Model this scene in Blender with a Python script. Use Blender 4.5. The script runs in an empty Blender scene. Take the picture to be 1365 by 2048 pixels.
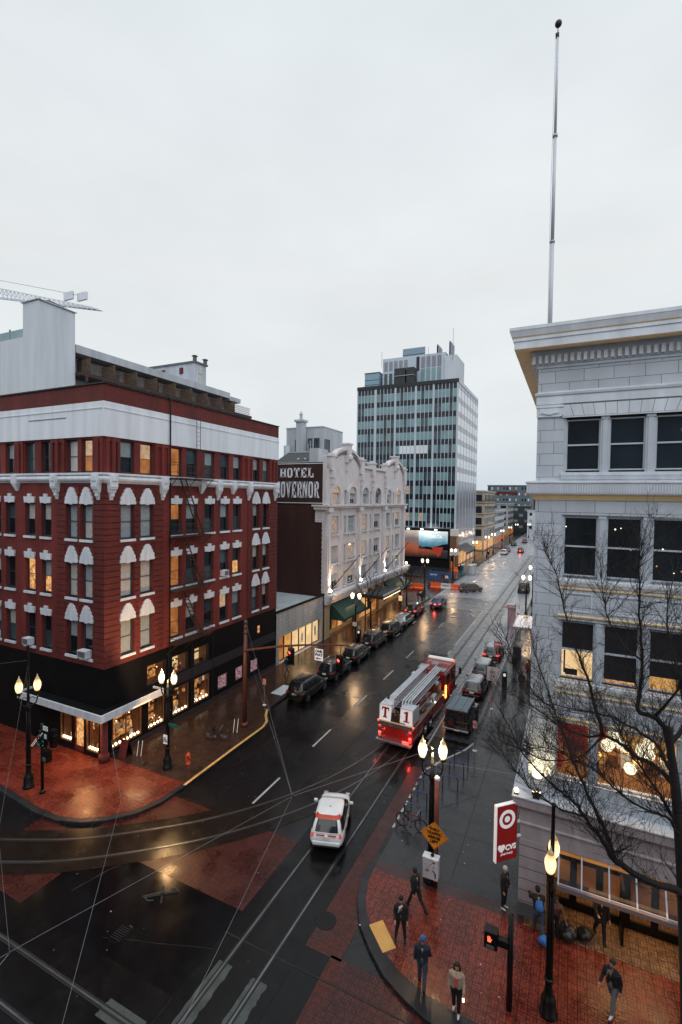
import bpy, math, random
from mathutils import Vector, Matrix, noise
R = math.radians
random.seed(7)
sc = bpy.context.scene
# ---------------------------------------------------------------- camera
def cam_axes(yaw, pitch, roll):
    cy, sy = math.cos(yaw), math.sin(yaw)
    f = Vector((-sy*math.cos(pitch), cy*math.cos(pitch), -math.sin(pitch)))
    r = Vector((cy, sy, 0)); d = f.cross(r)
    c, s = math.cos(roll), math.sin(roll)
    return c*r+s*d, -s*r+c*d, f
cr, cd, cf = cam_axes(R(25.66), R(1.68), R(-0.817))
cam = bpy.data.cameras.new('camera'); cam_ob = bpy.data.objects.new('camera', cam); sc.collection.objects.link(cam_ob)
cam_ob.matrix_world = Matrix(((cr.x, -cd.x, -cf.x, 0), (cr.y, -cd.y, -cf.y, 0), (cr.z, -cd.z, -cf.z, 17.0), (0, 0, 0, 1)))
cam.sensor_fit = 'VERTICAL'; cam.sensor_height = 36; cam.sensor_width = 24; cam.lens = 960/2048*36
cam.clip_start = .1; cam.clip_end = 5000
sc.camera = cam_ob
# ---------------------------------------------------------------- world, sun, exposure
SUN_EL, SUN_AZ = 55, 138
w = bpy.data.worlds.new('World'); sc.world = w; w.use_nodes = True
nt = w.node_tree; nt.nodes.clear(); N = nt.nodes.new; Lk = nt.links.new
out = N('ShaderNodeOutputWorld'); bg = N('ShaderNodeBackground'); bg.inputs['Strength'].default_value = .1
sky = N('ShaderNodeTexSky'); sky.sky_type = 'NISHITA'; sky.sun_disc = False; sky.sun_elevation = R(SUN_EL); sky.sun_rotation = R(SUN_AZ)
sky.air_density = 2; sky.dust_density = 4
tc = N('ShaderNodeTexCoord'); sep = N('ShaderNodeSeparateXYZ'); ramp = N('ShaderNodeValToRGB')
Lk(tc.outputs['Generated'], sep.inputs[0]); Lk(sep.outputs['Z'], ramp.inputs[0])
e = ramp.color_ramp.elements
e[0].position = 0.0; e[0].color = (6.9, 7.75, 8.6, 1)
e[1].position = .75; e[1].color = (8.0, 8.55, 8.85, 1)
q = e.new(.14); q.color = (8.3, 8.8, 9.05, 1)
q = e.new(.4); q.color = (8.7, 9.0, 9.1, 1)
mp = N('ShaderNodeMapping'); mp.inputs['Scale'].default_value = (1.2, 1.2, 3.2)
nz = N('ShaderNodeTexNoise'); nz.inputs['Scale'].default_value = 1.7; nz.inputs['Detail'].default_value = 5; nz.inputs['Roughness'].default_value = .5
Lk(tc.outputs['Generated'], mp.inputs[0]); Lk(mp.outputs[0], nz.inputs['Vector'])
mr = N('ShaderNodeMapRange'); mr.inputs[1].default_value = .3; mr.inputs[2].default_value = .7; mr.inputs[3].default_value = .91; mr.inputs[4].default_value = 1.035
Lk(nz.outputs[0], mr.inputs[0])
vm = N('ShaderNodeVectorMath'); vm.operation = 'SCALE'; Lk(ramp.outputs[0], vm.inputs[0]); Lk(mr.outputs[0], vm.inputs['Scale'])
mx = N('ShaderNodeMix'); mx.data_type = 'RGBA'; mx.inputs[0].default_value = .94
Lk(sky.outputs[0], mx.inputs[6]); Lk(vm.outputs[0], mx.inputs[7]); Lk(mx.outputs[2], bg.inputs[0]); Lk(bg.outputs[0], out.inputs[0])
sun = bpy.data.lights.new('sun', 'SUN'); sun.energy = 1.15; sun.angle = R(75); sun.color = (.96, .98, 1)
so = bpy.data.objects.new('sun', sun); sc.collection.objects.link(so)
sd = Vector((math.sin(R(SUN_AZ))*math.cos(R(SUN_EL)), math.cos(R(SUN_AZ))*math.cos(R(SUN_EL)), math.sin(R(SUN_EL))))
so.rotation_euler = sd.to_track_quat('Z', 'Y').to_euler(); so.location = (20, -20, 80)
sc.view_settings.view_transform = 'Standard'; sc.view_settings.look = 'None'; sc.view_settings.exposure = 0; sc.view_settings.gamma = 1
cy = sc.cycles; cy.max_bounces = 5; cy.diffuse_bounces = 2; cy.glossy_bounces = 3; cy.transmission_bounces = 3; cy.transparent_max_bounces = 8
cy.use_denoising = True; cy.sample_clamp_indirect = 4; cy.sample_clamp_direct = 0; cy.caustics_reflective = False; cy.caustics_refractive = False
cy.use_adaptive_sampling = True; cy.adaptive_threshold = .02
try: cy.use_light_tree = True
except Exception: pass

# ---------------------------------------------------------------- materials
M = {}
def newmat(name):
    m = bpy.data.materials.new(name); m.use_nodes = True; M[name] = m
    n = m.node_tree; return m, n, n.nodes['Principled BSDF']
def wallcoord(n, sx=1, sz=1):
    g = n.nodes.new('ShaderNodeNewGeometry'); s = n.nodes.new('ShaderNodeSeparateXYZ'); n.links.new(g.outputs['Position'], s.inputs[0])
    a = n.nodes.new('ShaderNodeMath'); n.links.new(s.outputs[0], a.inputs[0]); n.links.new(s.outputs[1], a.inputs[1])
    c = n.nodes.new('ShaderNodeCombineXYZ'); n.links.new(a.outputs[0], c.inputs[0]); n.links.new(s.outputs[2], c.inputs[1])
    return c.outputs[0], g
def plain(name, col, rough=.6, metal=0, var=.18, scale=3., spec=.5, bump=0, emit=None, es=0, coat=0, stretch=1):
    m, n, b = newmat(name); nd = n.nodes.new; lk = n.links.new
    b.inputs['Roughness'].default_value = rough; b.inputs['Metallic'].default_value = metal
    b.inputs['Specular IOR Level'].default_value = spec; b.inputs['Coat Weight'].default_value = coat
    if var:
        tcd = nd('ShaderNodeTexCoord'); z = nd('ShaderNodeTexNoise'); z.inputs['Scale'].default_value = scale; z.inputs['Detail'].default_value = 6
        mpp = nd('ShaderNodeMapping'); mpp.inputs['Scale'].default_value = (1, 1, stretch); lk(tcd.outputs['Object'], mpp.inputs[0]); lk(mpp.outputs[0], z.inputs['Vector'])
        r = nd('ShaderNodeMapRange'); r.inputs[1].default_value = .3; r.inputs[2].default_value = .7
        r.inputs[3].default_value = 1-var; r.inputs[4].default_value = 1+var*.6; lk(z.outputs[0], r.inputs[0])
        v = nd('ShaderNodeVectorMath'); v.operation = 'SCALE'; v.inputs[0].default_value = col; lk(r.outputs[0], v.inputs['Scale'])
        lk(v.outputs[0], b.inputs['Base Color'])
        if bump:
            bp = nd('ShaderNodeBump'); bp.inputs['Strength'].default_value = bump; bp.inputs['Distance'].default_value = .02
            lk(z.outputs[0], bp.inputs['Height']); lk(bp.outputs[0], b.inputs['Normal'])
    else: b.inputs['Base Color'].default_value = (*col, 1)
    if emit: b.inputs['Emission Color'].default_value = (*emit, 1); b.inputs['Emission Strength'].default_value = es
    return m
def emit(name, col, s): return plain(name, (.02, .02, .02), .5, var=0, emit=col, es=s)
def masonry(name, c1, c2, mortar, bw, bh, msz=.012, rough=.75, streak=.25, bump=.4, horizontal=False, spec=.4, wet=0, offset=.5, blotch=.35, sq=1, sqf=2):
    m, n, b = newmat(name); nd = n.nodes.new; lk = n.links.new
    if horizontal:
        g = nd('ShaderNodeNewGeometry'); vec = g.outputs['Position']
    else: vec, g = wallcoord(n)
    br = nd('ShaderNodeTexBrick'); br.inputs['Color1'].default_value = (*c1, 1); br.inputs['Color2'].default_value = (*c2, 1); br.inputs['Mortar'].default_value = (*mortar, 1)
    br.inputs['Scale'].default_value = 1; br.inputs['Brick Width'].default_value = bw; br.inputs['Row Height'].default_value = bh; br.inputs['Mortar Size'].default_value = msz
    br.inputs['Mortar Smooth'].default_value = .1; br.offset = offset; br.squash = sq; br.squash_frequency = sqf; br.inputs['Bias'].default_value = 0
    lk(vec, br.inputs['Vector'])
    z = nd('ShaderNodeTexNoise'); z.inputs['Scale'].default_value = .55; z.inputs['Detail'].default_value = 8; z.inputs['Roughness'].default_value = .6
    mpn = nd('ShaderNodeMapping'); mpn.inputs['Scale'].default_value = (1.5, 1.5, .22) if not horizontal else (1, 1, 1)
    lk(g.outputs['Position'], mpn.inputs[0]); lk(mpn.outputs[0], z.inputs['Vector'])
    r = nd('ShaderNodeMapRange'); r.inputs[1].default_value = .3; r.inputs[2].default_value = .7; r.inputs[3].default_value = 1-blotch; r.inputs[4].default_value = 1+blotch*.5
    lk(z.outputs[0], r.inputs[0])
    v = nd('ShaderNodeVectorMath'); v.operation = 'SCALE'; lk(br.outputs['Color'], v.inputs[0]); lk(r.outputs[0], v.inputs['Scale'])
    lk(v.outputs[0], b.inputs['Base Color']); b.inputs['Specular IOR Level'].default_value = spec; b.inputs['Roughness'].default_value = rough
    bp = nd('ShaderNodeBump'); bp.inputs['Strength'].default_value = bump; bp.inputs['Distance'].default_value = .01; bp.invert = True
    lk(br.outputs['Fac'], bp.inputs['Height']); lk(bp.outputs[0], b.inputs['Normal'])
    if wet:
        z2 = nd('ShaderNodeTexNoise'); z2.inputs['Scale'].default_value = .5; z2.inputs['Detail'].default_value = 5; lk(g.outputs['Position'], z2.inputs['Vector'])
        r2 = nd('ShaderNodeMapRange'); r2.inputs[1].default_value = .35; r2.inputs[2].default_value = .65; r2.inputs[3].default_value = wet; r2.inputs[4].default_value = wet+.28
        lk(z2.outputs[0], r2.inputs[0]); lk(r2.outputs[0], b.inputs['Roughness'])
    return m
def wetground(name, col, r0, r1, spec=.5, scale=.35, var=.45, bump=.25, crack=False):
    m, n, b = newmat(name); nd = n.nodes.new; lk = n.links.new
    g = nd('ShaderNodeNewGeometry'); P = g.outputs['Position']
    z = nd('ShaderNodeTexNoise'); z.inputs['Scale'].default_value = scale; z.inputs['Detail'].default_value = 7; z.inputs['Roughness'].default_value = .6; lk(P, z.inputs['Vector'])
    z2 = nd('ShaderNodeTexNoise'); z2.inputs['Scale'].default_value = 38; z2.inputs['Detail'].default_value = 3; lk(P, z2.inputs['Vector'])
    z3 = nd('ShaderNodeTexNoise'); z3.inputs['Scale'].default_value = 2.3; z3.inputs['Detail'].default_value = 6; lk(P, z3.inputs['Vector'])
    r = nd('ShaderNodeMapRange'); r.inputs[1].default_value = .35; r.inputs[2].default_value = .65; r.inputs[3].default_value = r0; r.inputs[4].default_value = r1; lk(z.outputs[0], r.inputs[0])
    lk(r.outputs[0], b.inputs['Roughness'])
    a = nd('ShaderNodeMath'); a.operation = 'ADD'; lk(z3.outputs[0], a.inputs[0]); lk(z2.outputs[0], a.inputs[1])
    c = nd('ShaderNodeMapRange'); c.inputs[1].default_value = .7; c.inputs[2].default_value = 1.3; c.inputs[3].default_value = 1-var; c.inputs[4].default_value = 1+var; lk(a.outputs[0], c.inputs[0])
    v = nd('ShaderNodeVectorMath'); v.operation = 'SCALE'; v.inputs[0].default_value = col; lk(c.outputs[0], v.inputs['Scale']); lk(v.outputs[0], b.inputs['Base Color'])
    bp = nd('ShaderNodeBump'); bp.inputs['Strength'].default_value = bump; bp.inputs['Distance'].default_value = .006; lk(z2.outputs[0], bp.inputs['Height']); lk(bp.outputs[0], b.inputs['Normal'])
    b.inputs['Specular IOR Level'].default_value = spec
    return m
wetground('asphalt', (.007, .0065, .0075), .17, .32, .42, bump=.05)
wetground('asphalt_patch', (.004, .004, .005), .08, .22, .22, bump=.05)
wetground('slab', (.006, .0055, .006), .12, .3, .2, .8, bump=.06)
wetground('slab_pale_sheen', (.16, .167, .185), .22, .36, .8, .8, bump=.05)  # pale concrete, lightened further to carry the wet sky sheen
wetground('slab_brown', (.012, .008, .006), .15, .3, .3, .8, bump=.09)
wetground('maroon', (.05, .014, .013), .28, .5, .35)
wetground('pavement', (.024, .025, .031), .14, .32, .36, .6, bump=.07)
wetground('kerbstone', (.022, .022, .026), .25, .45, .25, 1.5)
wetground('road_far_sheen', (.27, .285, .32), .22, .36, 1.0, bump=.03)  # sky reflection on the far wet road, painted as a paler colour
wetground('road_step_sheen', (.12, .125, .14), .2, .34, .85, bump=.03)  # in-between tone of the painted far sheen
wetground('road_mid_sheen', (.055, .055, .063), .2, .34, .7, bump=.04)  # near end of the painted sheen, a little paler than asphalt
wetground('pavement_warm', (.04, .022, .016), .14, .3, .35, .6, bump=.07)  # warm lamp light on the left pavement put into its colour
wetground('paint', (.42, .43, .42), .35, .6, .4, 3, .25)
wetground('worn_paint', (.052, .066, .066), .35, .6, .4, 2.5, .5)
wetground('yellow_paint', (.55, .33, .1), .4, .6, .4, 3, .35)
wetground('tactile', (.62, .36, .11), .45, .6, .3, 4, .12)
def pavers(name, c, wet):
    # parquet of brick pairs: alternating blocks of upright and lying bricks
    m, n, b = newmat(name); nd = n.nodes.new; lk = n.links.new
    g = nd('ShaderNodeNewGeometry'); P = g.outputs['Position']
    s = nd('ShaderNodeSeparateXYZ'); lk(P, s.inputs[0])
    def math1(op, a, bb=None, v=None):
        k = nd('ShaderNodeMath'); k.operation = op; lk(a, k.inputs[0])
        if bb is not None: lk(bb, k.inputs[1])
        if v is not None: k.inputs[1].default_value = v
        return k.outputs[0]
    S = .30
    x = math1('DIVIDE', s.outputs[0], v=S); y = math1('DIVIDE', s.outputs[1], v=S)
    fx = math1('FLOOR', x); fy = math1('FLOOR', y)
    par = math1('FLOORED_MODULO', math1('ADD', fx, fy), v=2)
    ux = math1('FRACT', x); uy = math1('FRACT', y)
    def edge(u, wd):   # distance to nearest integer below wd
        d = math1('ABSOLUTE', math1('SUBTRACT', math1('FRACT', math1('ADD', u, v=.5)), v=.5))
        return math1('LESS_THAN', d, v=wd)
    ex = edge(x, .045); ey = edge(y, .045)
    x3 = math1('MULTIPLY', x, v=3); y3 = math1('MULTIPLY', y, v=3)
    e3x = edge(x3, .09); e3y = edge(y3, .09)
    inv = nd('ShaderNodeMath'); inv.operation = 'SUBTRACT'; inv.inputs[0].default_value = 1; lk(par, inv.inputs[1])
    j = math1('MAXIMUM', math1('MULTIPLY', par, e3x), math1('MULTIPLY', inv.outputs[0], e3y))
    j = math1('MAXIMUM', j, math1('MAXIMUM', ex, ey))
    wn = nd('ShaderNodeTexWhiteNoise'); wn.noise_dimensions = '3D'
    cc = nd('ShaderNodeCombineXYZ'); lk(math1('FLOOR', x3), cc.inputs[0]); lk(math1('FLOOR', y3), cc.inputs[1]); lk(cc.outputs[0], wn.inputs['Vector'])
    z = nd('ShaderNodeTexNoise'); z.inputs['Scale'].default_value = .7; z.inputs['Detail'].default_value = 6; lk(P, z.inputs['Vector'])
    r = nd('ShaderNodeMapRange'); r.inputs[3].default_value = .6; r.inputs[4].default_value = 1.25; lk(wn.outputs[0], r.inputs[0])
    r2 = nd('ShaderNodeMapRange'); r2.inputs[1].default_value = .3; r2.inputs[2].default_value = .7; r2.inputs[3].default_value = .65; r2.inputs[4].default_value = 1.25; lk(z.outputs[0], r2.inputs[0])
    f = math1('MULTIPLY', r.outputs[0], r2.outputs[0])
    jj = nd('ShaderNodeMapRange'); jj.inputs[3].default_value = 1; jj.inputs[4].default_value = .22; lk(j, jj.inputs[0])
    f = math1('MULTIPLY', f, jj.outputs[0])
    v = nd('ShaderNodeVectorMath'); v.operation = 'SCALE'; v.inputs[0].default_value = c; lk(f, v.inputs['Scale']); lk(v.outputs[0], b.inputs['Base Color'])
    rr = nd('ShaderNodeMapRange'); rr.inputs[1].default_value = .35; rr.inputs[2].default_value = .65; rr.inputs[3].default_value = wet; rr.inputs[4].default_value = wet+.25; lk(z.outputs[0], rr.inputs[0]); lk(rr.outputs[0], b.inputs['Roughness'])
    bp = nd('ShaderNodeBump'); bp.invert = True; bp.inputs['Strength'].default_value = .5; bp.inputs['Distance'].default_value = .008; lk(j, bp.inputs['Height'])
    bp2 = nd('ShaderNodeBump'); bp2.inputs['Strength'].default_value = .6; bp2.inputs['Distance'].default_value = .012
    z4 = nd('ShaderNodeTexNoise'); z4.inputs['Scale'].default_value = 9; lk(P, z4.inputs['Vector']); lk(z4.outputs[0], bp2.inputs['Height']); lk(bp.outputs[0], bp2.inputs['Normal']); lk(bp2.outputs[0], b.inputs['Normal'])
    b.inputs['Specular IOR Level'].default_value = .35
    return m
pavers('brick_paving', (.19, .033, .019), .14)
pavers('brick_crossing', (.075, .013, .009), .18)
pavers('entrance_tiles', (.2, .11, .06), .35)
masonry('red_brick', (.215, .031, .025), (.165, .024, .02), (.09, .02, .018), .24, .08, .008, streak=.3, bump=.3, blotch=.5)
masonry('red_brick_dark', (.165, .025, .021), (.12, .02, .017), (.07, .016, .014), .24, .08, .008, bump=.3)
masonry('brown_brick', (.06, .02, .015), (.045, .017, .014), (.035, .015, .013), .24, .08, .01, blotch=.5)
masonry('terracotta_block', (.56, .6, .67), (.49, .53, .6), (.13, .14, .16), 1.0, .46, .009, rough=.45, blotch=.14, bump=.5)
masonry('grey_block', (.42, .42, .43), (.36, .36, .37), (.22, .22, .22), .9, .4, .014, rough=.6, blotch=.35)
plain('terracotta', (.54, .57, .64), .4, var=.16, scale=1.5, stretch=.2)
plain('white_stone', (.68, .72, .79), .5, var=.16, scale=2, stretch=.3)
plain('white_band', (.72, .76, .83), .55, var=.14, scale=1.6, stretch=.08)
plain('cream', (.85, .66, .38), .5, var=.1)  # brightened to hold lamp gold on the soffit; also plain cream parts
plain('hotel_stone', (.62, .585, .6), .6, var=.14, scale=2.2, bump=.1, stretch=.3)
plain('stucco', (.46, .49, .54), .8, var=.18, scale=1.2, stretch=.12)
plain('stucco_light', (.6, .64, .7), .8, var=.12, scale=1.4, stretch=.1)
plain('slate_frame', (.035, .05, .065), .4, var=.1)
plain('white_frame', (.52, .56, .63), .4, var=.06)
plain('black_paint', (.006, .006, .0065), .35, var=.2, spec=.3)
plain('black_panel', (.007, .007, .008), .6, var=.3, scale=.8, spec=.12)
plain('plum_panel', (.03, .026, .034), .5, var=.15, scale=.8, spec=.25)
plain('roofing', (.12, .125, .13), .8, var=.25, scale=.7)
plain('roof_light', (.45, .5, .54), .6, var=.15, scale=.7)
plain('roof_dark', (.03, .035, .04), .6, var=.2, scale=.8)
plain('rust_iron', (.05, .025, .02), .7, var=.3)
plain('iron', (.012, .011, .011), .5, var=.2)
plain('rust_pole', (.11, .028, .018), .5, var=.2)
plain('steel', (.35, .37, .4), .35, .7, var=.1)
plain('rail_steel', (.2, .21, .23), .3, .9, var=.3, scale=1)
plain('rubber', (.012, .012, .012), .8, var=.1)
plain('dark_groove', (.006, .006, .006), .7, var=0)
plain('wood', (.15, .07, .035), .6, var=.25)
plain('deck_wood', (.13, .085, .06), .7, var=.35, scale=2)
plain('bark', (.018, .013, .013), .85, var=.3, scale=12)
plain('green_awning', (.003, .035, .027), .7, var=.2, scale=1.5)
plain('grey_metal', (.3, .33, .36), .45, .3, var=.12)
plain('blue_grey', (.24, .36, .46), .35, .1, var=.08)
plain('spandrel', (.008, .01, .018), .2, var=.2, scale=.3)
plain('tower_metal', (.5, .57, .65), .4, .1, var=.05)
# glass
def glassy(name, col, rough=.06, spec=.5, scale=.6, var=.4, es=0, ecol=(1, .6, .3)):
    m = plain(name, col, rough, var=var, scale=scale, spec=spec, coat=0)
    if es:
        b = m.node_tree.nodes['Principled BSDF']; b.inputs['Emission Color'].default_value = (*ecol, 1); b.inputs['Emission Strength'].default_value = es
    return m
glassy('glass_dark', (.01, .014, .018)); glassy('glass_navy', (.010, .018, .028), .04, .5, .3, .7)
glassy('glass_teal', (.2, .33, .36), .08, .6, .25, .25); glassy('glass_teal_dark', (.05, .085, .1), .06, .6, .4, .6)
glassy('glass_pale', (.74, .78, .83), .15, .5, .12, .08); glassy('glass_plum', (.25, .26, .31), .15, .5, .12, .12)
glassy('blind', (.3, .35, .38), .15, .5, 3, .12); glassy('blind_light', (.5, .48, .46), .15, .5, 3, .12)
def litpane(name, c1, c2, s, scale=2.):
    m, n, b = newmat(name); nd = n.nodes.new; lk = n.links.new
    tcd = nd('ShaderNodeTexCoord'); z = nd('ShaderNodeTexNoise'); z.inputs['Scale'].default_value = scale; z.inputs['Detail'].default_value = 4; lk(tcd.outputs['Object'], z.inputs['Vector'])
    r = nd('ShaderNodeValToRGB'); r.color_ramp.elements[0].position = .35; r.color_ramp.elements[0].color = (*c1, 1); r.color_ramp.elements[1].position = .65; r.color_ramp.elements[1].color = (*c2, 1)
    lk(z.outputs[0], r.inputs[0]); lk(r.outputs[0], b.inputs['Emission Color']); b.inputs['Emission Strength'].default_value = s
    b.inputs['Base Color'].default_value = (.05, .04, .03, 1); b.inputs['Roughness'].default_value = .1
    return m
litpane('lit_orange', (.25, .07, .012), (.5, .18, .04), .9, 1.2); litpane('lit_curtain', (.5, .3, .16), (.75, .5, .3), .7, 3)
litpane('lit_warm', (.35, .12, .03), (1., .55, .2), 1., 5); litpane('lit_cream', (.8, .5, .22), (1., .72, .38), .95, 1.)
litpane('lit_hotel', (.35, .25, .2), (.75, .5, .33), .6, 2.5); litpane('lit_poster', (.03, .01, .02), (.6, .33, .37), .7, 9)
litpane('shop_back', (.14, .04, .012), (.75, .33, .10), 1.15, 4)
litpane('hall_warm', (.45, .2, .05), (.95, .5, .14), .8, .9)
m, n, b = newmat('clear_glass')
tr = n.nodes.new('ShaderNodeBsdfTransparent'); gl = n.nodes.new('ShaderNodeBsdfGlossy'); gl.inputs['Roughness'].default_value = .03
mxs = n.nodes.new('ShaderNodeMixShader'); mxs.inputs[0].default_value = .1; tr.inputs[0].default_value = (.9, .9, .88, 1)
n.links.new(tr.outputs[0], mxs.inputs[1]); n.links.new(gl.outputs[0], mxs.inputs[2]); n.links.new(mxs.outputs[0], n.nodes['Material Output'].inputs[0])
emit('bulb', (1, .74, .42), 7); 
def globe_mat(name, core, rim):
    m, n, b = newmat(name); t = n.nodes.new('ShaderNodeTexCoord'); s = n.nodes.new('ShaderNodeSeparateXYZ'); n.links.new(t.outputs['Object'], s.inputs[0])
    r = n.nodes.new('ShaderNodeMapRange'); r.inputs[1].default_value = 5.24; r.inputs[2].default_value = 5.94; n.links.new(s.outputs[2], r.inputs[0])
    c = n.nodes.new('ShaderNodeValToRGB'); e_ = c.color_ramp.elements; e_[0].color = (*rim, 1); e_[1].color = (*rim, 1)
    for p in (.28, .68): q = e_.new(p); q.color = (*core, 1)
    n.links.new(r.outputs[0], c.inputs[0]); n.links.new(c.outputs[0], b.inputs['Emission Color']); b.inputs['Emission Strength'].default_value = 1.7; b.inputs['Base Color'].default_value = (.05, .05, .05, 1)
globe_mat('globe_lit', (1, .9, .68), (.75, .42, .17)); globe_mat('globe_warm', (1, .78, .42), (.62, .26, .06))
emit('flood_lit', (1, .85, .65), 12)
emit('lamp_far', (1, .82, .6), 3); emit('pendant', (1, .88, .62), 2.2); emit('red_light', (1, .09, .06), 4); emit('green_light', (.1, 1, .65), 6)
emit('tail_red', (1, .06, .05), 1.6); emit('tail_off', (.3, .01, .01), .25); emit('white_light', (1, .9, .8), 8); emit('hand_red', (1, .12, .05), 2.2)
emit('amber', (1, .35, .05), 6)
# ---------------------------------------------------------------- mesh collecting
class MB:
    def __init__(s): s.v = []; s.f = []; s.m = []; s.mats = []
    def mi(s, m):
        if m not in s.mats: s.mats.append(m)
        return s.mats.index(m)
    def face(s, pts, m):
        i = len(s.v); s.v += [tuple(p) for p in pts]; s.f.append(tuple(range(i, i+len(pts)))); s.m.append(s.mi(m)); return s
    def box(s, x0, x1, y0, y1, z0, z1, m, rz=0, c=None):
        if x0 > x1: x0, x1 = x1, x0
        if y0 > y1: y0, y1 = y1, y0
        if z0 > z1: z0, z1 = z1, z0
        P = [(x, y, z) for z in (z0, z1) for x, y in ((x0, y0), (x1, y0), (x1, y1), (x0, y1))]
        if rz:
            cx, cy_ = c or ((x0+x1)/2, (y0+y1)/2); ca, sa = math.cos(rz), math.sin(rz)
            P = [(cx+(x-cx)*ca-(y-cy_)*sa, cy_+(x-cx)*sa+(y-cy_)*ca, z) for x, y, z in P]
        i = len(s.v); s.v += P; k = s.mi(m)
        for q in ((0, 3, 2, 1), (4, 5, 6, 7), (0, 1, 5, 4), (1, 2, 6, 5), (2, 3, 7, 6), (3, 0, 4, 7)):
            s.f.append(tuple(i+a for a in q)); s.m.append(k)
        return s
    def bar(s, a, b, wd, ht, m):
        a = Vector(a); b = Vector(b); d = (b-a).normalized(); up = Vector((0, 0, 1)) if abs(d.z) < .95 else Vector((0, 1, 0))
        x = d.cross(up).normalized()*wd/2; y = x.cross(d).normalized()*ht/2
        i = len(s.v); s.v += [tuple(p+sx*x+sy*y) for p in (a, b) for sx, sy in ((-1, -1), (1, -1), (1, 1), (-1, 1))]; k = s.mi(m)
        for q in ((0, 1, 2, 3), (7, 6, 5, 4), (0, 4, 5, 1), (1, 5, 6, 2), (2, 6, 7, 3), (3, 7, 4, 0)):
            s.f.append(tuple(i+a_ for a_ in q)); s.m.append(k)
        return s
    def tube(s, pts, rad, m, n=8, cap=True):
        pts = [Vector(p) for p in pts]
        if not hasattr(rad, '__len__'): rad = [rad]*len(pts)
        i0 = len(s.v); k = s.mi(m); prev = None
        for j, p in enumerate(pts):
            d = (pts[min(j+1, len(pts)-1)]-pts[max(j-1, 0)]).normalized()
            if prev is None:
                up = Vector((0, 0, 1)) if abs(d.z) < .9 else Vector((1, 0, 0)); x = d.cross(up).normalized()
            else: x = (prev-d*prev.dot(d)).normalized()
            prev = x; y = d.cross(x)
            for a in range(n):
                t = 2*math.pi*a/n; s.v.append(tuple(p+(x*math.cos(t)+y*math.sin(t))*rad[j]))
        for j in range(len(pts)-1):
            for a in range(n):
                b_ = (a+1) % n; s.f.append((i0+j*n+a, i0+j*n+b_, i0+(j+1)*n+b_, i0+(j+1)*n+a)); s.m.append(k)
        if cap:
            s.f.append(tuple(i0+a for a in range(n))[::-1]); s.m.append(k)
            s.f.append(tuple(i0+(len(pts)-1)*n+a for a in range(n))); s.m.append(k)
        return s
    def lathe(s, prof, c, m, n=16):
        return s.tube([(c[0], c[1], c[2]+z) for r, z in prof], [max(r, .001) for r, z in prof], m, n) if all(prof[i+1][1] > prof[i][1] for i in range(len(prof)-1)) else s._lathe(prof, c, m, n)
    def _lathe(s, prof, c, m, n):
        i0 = len(s.v); k = s.mi(m)
        for r, z in prof:
            for a in range(n): t = 2*math.pi*a/n; s.v.append((c[0]+r*math.cos(t), c[1]+r*math.sin(t), c[2]+z))
        for j in range(len(prof)-1):
            for a in range(n): b_ = (a+1) % n; s.f.append((i0+j*n+a, i0+j*n+b_, i0+(j+1)*n+b_, i0+(j+1)*n+a)); s.m.append(k)
        s.f.append(tuple(i0+a for a in range(n))[::-1]); s.m.append(k); s.f.append(tuple(i0+(len(prof)-1)*n+a for a in range(n))); s.m.append(k)
        return s
    def sphere(s, c, r, m, n=12, sz=1):
        h = n//2; pr = [(r*math.sin(math.pi*j/h), -r*sz*math.cos(math.pi*j/h)) for j in range(h+1)]
        pr[0] = (.001, pr[0][1]); pr[-1] = (.001, pr[-1][1]); return s._lathe(pr, c, m, n)
    def cyl(s, a, b, r, m, n=16): return s.tube([a, b], r, m, n)
    def prism(s, pts, z0, z1, m):
        i = len(s.v); n = len(pts); k = s.mi(m)
        ar = sum(pts[a][0]*pts[(a+1) % n][1]-pts[(a+1) % n][0]*pts[a][1] for a in range(n))
        if ar < 0: pts = pts[::-1]
        s.v += [(x, y, z0) for x, y in pts]+[(x, y, z1) for x, y in pts]
        s.f.append(tuple(i+a for a in range(n))[::-1]); s.m.append(k); s.f.append(tuple(i+n+a for a in range(n))); s.m.append(k)
        for a in range(n): b_ = (a+1) % n; s.f.append((i+a, i+b_, i+n+b_, i+n+a)); s.m.append(k)
        return s
    def build(s, name, parent=None, smooth=False, bevel=0, kind=None, solid=0):
        off = Vector((0, 0, 0))
        if parent is not None and not s.__dict__.get('local'):
            q = parent
            while q is not None: off += q.location; q = q.parent
        me = bpy.data.meshes.new(name)
        me.from_pydata([(a-off.x, b_-off.y, c-off.z) for a, b_, c in s.v], [], s.f); me.validate(clean_customdata=False)
        for k in s.mats: me.materials.append(M[k])
        if len(me.polygons) == len(s.m): me.polygons.foreach_set('material_index', s.m)
        if smooth: me.polygons.foreach_set('use_smooth', [True]*len(me.polygons))
        o = bpy.data.objects.new(name, me); sc.collection.objects.link(o)
        if parent is not None: o.parent = parent
        if kind: o['kind'] = kind
        if bevel:
            bv = o.modifiers.new('bevel', 'BEVEL'); bv.width = bevel; bv.segments = 2; bv.limit_method = 'ANGLE'; bv.angle_limit = R(35)
        return o
def tag(o, label, cat, group=None):
    o['label'] = label; o['category'] = cat
    if group: o['group'] = group
    return o
def thing(name, label, cat, loc=(0, 0, 0), group=None, rz=0):
    o = bpy.data.objects.new(name, None); sc.collection.objects.link(o); o.location = loc; o.rotation_euler = (0, 0, rz); o.empty_display_size = .2
    return tag(o, label, cat, group)
def thing_part(name, parent):
    o = bpy.data.objects.new(name, None); sc.collection.objects.link(o); o.parent = parent; return o
def struct(mb, name, **k): return mb.build(name, kind='structure', **k)
def children(o): return [c for c in ALLCH.get(o.name, [])]
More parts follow.
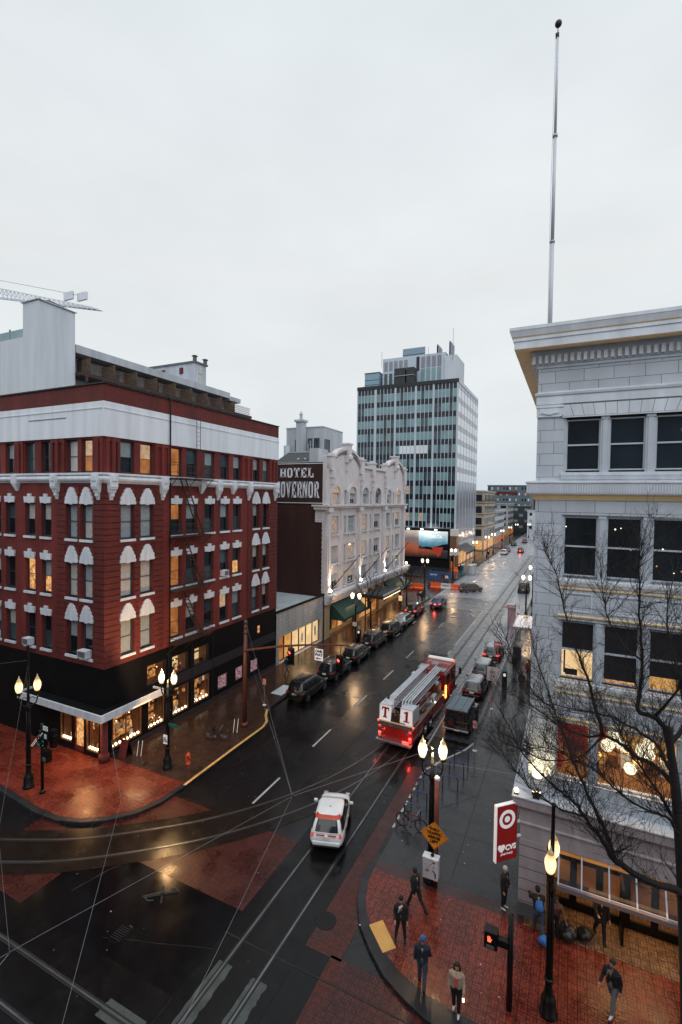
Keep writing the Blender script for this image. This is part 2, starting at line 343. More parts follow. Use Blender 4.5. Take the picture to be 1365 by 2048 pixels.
def copy_tree(o, parent=None):
    c = o.copy(); sc.collection.objects.link(c)
    if parent is not None: c.parent = parent
    for ch in list(o.children): copy_tree(ch, c)
    return c
def put(root, loc, rz=0, label=None, group=None, s=1, s3=None):
    root.location = loc; root.rotation_euler = (0, 0, rz)
    if s3: root.scale = s3
    elif s != 1: root.scale = (s, s, s)
    if label: root['label'] = label
    if group: root['group'] = group
    return root
# facade frames: ('y', plane, +1) wall along Y facing +X ; ('x', plane, -1) wall along X facing -Y
def fbox(mb, F, u0, u1, d0, d1, z0, z1, m):
    ax, p, sg = F; a, b_ = p+sg*d0, p+sg*d1
    if ax == 'y': mb.box(a, b_, u0, u1, z0, z1, m)
    else: mb.box(u0, u1, a, b_, z0, z1, m)
def fpt(F, u, d, z):
    ax, p, sg = F; return (p+sg*d, u, z) if ax == 'y' else (u, p+sg*d, z)
def fpoly(mb, F, pts, d0, d1, m):
    n = len(pts); A = [fpt(F, u, d1, z) for u, z in pts]; B = [fpt(F, u, d0, z) for u, z in pts]
    mb.face(A, m); mb.face(B[::-1], m)
    for i in range(n): j = (i+1) % n; mb.face([A[i], B[i], B[j], A[j]], m)
def wallgrid(mb, F, u0, u1, z0, z1, ops, m, depth=.28, rm=None, d=0):
    us = sorted({u0, u1, *[a for o in ops for a in o[:2]]}); zs = sorted({z0, z1, *[a for o in ops for a in o[2:4]]})
    us = [u for u in us if u0-1e-6 <= u <= u1+1e-6]; zs = [z for z in zs if z0-1e-6 <= z <= z1+1e-6]
    for i in range(len(us)-1):
        for j in range(len(zs)-1):
            cu, cz = (us[i]+us[i+1])/2, (zs[j]+zs[j+1])/2
            if any(o[0] < cu < o[1] and o[2] < cz < o[3] for o in ops): continue
            mb.face([fpt(F, us[i], d, zs[j]), fpt(F, us[i+1], d, zs[j]), fpt(F, us[i+1], d, zs[j+1]), fpt(F, us[i], d, zs[j+1])], m)
    rm = rm or m
    for a, b_, c, e_ in [o[:4] for o in ops]:
        for (p, q_) in (((a, c), (a, e_)), ((b_, c), (b_, e_)), ((a, c), (b_, c)), ((a, e_), (b_, e_))):
            mb.face([fpt(F, p[0], d, p[1]), fpt(F, q_[0], d, q_[1]), fpt(F, q_[0], d-depth, q_[1]), fpt(F, p[0], d-depth, p[1])], rm)
def sash(par, F, u0, u1, z0, z1, dp, fm, upper, lower, fw=.06, sill=None, meet=.5, cap=None, mull=0, bar=.04):
    """double-hung window: frame mesh (the window), pane, sill as children"""
    fr = MB(); zm = z0+(z1-z0)*meet
    fbox(fr, F, u0, u0+fw, -dp-.08, -dp+.02, z0, z1, fm); fbox(fr, F, u1-fw, u1, -dp-.08, -dp+.02, z0, z1, fm)
    fbox(fr, F, u0+fw, u1-fw, -dp-.08, -dp+.02, z1-fw, z1, fm); fbox(fr, F, u0+fw, u1-fw, -dp-.08, -dp+.02, z0, z0+fw*1.3, fm)
    if meet: fbox(fr, F, u0+fw, u1-fw, -dp-.07, -dp+.01, zm-bar/2, zm+bar/2, fm)
    for k in range(mull):
        uc = u0+(u1-u0)*(k+1)/(mull+1); fbox(fr, F, uc-.02, uc+.02, -dp-.07, -dp+.005, z0+fw*1.3, z1-fw, fm)
    o = fr.build('window', par)
    pn = MB()
    def q_(a, b_, m): pn.face([fpt(F, u0, -dp-.04, a), fpt(F, u1, -dp-.04, a), fpt(F, u1, -dp-.04, b_), fpt(F, u0, -dp-.04, b_)], m)
    if meet and upper != lower: q_(z0, zm, lower); q_(zm, z1, upper)
    else: q_(z0, z1, upper)
    pn.build('pane', o)
    if sill:
        sm, h, pr, ex = sill; s_ = MB(); fbox(s_, F, u0-ex, u1+ex, -dp+.02, pr, z0-h, z0, sm); s_.build('sill', o)
    return o
# ================================================================ SETTING
def sheet(name, polys, z, m):
    mb = MB()
    for p in polys: mb.face([(x, y, z) for x, y in p], m)
    return struct(mb, name)
def rect(x0, x1, y0, y1): return [(x0, y0), (x1, y0), (x1, y1), (x0, y1)]
sheet('road', [rect(-2500, 2500, -300, 3000)], 0, 'asphalt')
def kerbed(name, outer, inner, zones):
    k = MB(); k.prism(outer, -.05, .15, 'kerbstone'); struct(k, 'kerb', bevel=.02)
    for nm, poly, m, z in zones: sheet(nm, [poly], z, m)
L_out = [(-90, 16.4), (-40, 16.2), (-28.9, 15.85), (-25.2, 15.54), (-23.6, 15.64), (-22.3, 16.1), (-21.3, 16.8), (-20.35, 17.9), (-19.9, 19.2), (-19.85, 20.9), (-19.9, 28.9), (-20.15, 29.8), (-20.8, 30.6), (-21.3, 31.5), (-21.4, 32.5), (-21.4, 80.5), (-21.9, 82), (-23, 83.2), (-25, 84), (-90, 84)]
L_brick = [(-90, 16.7), (-28.9, 16.15), (-25.2, 15.86), (-23.7, 15.95), (-22.5, 16.35), (-21.5, 17.05), (-20.65, 18.05), (-20.2, 19.25), (-20.13, 21.05), (-90, 21.05)]
L_pave = [(-90, 21.05), (-20.13, 21.05), (-20.15, 28.9), (-20.4, 29.7), (-21.0, 30.6), (-21.55, 31.5), (-21.65, 32.5), (-21.65, 80.5), (-22.1, 81.8), (-23.1, 83), (-25, 83.7), (-90, 83.7)]
kerbed('left', L_out, None, [('sidewalk', L_brick, 'brick_paving', .154), ('sidewalk', L_pave, 'pavement_warm', .156)])
R_out = [(40, 14.6), (-2.5, 14.65), (-3.82, 14.87), (-4.65, 15.14), (-5.54, 15.58), (-6.39, 16.3), (-7.16, 17.12), (-7.69, 18.1), (-7.94, 18.9), (-8.0, 19.8), (-7.95, 20.8), (-7.87, 28.9), (-7.1, 30.6), (-6.15, 32.4), (-5.8, 33.6), (-5.8, 84), (40, 84)]
R_brick = [(40, 15.25), (-3.0, 15.5), (-4.16, 15.66), (-5.12, 15.98), (-5.93, 16.5), (-6.61, 17.1), (-7.12, 17.75), (-7.46, 18.5), (-7.65, 19.4), (-7.7, 20.05), (40, 20.2)]
R_band = [(-7.7, 20.05), (40, 20.2), (40, 20.75), (-7.7, 20.62)]
R_pave = [(-7.7, 20.62), (40, 20.75), (40, 83.7), (-5.55, 83.7), (-5.55, 33.6), (-5.95, 32.5), (-6.9, 30.7), (-7.6, 28.9)]
masonry('header_brick', (.07, .032, .035), (.06, .03, .032), (.03, .018, .02), .12, .28, .012, horizontal=True, wet=.25, bump=.5, spec=.4)
kerbed('right', R_out, None, [('sidewalk', R_brick, 'brick_paving', .154), ('sidewalk', R_band, 'header_brick', .156), ('sidewalk', R_pave, 'pavement', .158)])
sheet('entrance_paving', [rect(-1.3, 14, 20.0, 22.2)], .162, 'entrance_tiles')
for (x0, x1) in ((-90, -21.4), (-5.8, 60)):
    for (y0, y1) in ((102, 160), (177, 236)):
        k = MB(); k.prism(rect(x0, x1, y0, y1), -.05, .15, 'kerbstone'); struct(k, 'kerb')
        sheet('sidewalk', [rect(x0+.2 if x0 > -80 else x0, x1-.2 if x1 < 50 else x1, y0+.2, y1-.2)], .156, 'pavement')
# paving in the crossing
sheet('road', [rect(-20.2, -11.72, 11.85, 15.65), rect(-8.7, -7.62, 11.85, 15.5)], .004, 'asphalt_patch')
sheet('road', [[(-19.6, 33.2), (-15.7, 33.2), (-15.7, 37), (-19.6, 37)]], .004, 'asphalt_patch')
sheet('crosswalk', [rect(-21.4, -11.72, 15.65, 20.08), rect(-24.6, -20.2, 11.85, 15.65), rect(-8.73, -7.2, 15.5, 20.6), rect(-7.62, -2.6, 11.85, 15.6)], .008, 'brick_crossing')
sheet('road', [rect(-8.73, -7.7, 20.6, 29.2)], .006, 'maroon')  # red light reflection and painted kerb area, both put into the colour
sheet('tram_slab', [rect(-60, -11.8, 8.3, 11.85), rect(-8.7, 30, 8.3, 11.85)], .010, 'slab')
sheet('tram_slab', [rect(-11.75, -8.7, -6, 33)], .012, 'slab'); sheet('tram_slab', [rect(-11.75, -8.7, 33, 160)], .012, 'slab_pale_sheen')
sheet('road', [rect(-15.5, -11.75, 52, 84), rect(-8.7, -5.9, 33.6, 46)], .0042, 'road_mid_sheen')  # pale sheets from here on imitate the distant road's sky reflection
sheet('road', [rect(-21.2, -11.75, 75.2, 84)], .0044, 'road_step_sheen')
sheet('road', [rect(-21.2, -11.75, 84, 300), rect(-8.7, -5.9, 46, 84), rect(-8.7, -5.9, 84, 300), rect(-11.75, -8.7, 160, 300)], .0045, 'road_far_sheen')
def strip(pts, off0, off1):
    L, Rr = [], []
    for i, p in enumerate(pts):
        a = Vector(pts[max(i-1, 0)]); b_ = Vector(pts[min(i+1, len(pts)-1)]); d = (b_-a).normalized(); nrm = Vector((-d.y, d.x))
        L.append(Vector(p)+nrm*off0); Rr.append(Vector(p)+nrm*off1)
    return L, Rr
def ribbon(mb, pts, o0, o1, z, m, z0=None):
    A, B = strip(pts, o0, o1)
    for i in range(len(pts)-1):
        mb.face([(*A[i], z), (*B[i], z), (*B[i+1], z), (*A[i+1], z)][::-1], m)
def smoothline(P, n=6):
    P = [Vector((*p, 0)) if len(p) == 2 else Vector(p) for p in P]; o = []
    for i in range(len(P)-1):
        p0, p1, p2, p3 = P[max(i-1, 0)], P[i], P[i+1], P[min(i+2, len(P)-1)]
        for j in range(n):
            t = j/n; o.append(.5*((2*p1)+(p2-p0)*t+(2*p0-5*p1+4*p2-p3)*t*t+(-p0+3*p1-3*p2+p3)*t**3))
    o.append(P[-1]); return o
curve = [(p.x, p.y) for p in smoothline([(-46, 9.9), (-38, 10.1), (-31, 11.0), (-25.9, 12.5), (-23.0, 13.75), (-20.9, 14.95), (-18.6, 16.75), (-16.4, 18.8), (-14.4, 21.3), (-12.7, 24.2), (-11.4, 27.5), (-10.6, 31), (-10.25, 35)])]
sl = MB(); ribbon(sl, curve, -1.45, 1.4, .016, 'slab_brown'); struct(sl, 'tram_slab')
rl = MB()
def rail(pts, o, z=.02):
    ribbon(rl, pts, o-.035, o+.035, z+.006, 'rail_steel'); ribbon(rl, pts, o+.045, o+.10, z, 'dark_groove'); ribbon(rl, pts, o-.11, o-.045, z-.001, 'dark_groove')
ys = [(-10.23, y) for y in range(-6, 161, 6)]
rail(ys, .72); rail(ys, -.72)
rail(curve, .72, .019); rail(curve, -.72, .019)
xs = [(x, 9.88) for x in range(-60, 31, 6)]; rail(xs, .72, .022); rail(xs, -.72, .022)
struct(rl, 'tram_rails')
# expansion joints, seams
jn = MB()
for y in (14.6, 20.9, 26.6, 33, 39.5, 46, 52.5, 59, 65): jn.face([(-11.75, y-.03, .014), (-8.7, y-.03, .014), (-8.7, y+.03, .014), (-11.75, y+.03, .014)], 'dark_groove')
jn.face([(-8.7, 14.58, .0125), (-3, 14.58, .0125), (-3, 14.64, .0125), (-8.7, 14.64, .0125)], 'dark_groove')
for y in (24, 27.5, 31, 34.5, 38, 41.5, 45, 48.5, 52, 56, 60, 64, 68):
    jn.face([(-7.5 if y < 30 else -5.5, y, .1595), (-1.7, y, .1595), (-1.7, y+.025, .1595), (-7.5 if y < 30 else -5.5, y+.025, .1595)], 'dark_groove')
    jn.face([(-25.9, y, .1575), (-20.2 if y < 29 else -21.7, y, .1575), (-20.2 if y < 29 else -21.7, y+.025, .1575), (-25.9, y+.025, .1575)], 'dark_groove')
jn.face([(-4.4, 21, .1597), (-4.375, 21, .1597), (-4.375, 75, .1597), (-4.4, 75, .1597)], 'dark_groove')
for pts in (R_out[1:16], L_out[2:20]):
    for a_, b_ in zip(pts, pts[1:]):
        a2, b2 = Vector(a_), Vector(b_); ln_ = (b2-a2).length; k_ = max(1, int(ln_/1.6)); n2 = Vector((-(b2-a2).y, (b2-a2).x)).normalized()
        for i in range(k_):
            p_ = a2.lerp(b2, (i+.5)/k_); t2 = (b2-a2).normalized()*.009; sg_ = -1 if pts[0][0] > -20 else -1
            for q2 in (n2, -n2): jn.face([(*(p_-t2), .1505), (*(p_+t2), .1505), (*(p_+t2+q2*.34), .1505), (*(p_-t2+q2*.34), .1505)], 'dark_groove')
struct(jn, 'paving_joints')
# stone slabs broken out beside the rail
sb = MB()
for i in range(14):
    y = 19.6+i*.55+random.uniform(-.1, .1); x = -9.2+random.uniform(-.1, .1)
    sb.face([(x-.28, y, .0145), (x+.2, y+random.uniform(-.1, .1), .0145), (x+.22, y+.46, .0145), (x-.25, y+.42, .0145)], 'asphalt_patch')
for (x0, y0, dx, dy_, n) in ((-18.8, 24, .05, 1, 40), (-12.9, 22, .02, 1, 60), (-17.3, 40, -.03, 1, 50), (-14, 50, .3, .8, 14), (-17.5, 31, 1, .15, 9), (-13.5, 38, 1, -.1, 6), (-18.9, 13.2, .4, 1, 5), (-15.8, 12.3, 1, .35, 9), (-13.5, 52, .05, 1, 30), (-6.5, 25, .6, .8, 7)):
    x, y = x0, y0; pv = None
    for i in range(n):
        nx, ny = x+dx*.5+random.uniform(-.09, .09), y+dy_*.5; w2 = random.uniform(.012, .03)
        sb.face([(x-w2, y, .0062 if x < -8 else .1605), (x+w2, y, .0062 if x < -8 else .1605), (nx+w2, ny+.03, .0062 if x < -8 else .1605), (nx-w2, ny+.03, .0062 if x < -8 else .1605)], 'dark_groove'); x, y = nx, ny
struct(sb, 'road_patches')
# painted markings
pm = MB()
def stripe(x0, x1, y0, y1, m='paint', z=.021): pm.face([(x0, y0, z), (x1, y0, z), (x1, y1, z), (x0, y1, z)], m)
y = 21.5
while y < 158:
    if not 73 < y < 103: stripe(-15.57, -15.44, y, y+2.75)
    y += 6.83
stripe(-11.93, -11.75, 55.6, 75.1); stripe(-11.93, -11.75, 49.3, 50.3); stripe(-11.93, -11.75, 52.2, 53.6)
stripe(-11.93, -11.75, 104, 159)
stripe(-8.62, -8.5, 31, 74); stripe(-9.3, -9.16, 60, 75)
for i in range(9): stripe(-19.2, -19.08, 56+i*6.8, 57.6+i*6.8)
stripe(-19.2, -8.6, 75.1, 75.4); stripe(-19.2, -8.6, 77.95, 78.2)
stripe(-21.05, -20.85, 79.6, 89); stripe(-24.5, -24.3, 79.6, 86); stripe(-19.2, -8, 99.5, 99.8)
# bicycle-lane arrow
pm.face([(-10.5, 55.6, .021), (-10.35, 55.6, .021), (-10.0, 58.0, .021), (-10.15, 58.0, .021)], 'paint'); pm.face([(-10.35, 57.8, .0215), (-9.85, 57.8, .0215), (-10.02, 58.8, .0215)], 'paint')
struct(pm, 'road_markings')
wp = MB()
def ragged(x0, x1, y0, y1, m, z=.0165):
    n = 14; A = [(x0+random.uniform(-.02, .02), y0+(y1-y0)*i/n, z) for i in range(n+1)]; B = [(x1+random.uniform(-.05, .03), y0+(y1-y0)*i/n, z) for i in range(n+1)]
    for i in range(n): wp.face([A[i], B[i], B[i+1], A[i+1]], m)
ragged(-9.75, -9.1, 11.9, 13.6, 'worn_paint'); ragged(-11.2, -10.6, 11.2, 13.6, 'worn_paint'); ragged(-13.6, -11.9, 10.3, 10.9, 'worn_paint')
ragged(-9.75, -9.1, 4, 7.8, 'worn_paint'); ragged(-11.2, -10.6, 4, 7.8, 'worn_paint')
struct(wp, 'road_markings')
# yellow painted kerb on the left bulb, white dashes on the right kerb
kl = [(-19.93, 20.9), (-19.98, 25), (-19.98, 28.9), (-20.23, 29.75), (-20.87, 30.55), (-21.38, 31.5)]
kp = MB(); ribbon(kp, kl, -.09, .09, .1535, 'yellow_paint'); ribbon(kp, [(-7.75, 29), (-7.0, 30.62), (-6.05, 32.42), (-5.7, 33.6)], -.07, .07, .1545, 'paint')
for i in range(9):
    y = 23+i*.68; kp.face([(-7.9, y, .1545), (-7.78, y, .1545), (-7.77, y+random.uniform(.15, .45), .1545), (-7.88, y+.42, .1545)], 'paint')
struct(kp, 'kerb_paint')
# pale slab on left pavement, small bits of litter and leaves
sheet('pavement_slab', [rect(-22.9, -21.8, 34.2, 36.3)], .161, 'roof_light')
sheet('pavement_slab', [rect(-22.9, -21.8, 41.5, 43.5)], .161, 'pavement')
lt = MB()
for i in range(200):
    if random.random() < .5: x, y, z = random.uniform(-7.3, -1.8), random.uniform(16, 33), .166
    elif random.random() < .5: x, y, z = random.uniform(-25.5, -20.4), random.uniform(17, 32), .166
    else: x, y, z = random.uniform(-20, -8), random.uniform(10, 40), .03
    s_ = random.uniform(.015, .05); a = random.uniform(0, 3.1)
    lt.face([(x+s_*math.cos(a+k*2.1), y+s_*math.sin(a+k*2.1), z) for k in range(3)], random.choice(['stucco', 'wood', 'wood', 'yellow_paint', 'roofing']))
lo = lt.build('litter', kind='stuff'); lo['label'] = 'fallen leaves and scraps of litter on the wet ground'; lo['category'] = 'litter'
for (x, y, r_) in ((-8.47, 16.78, .42), (-15.33, 12.73, .42), (-17.4, 35.1, .3), (-14.6, 46.5, .3)):
    t = MB(); t._lathe([(r_, 0), (r_, .008), (r_*.93, .012), (.01, .012)], (x, y, .008), 'asphalt_patch', 28)
    for k in range(-3, 4): t.box(x-r_*.6, x+r_*.6, y+k*r_*.2-.012, y+k*r_*.2+.012, .02, .026, 'dark_groove')
    o = t.build('manhole_cover'); tag(o, {-8.47: 'round iron manhole cover between the tram rails and the brick corner', -15.33: 'round iron manhole cover in the black middle of the crossing', -17.4: 'round iron cover in the left lane near the parked cars', -14.6: 'round iron cover in the lane just past the fire engine'}[x], 'manhole cover', 'manhole covers in the road')
t = MB(); t.face([(-6.79, 17.23, .166), (-6.39, 17.68, .166), (-5.51, 16.78, .166), (-5.89, 16.37, .166)][::-1], 'tactile')
for i in range(12):
    for j in range(6):
        a = Vector((-6.79, 17.23)).lerp(Vector((-5.89, 16.37)), (i+.5)/12); b_ = Vector((-6.39, 17.68)).lerp(Vector((-5.51, 16.78)), (i+.5)/12); p = a.lerp(b_, (j+.5)/6)
        t.tube([(p.x, p.y, .166), (p.x, p.y, .175)], [.03, .02], 'tactile', 6)
tag(t.build('tactile_paving'), 'yellow tactile warning plate at the kerb of the brick corner', 'tactile plate')
# far hill and background
hl = MB(); prof = []
for i in range(61):
    x = -520+i*14; prof.append((x, 16+11*noise.noise(Vector((x*.006, 3, 0)))+3*noise.noise(Vector((x*.05, 1, 0)))))
plain('hill_green', (.07, .09, .10), .9, var=.3, scale=.05)
for (x0, z0), (x1, z1) in zip(prof, prof[1:]):
    hl.face([(x0, 640, -2), (x1, 640, -2), (x1, 760, z1+14), (x0, 760, z0+14)], 'hill_green'); hl.face([(x0, 760, z0+14), (x1, 760, z1+14), (x1, 1000, -2), (x0, 1000, -2)], 'hill_green')
struct(hl, 'hill')

# ================================================================ RED BRICK BUILDING
X0, Y0 = -26.2, 20.53
RB = thing('brick_building', 'red brick corner building with white belt course, fan-shaped white lintels and lit corner shop', 'building', (X0, Y0, 0))
FS = ('y', X0, 1); FL = ('x', Y0, -1)
rows = [(14.1, 16.38), (10.27, 12.57), (6.5, 8.8)]; TOP = (18.4, 20.5)
colS = [(21.71, 22.79, 1), (23.29, 24.4, 1), (25.95, 27.1, 0), (27.56, 28.75, 0), (29.56, 30.7, 0), (31.46, 32.55, 0), (33.11, 34.2, 0), (35.92, 36.92, 1), (37.5, 38.48, 1)]
colL = [(-28.35, -27.25, 1), (-29.8, -28.7, 1), (-32.4, -31.38, 0), (-34.2, -33.1, 0), (-36.45, -35.35, 0), (-38.1, -37.05, 0), (-40.5, -39.4, 1), (-42, -41, 1)]
YE, XE = 39.95, -44
wl = MB()
for F, cols, a, b_ in ((FS, colS, Y0, YE), (FL, colL, XE, X0)):
    ops = [(c[0], c[1], z0, z1) for c in cols for z0, z1 in rows+[TOP]]
    wallgrid(wl, F, a, b_, 5.98, 20.62, ops, 'red_brick', .34)
wl.box(XE, X0-.02, YE-.02, YE, 0, 23.2, 'brown_brick'); wl.box(XE, XE+.02, Y0+.02, YE-.02, 0, 23.2, 'brown_brick')
wl.build('wall', RB)
def ru_new(): return MB()
ru = MB()   # rusticated courses on the corner bays and the end bay
def courses(F, spans, z0, z1, holes):
    z = z0; 
    while z < z1-.1:
        for a, b_ in spans:
            cuts = sorted((c[0], c[1]) for c in holes if c[0] > a-.01 and c[1] < b_+.01 and any(r0-.0 < z+.19 < r1+.0 for r0, r1 in rows+[(r1, r1+1.1) for r0, r1 in rows]))
            u = a
            for c in cuts+[(b_, b_)]:
                ext = .12 if c[0] != c[1] and not any(r0 < z+.19 < r1 for r0, r1 in rows) else 0
                if c[0]-ext-u > .03: fbox(ru, F, u, c[0]-ext, 0, .05, z, min(z+.33, z1), 'red_brick_dark')
                u = c[1]+ext
        z += .385
courses(FS, [(Y0+.0, 25.3)], 6.0, 17.75, [c for c in colS if c[2]]); ru.build('rusticated_pier', RB); ru = MB(); courses(FS, [(35.2, YE)], 6.0, 17.75, [c for c in colS if c[2]])
ru.build('rusticated_pier', RB); ru = MB(); courses(FL, [(-30.75, X0+.05)], 6.0, 17.75, [c for c in colL if c[2]]); ru.build('rusticated_pier', RB); ru = MB(); courses(FL, [(XE, -38.9)], 6.0, 17.75, [c for c in colL if c[2]])
ru.build('rusticated_pier', RB)
kinds = ['blind', 'glass_dark', 'glass_teal_dark', 'blind_light']
special = {('S', 2): 'lit_orange'}
def fan(F, uc, z, w=.62, h=1.08):
    mb = MB(); pts = [(-w, 0), (-w*1.02, .16), (-w*.93, .2), (-w*.93, .42), (-w*.72, .55), (-w*.72, .64), (-w*.5, .8), (-w*.5, .9), (-w*.25, 1.02), (-w*.25, h), (w*.25, h), (w*.25, 1.02), (w*.5, .9), (w*.5, .8), (w*.72, .64), (w*.72, .55), (w*.93, .42), (w*.93, .2), (w*1.02, .16), (w, 0), (w*.2, 0), (w*.2, -.05), (-w*.2, -.05), (-w*.2, 0)]
    fpoly(mb, F, [(uc+u, z+v) for u, v in pts], .0, .1, 'white_stone')
    for s_ in (-.55, -.27, .27, .55):
        mb.face([fpt(F, uc+s_*w*.75-.008, .103, z), fpt(F, uc+s_*w*.75+.008, .103, z), fpt(F, uc+s_*w*.6+.008, .103, z+h*(1-abs(s_)*.75)), fpt(F, uc+s_*w*.6-.008, .103, z+h*(1-abs(s_)*.75))], 'stucco')
    return mb
def keystone(F, uc, z, w=.6):
    mb = MB(); fpoly(mb, F, [(uc-w*.88, z), (uc-w, z+.42), (uc-.17, z+.42), (uc-.19, z+.62), (uc+.19, z+.62), (uc+.17, z+.42), (uc+w, z+.42), (uc+w*.88, z), (uc+.1, z), (uc+.1, z-.04), (uc-.1, z-.04), (uc-.1, z)], 0, .09, 'white_stone'); return mb
rnd = random.Random(11)
lit = {('S', 0, 3): ('blind', 'glass_dark'), ('S', 1, 3): ('lit_curtain', 'lit_orange'), ('S', 2, 3): ('lit_orange', 'lit_orange'), ('S', 2, 0): ('lit_orange', 'glass_dark'), ('S', 2, 1): ('lit_orange', 'lit_orange'), ('S', 2, 2): ('lit_orange', 'lit_orange'),
       ('L', 0, 3): ('lit_curtain', 'lit_orange'), ('L', 1, 3): ('blind_light', 'blind_light'), ('L', 3, 1): ('lit_warm', 'lit_warm'), ('L', 2, 1): ('blind', 'lit_warm'), ('S', 0, 1): ('blind_light', 'blind_light'), ('S', 1, 1): ('blind_light', 'blind_light'), ('S', 0, 0): ('blind', 'blind'), ('S', 1, 0): ('blind', 'blind'), ('S', 0, 2): ('blind', 'blind'), ('S', 1, 2): ('blind', 'blind'),
       ('L', 0, 1): ('blind', 'blind_light'), ('L', 1, 1): ('blind_light', 'blind_light'), ('L', 0, 0): ('blind', 'blind_light'), ('L', 1, 0): ('blind', 'blind'), ('S', 6, 1): ('glass_dark', 'lit_warm'), ('S', 5, 2): ('lit_curtain', 'glass_dark')}
for tagc, F, cols in (('S', FS, colS), ('L', FL, colL)):
    for ci, (a, b_, fancy) in enumerate(cols):
        for ri, (z0, z1) in enumerate(rows+[TOP]):
            up, lo_ = lit.get((tagc, ci, ri), (rnd.choice(kinds), rnd.choice(['glass_dark', 'glass_dark', 'glass_teal_dark'])))
            w_ = sash(RB, F, a, b_, z0, z1, .22, 'slate_frame', up, lo_, fw=.08, sill=('white_stone', .16, .12, .06) if ri < 3 else None)
            if ri < 3: (fan(F, (a+b_)/2, z1) if fancy else keystone(F, (a+b_)/2, z1)).build('lintel', w_)
# upper zone: brick pilasters with sunk panels between top-floor windows
pl = MB()
for F, cols, a, b_ in ((FS, colS, Y0, YE), (FL, colL, XE, X0)):
    srt = sorted(cols); edges = [a]+[x for c in srt for x in c[:2]]+[b_]
    for i in range(0, len(edges)-1, 2):
        u0, u1 = edges[i], edges[i+1]
        if u1-u0 > .9:
            pl = MB()
            fbox(pl, F, u0+.08, u0+.3, 0, .1, 18.35, 20.6, 'red_brick'); fbox(pl, F, u1-.3, u1-.08, 0, .1, 18.35, 20.6, 'red_brick'); fbox(pl, F, u0+.3, u1-.3, 0, .1, 20.35, 20.6, 'red_brick')
            fbox(pl, F, (u0+u1)/2-.13, (u0+u1)/2+.13, 0, .16, 18.35, 20.6, 'red_brick'); pl.build('pilaster', RB)
bd = MB()
for F, a, b_ in ((FS, Y0-.14, YE), (FL, XE, X0)):
    e = .0 if F is FS else .0
    fbox(bd, F, a, b_, 0, .14, 20.62, 22.78, 'white_band'); fbox(bd, F, a-(.04 if F is FS else 0), b_, .143, .18, 22.34, 22.4, 'white_band')
bd.build('white_band', RB)
ob = MB(); fbox(ob, FL, -33.5, -29.6, .141, .17, 21.9, 21.94, 'roofing'); ob.build('band_joint', RB)
pp = MB(); fbox(pp, FS, Y0-.1, YE, -.3, .1, 22.78, 23.85, 'red_brick_dark'); fbox(pp, FL, XE, X0-.3, -.3, .1, 22.78, 23.85, 'red_brick_dark')
pp.build('parapet', RB)
cp = MB(); fbox(cp, FS, Y0-.2, YE, -.4, .2, 23.85, 23.93, 'black_paint'); fbox(cp, FL, XE, X0-.4, -.4, .2, 23.85, 23.93, 'black_paint'); cp.build('coping', RB)
rf = MB(); rf.box(XE, X0-.31, Y0+.31, YE-.02, 22.9, 23.1, 'roofing'); rf.build('roof', RB)
bl = MB()
def roll(F, a, b_, ext=0):
    p = [(0, 17.72), (.1, 17.72), (.14, 17.8), (.2, 17.82), (.27, 17.9), (.3, 18.0), (.27, 18.1), (.2, 18.17), (.16, 18.19), (.3, 18.24), (.3, 18.36), (0, 18.36)]
    for (d0, z0), (d1, z1) in zip(p, p[1:]): bl.face([fpt(F, a-(d0 if ext else 0), d0, z0), fpt(F, b_, d0, z0), fpt(F, b_, d1, z1), fpt(F, a-(d1 if ext else 0), d1, z1)], 'white_stone')
roll(FS, Y0, YE, 1); 
for (d0, z0), (d1, z1) in zip([(0, 17.72), (.1, 17.72), (.14, 17.8), (.2, 17.82), (.27, 17.9), (.3, 18.0), (.27, 18.1), (.2, 18.17), (.16, 18.19), (.3, 18.24), (.3, 18.36), (0, 18.36)], [(.1, 17.72), (.14, 17.8), (.2, 17.82), (.27, 17.9), (.3, 18.0), (.27, 18.1), (.2, 18.17), (.16, 18.19), (.3, 18.24), (.3, 18.36), (0, 18.36)]):
    bl.face([fpt(FL, XE, d0, z0), fpt(FL, X0+d0, d0, z0), fpt(FL, X0+d1, d1, z1), fpt(FL, XE, d1, z1)], 'white_stone')
bl.build('belt_course', RB, smooth=False)
def corbel(F, u):
    c = MB(); fbox(c, F, u-.3, u+.3, .0, .4, 17.7, 18.3, 'white_stone'); fbox(c, F, u-.2, u+.2, .4, .46, 17.85, 18.2, 'white_stone')
    for k in range(9):
        z1 = 17.7-k*.115; ww = .27-.012*k-(.06 if k > 4 else 0); dd = .4-.035*k+(.05 if k in (1, 2, 6) else 0)
        fbox(c, F, u-ww, u+ww, 0.051, max(dd, .1), z1-.115, z1, 'white_stone')
    c.build('corbel', RB)
for u in (20.95, 25.17, 31.06, 35.21, 39.45): corbel(FS, u)
for u in (-26.65, -30.64, -38.9): corbel(FL, u)
for F, u in ((FS, 29.13), (FS, 33.0), (FL, -34.97)):
    c = MB(); fbox(c, F, u-.26, u+.26, 0, .36, 17.72, 18.3, 'white_stone')
    for k in range(6): fbox(c, F, u-.25+.03*k, u+.25-.03*k, 0, .34-.04*k, 17.72-(k+1)*.09, 17.72-k*.09, 'white_stone')
    c.build('corbel', RB)
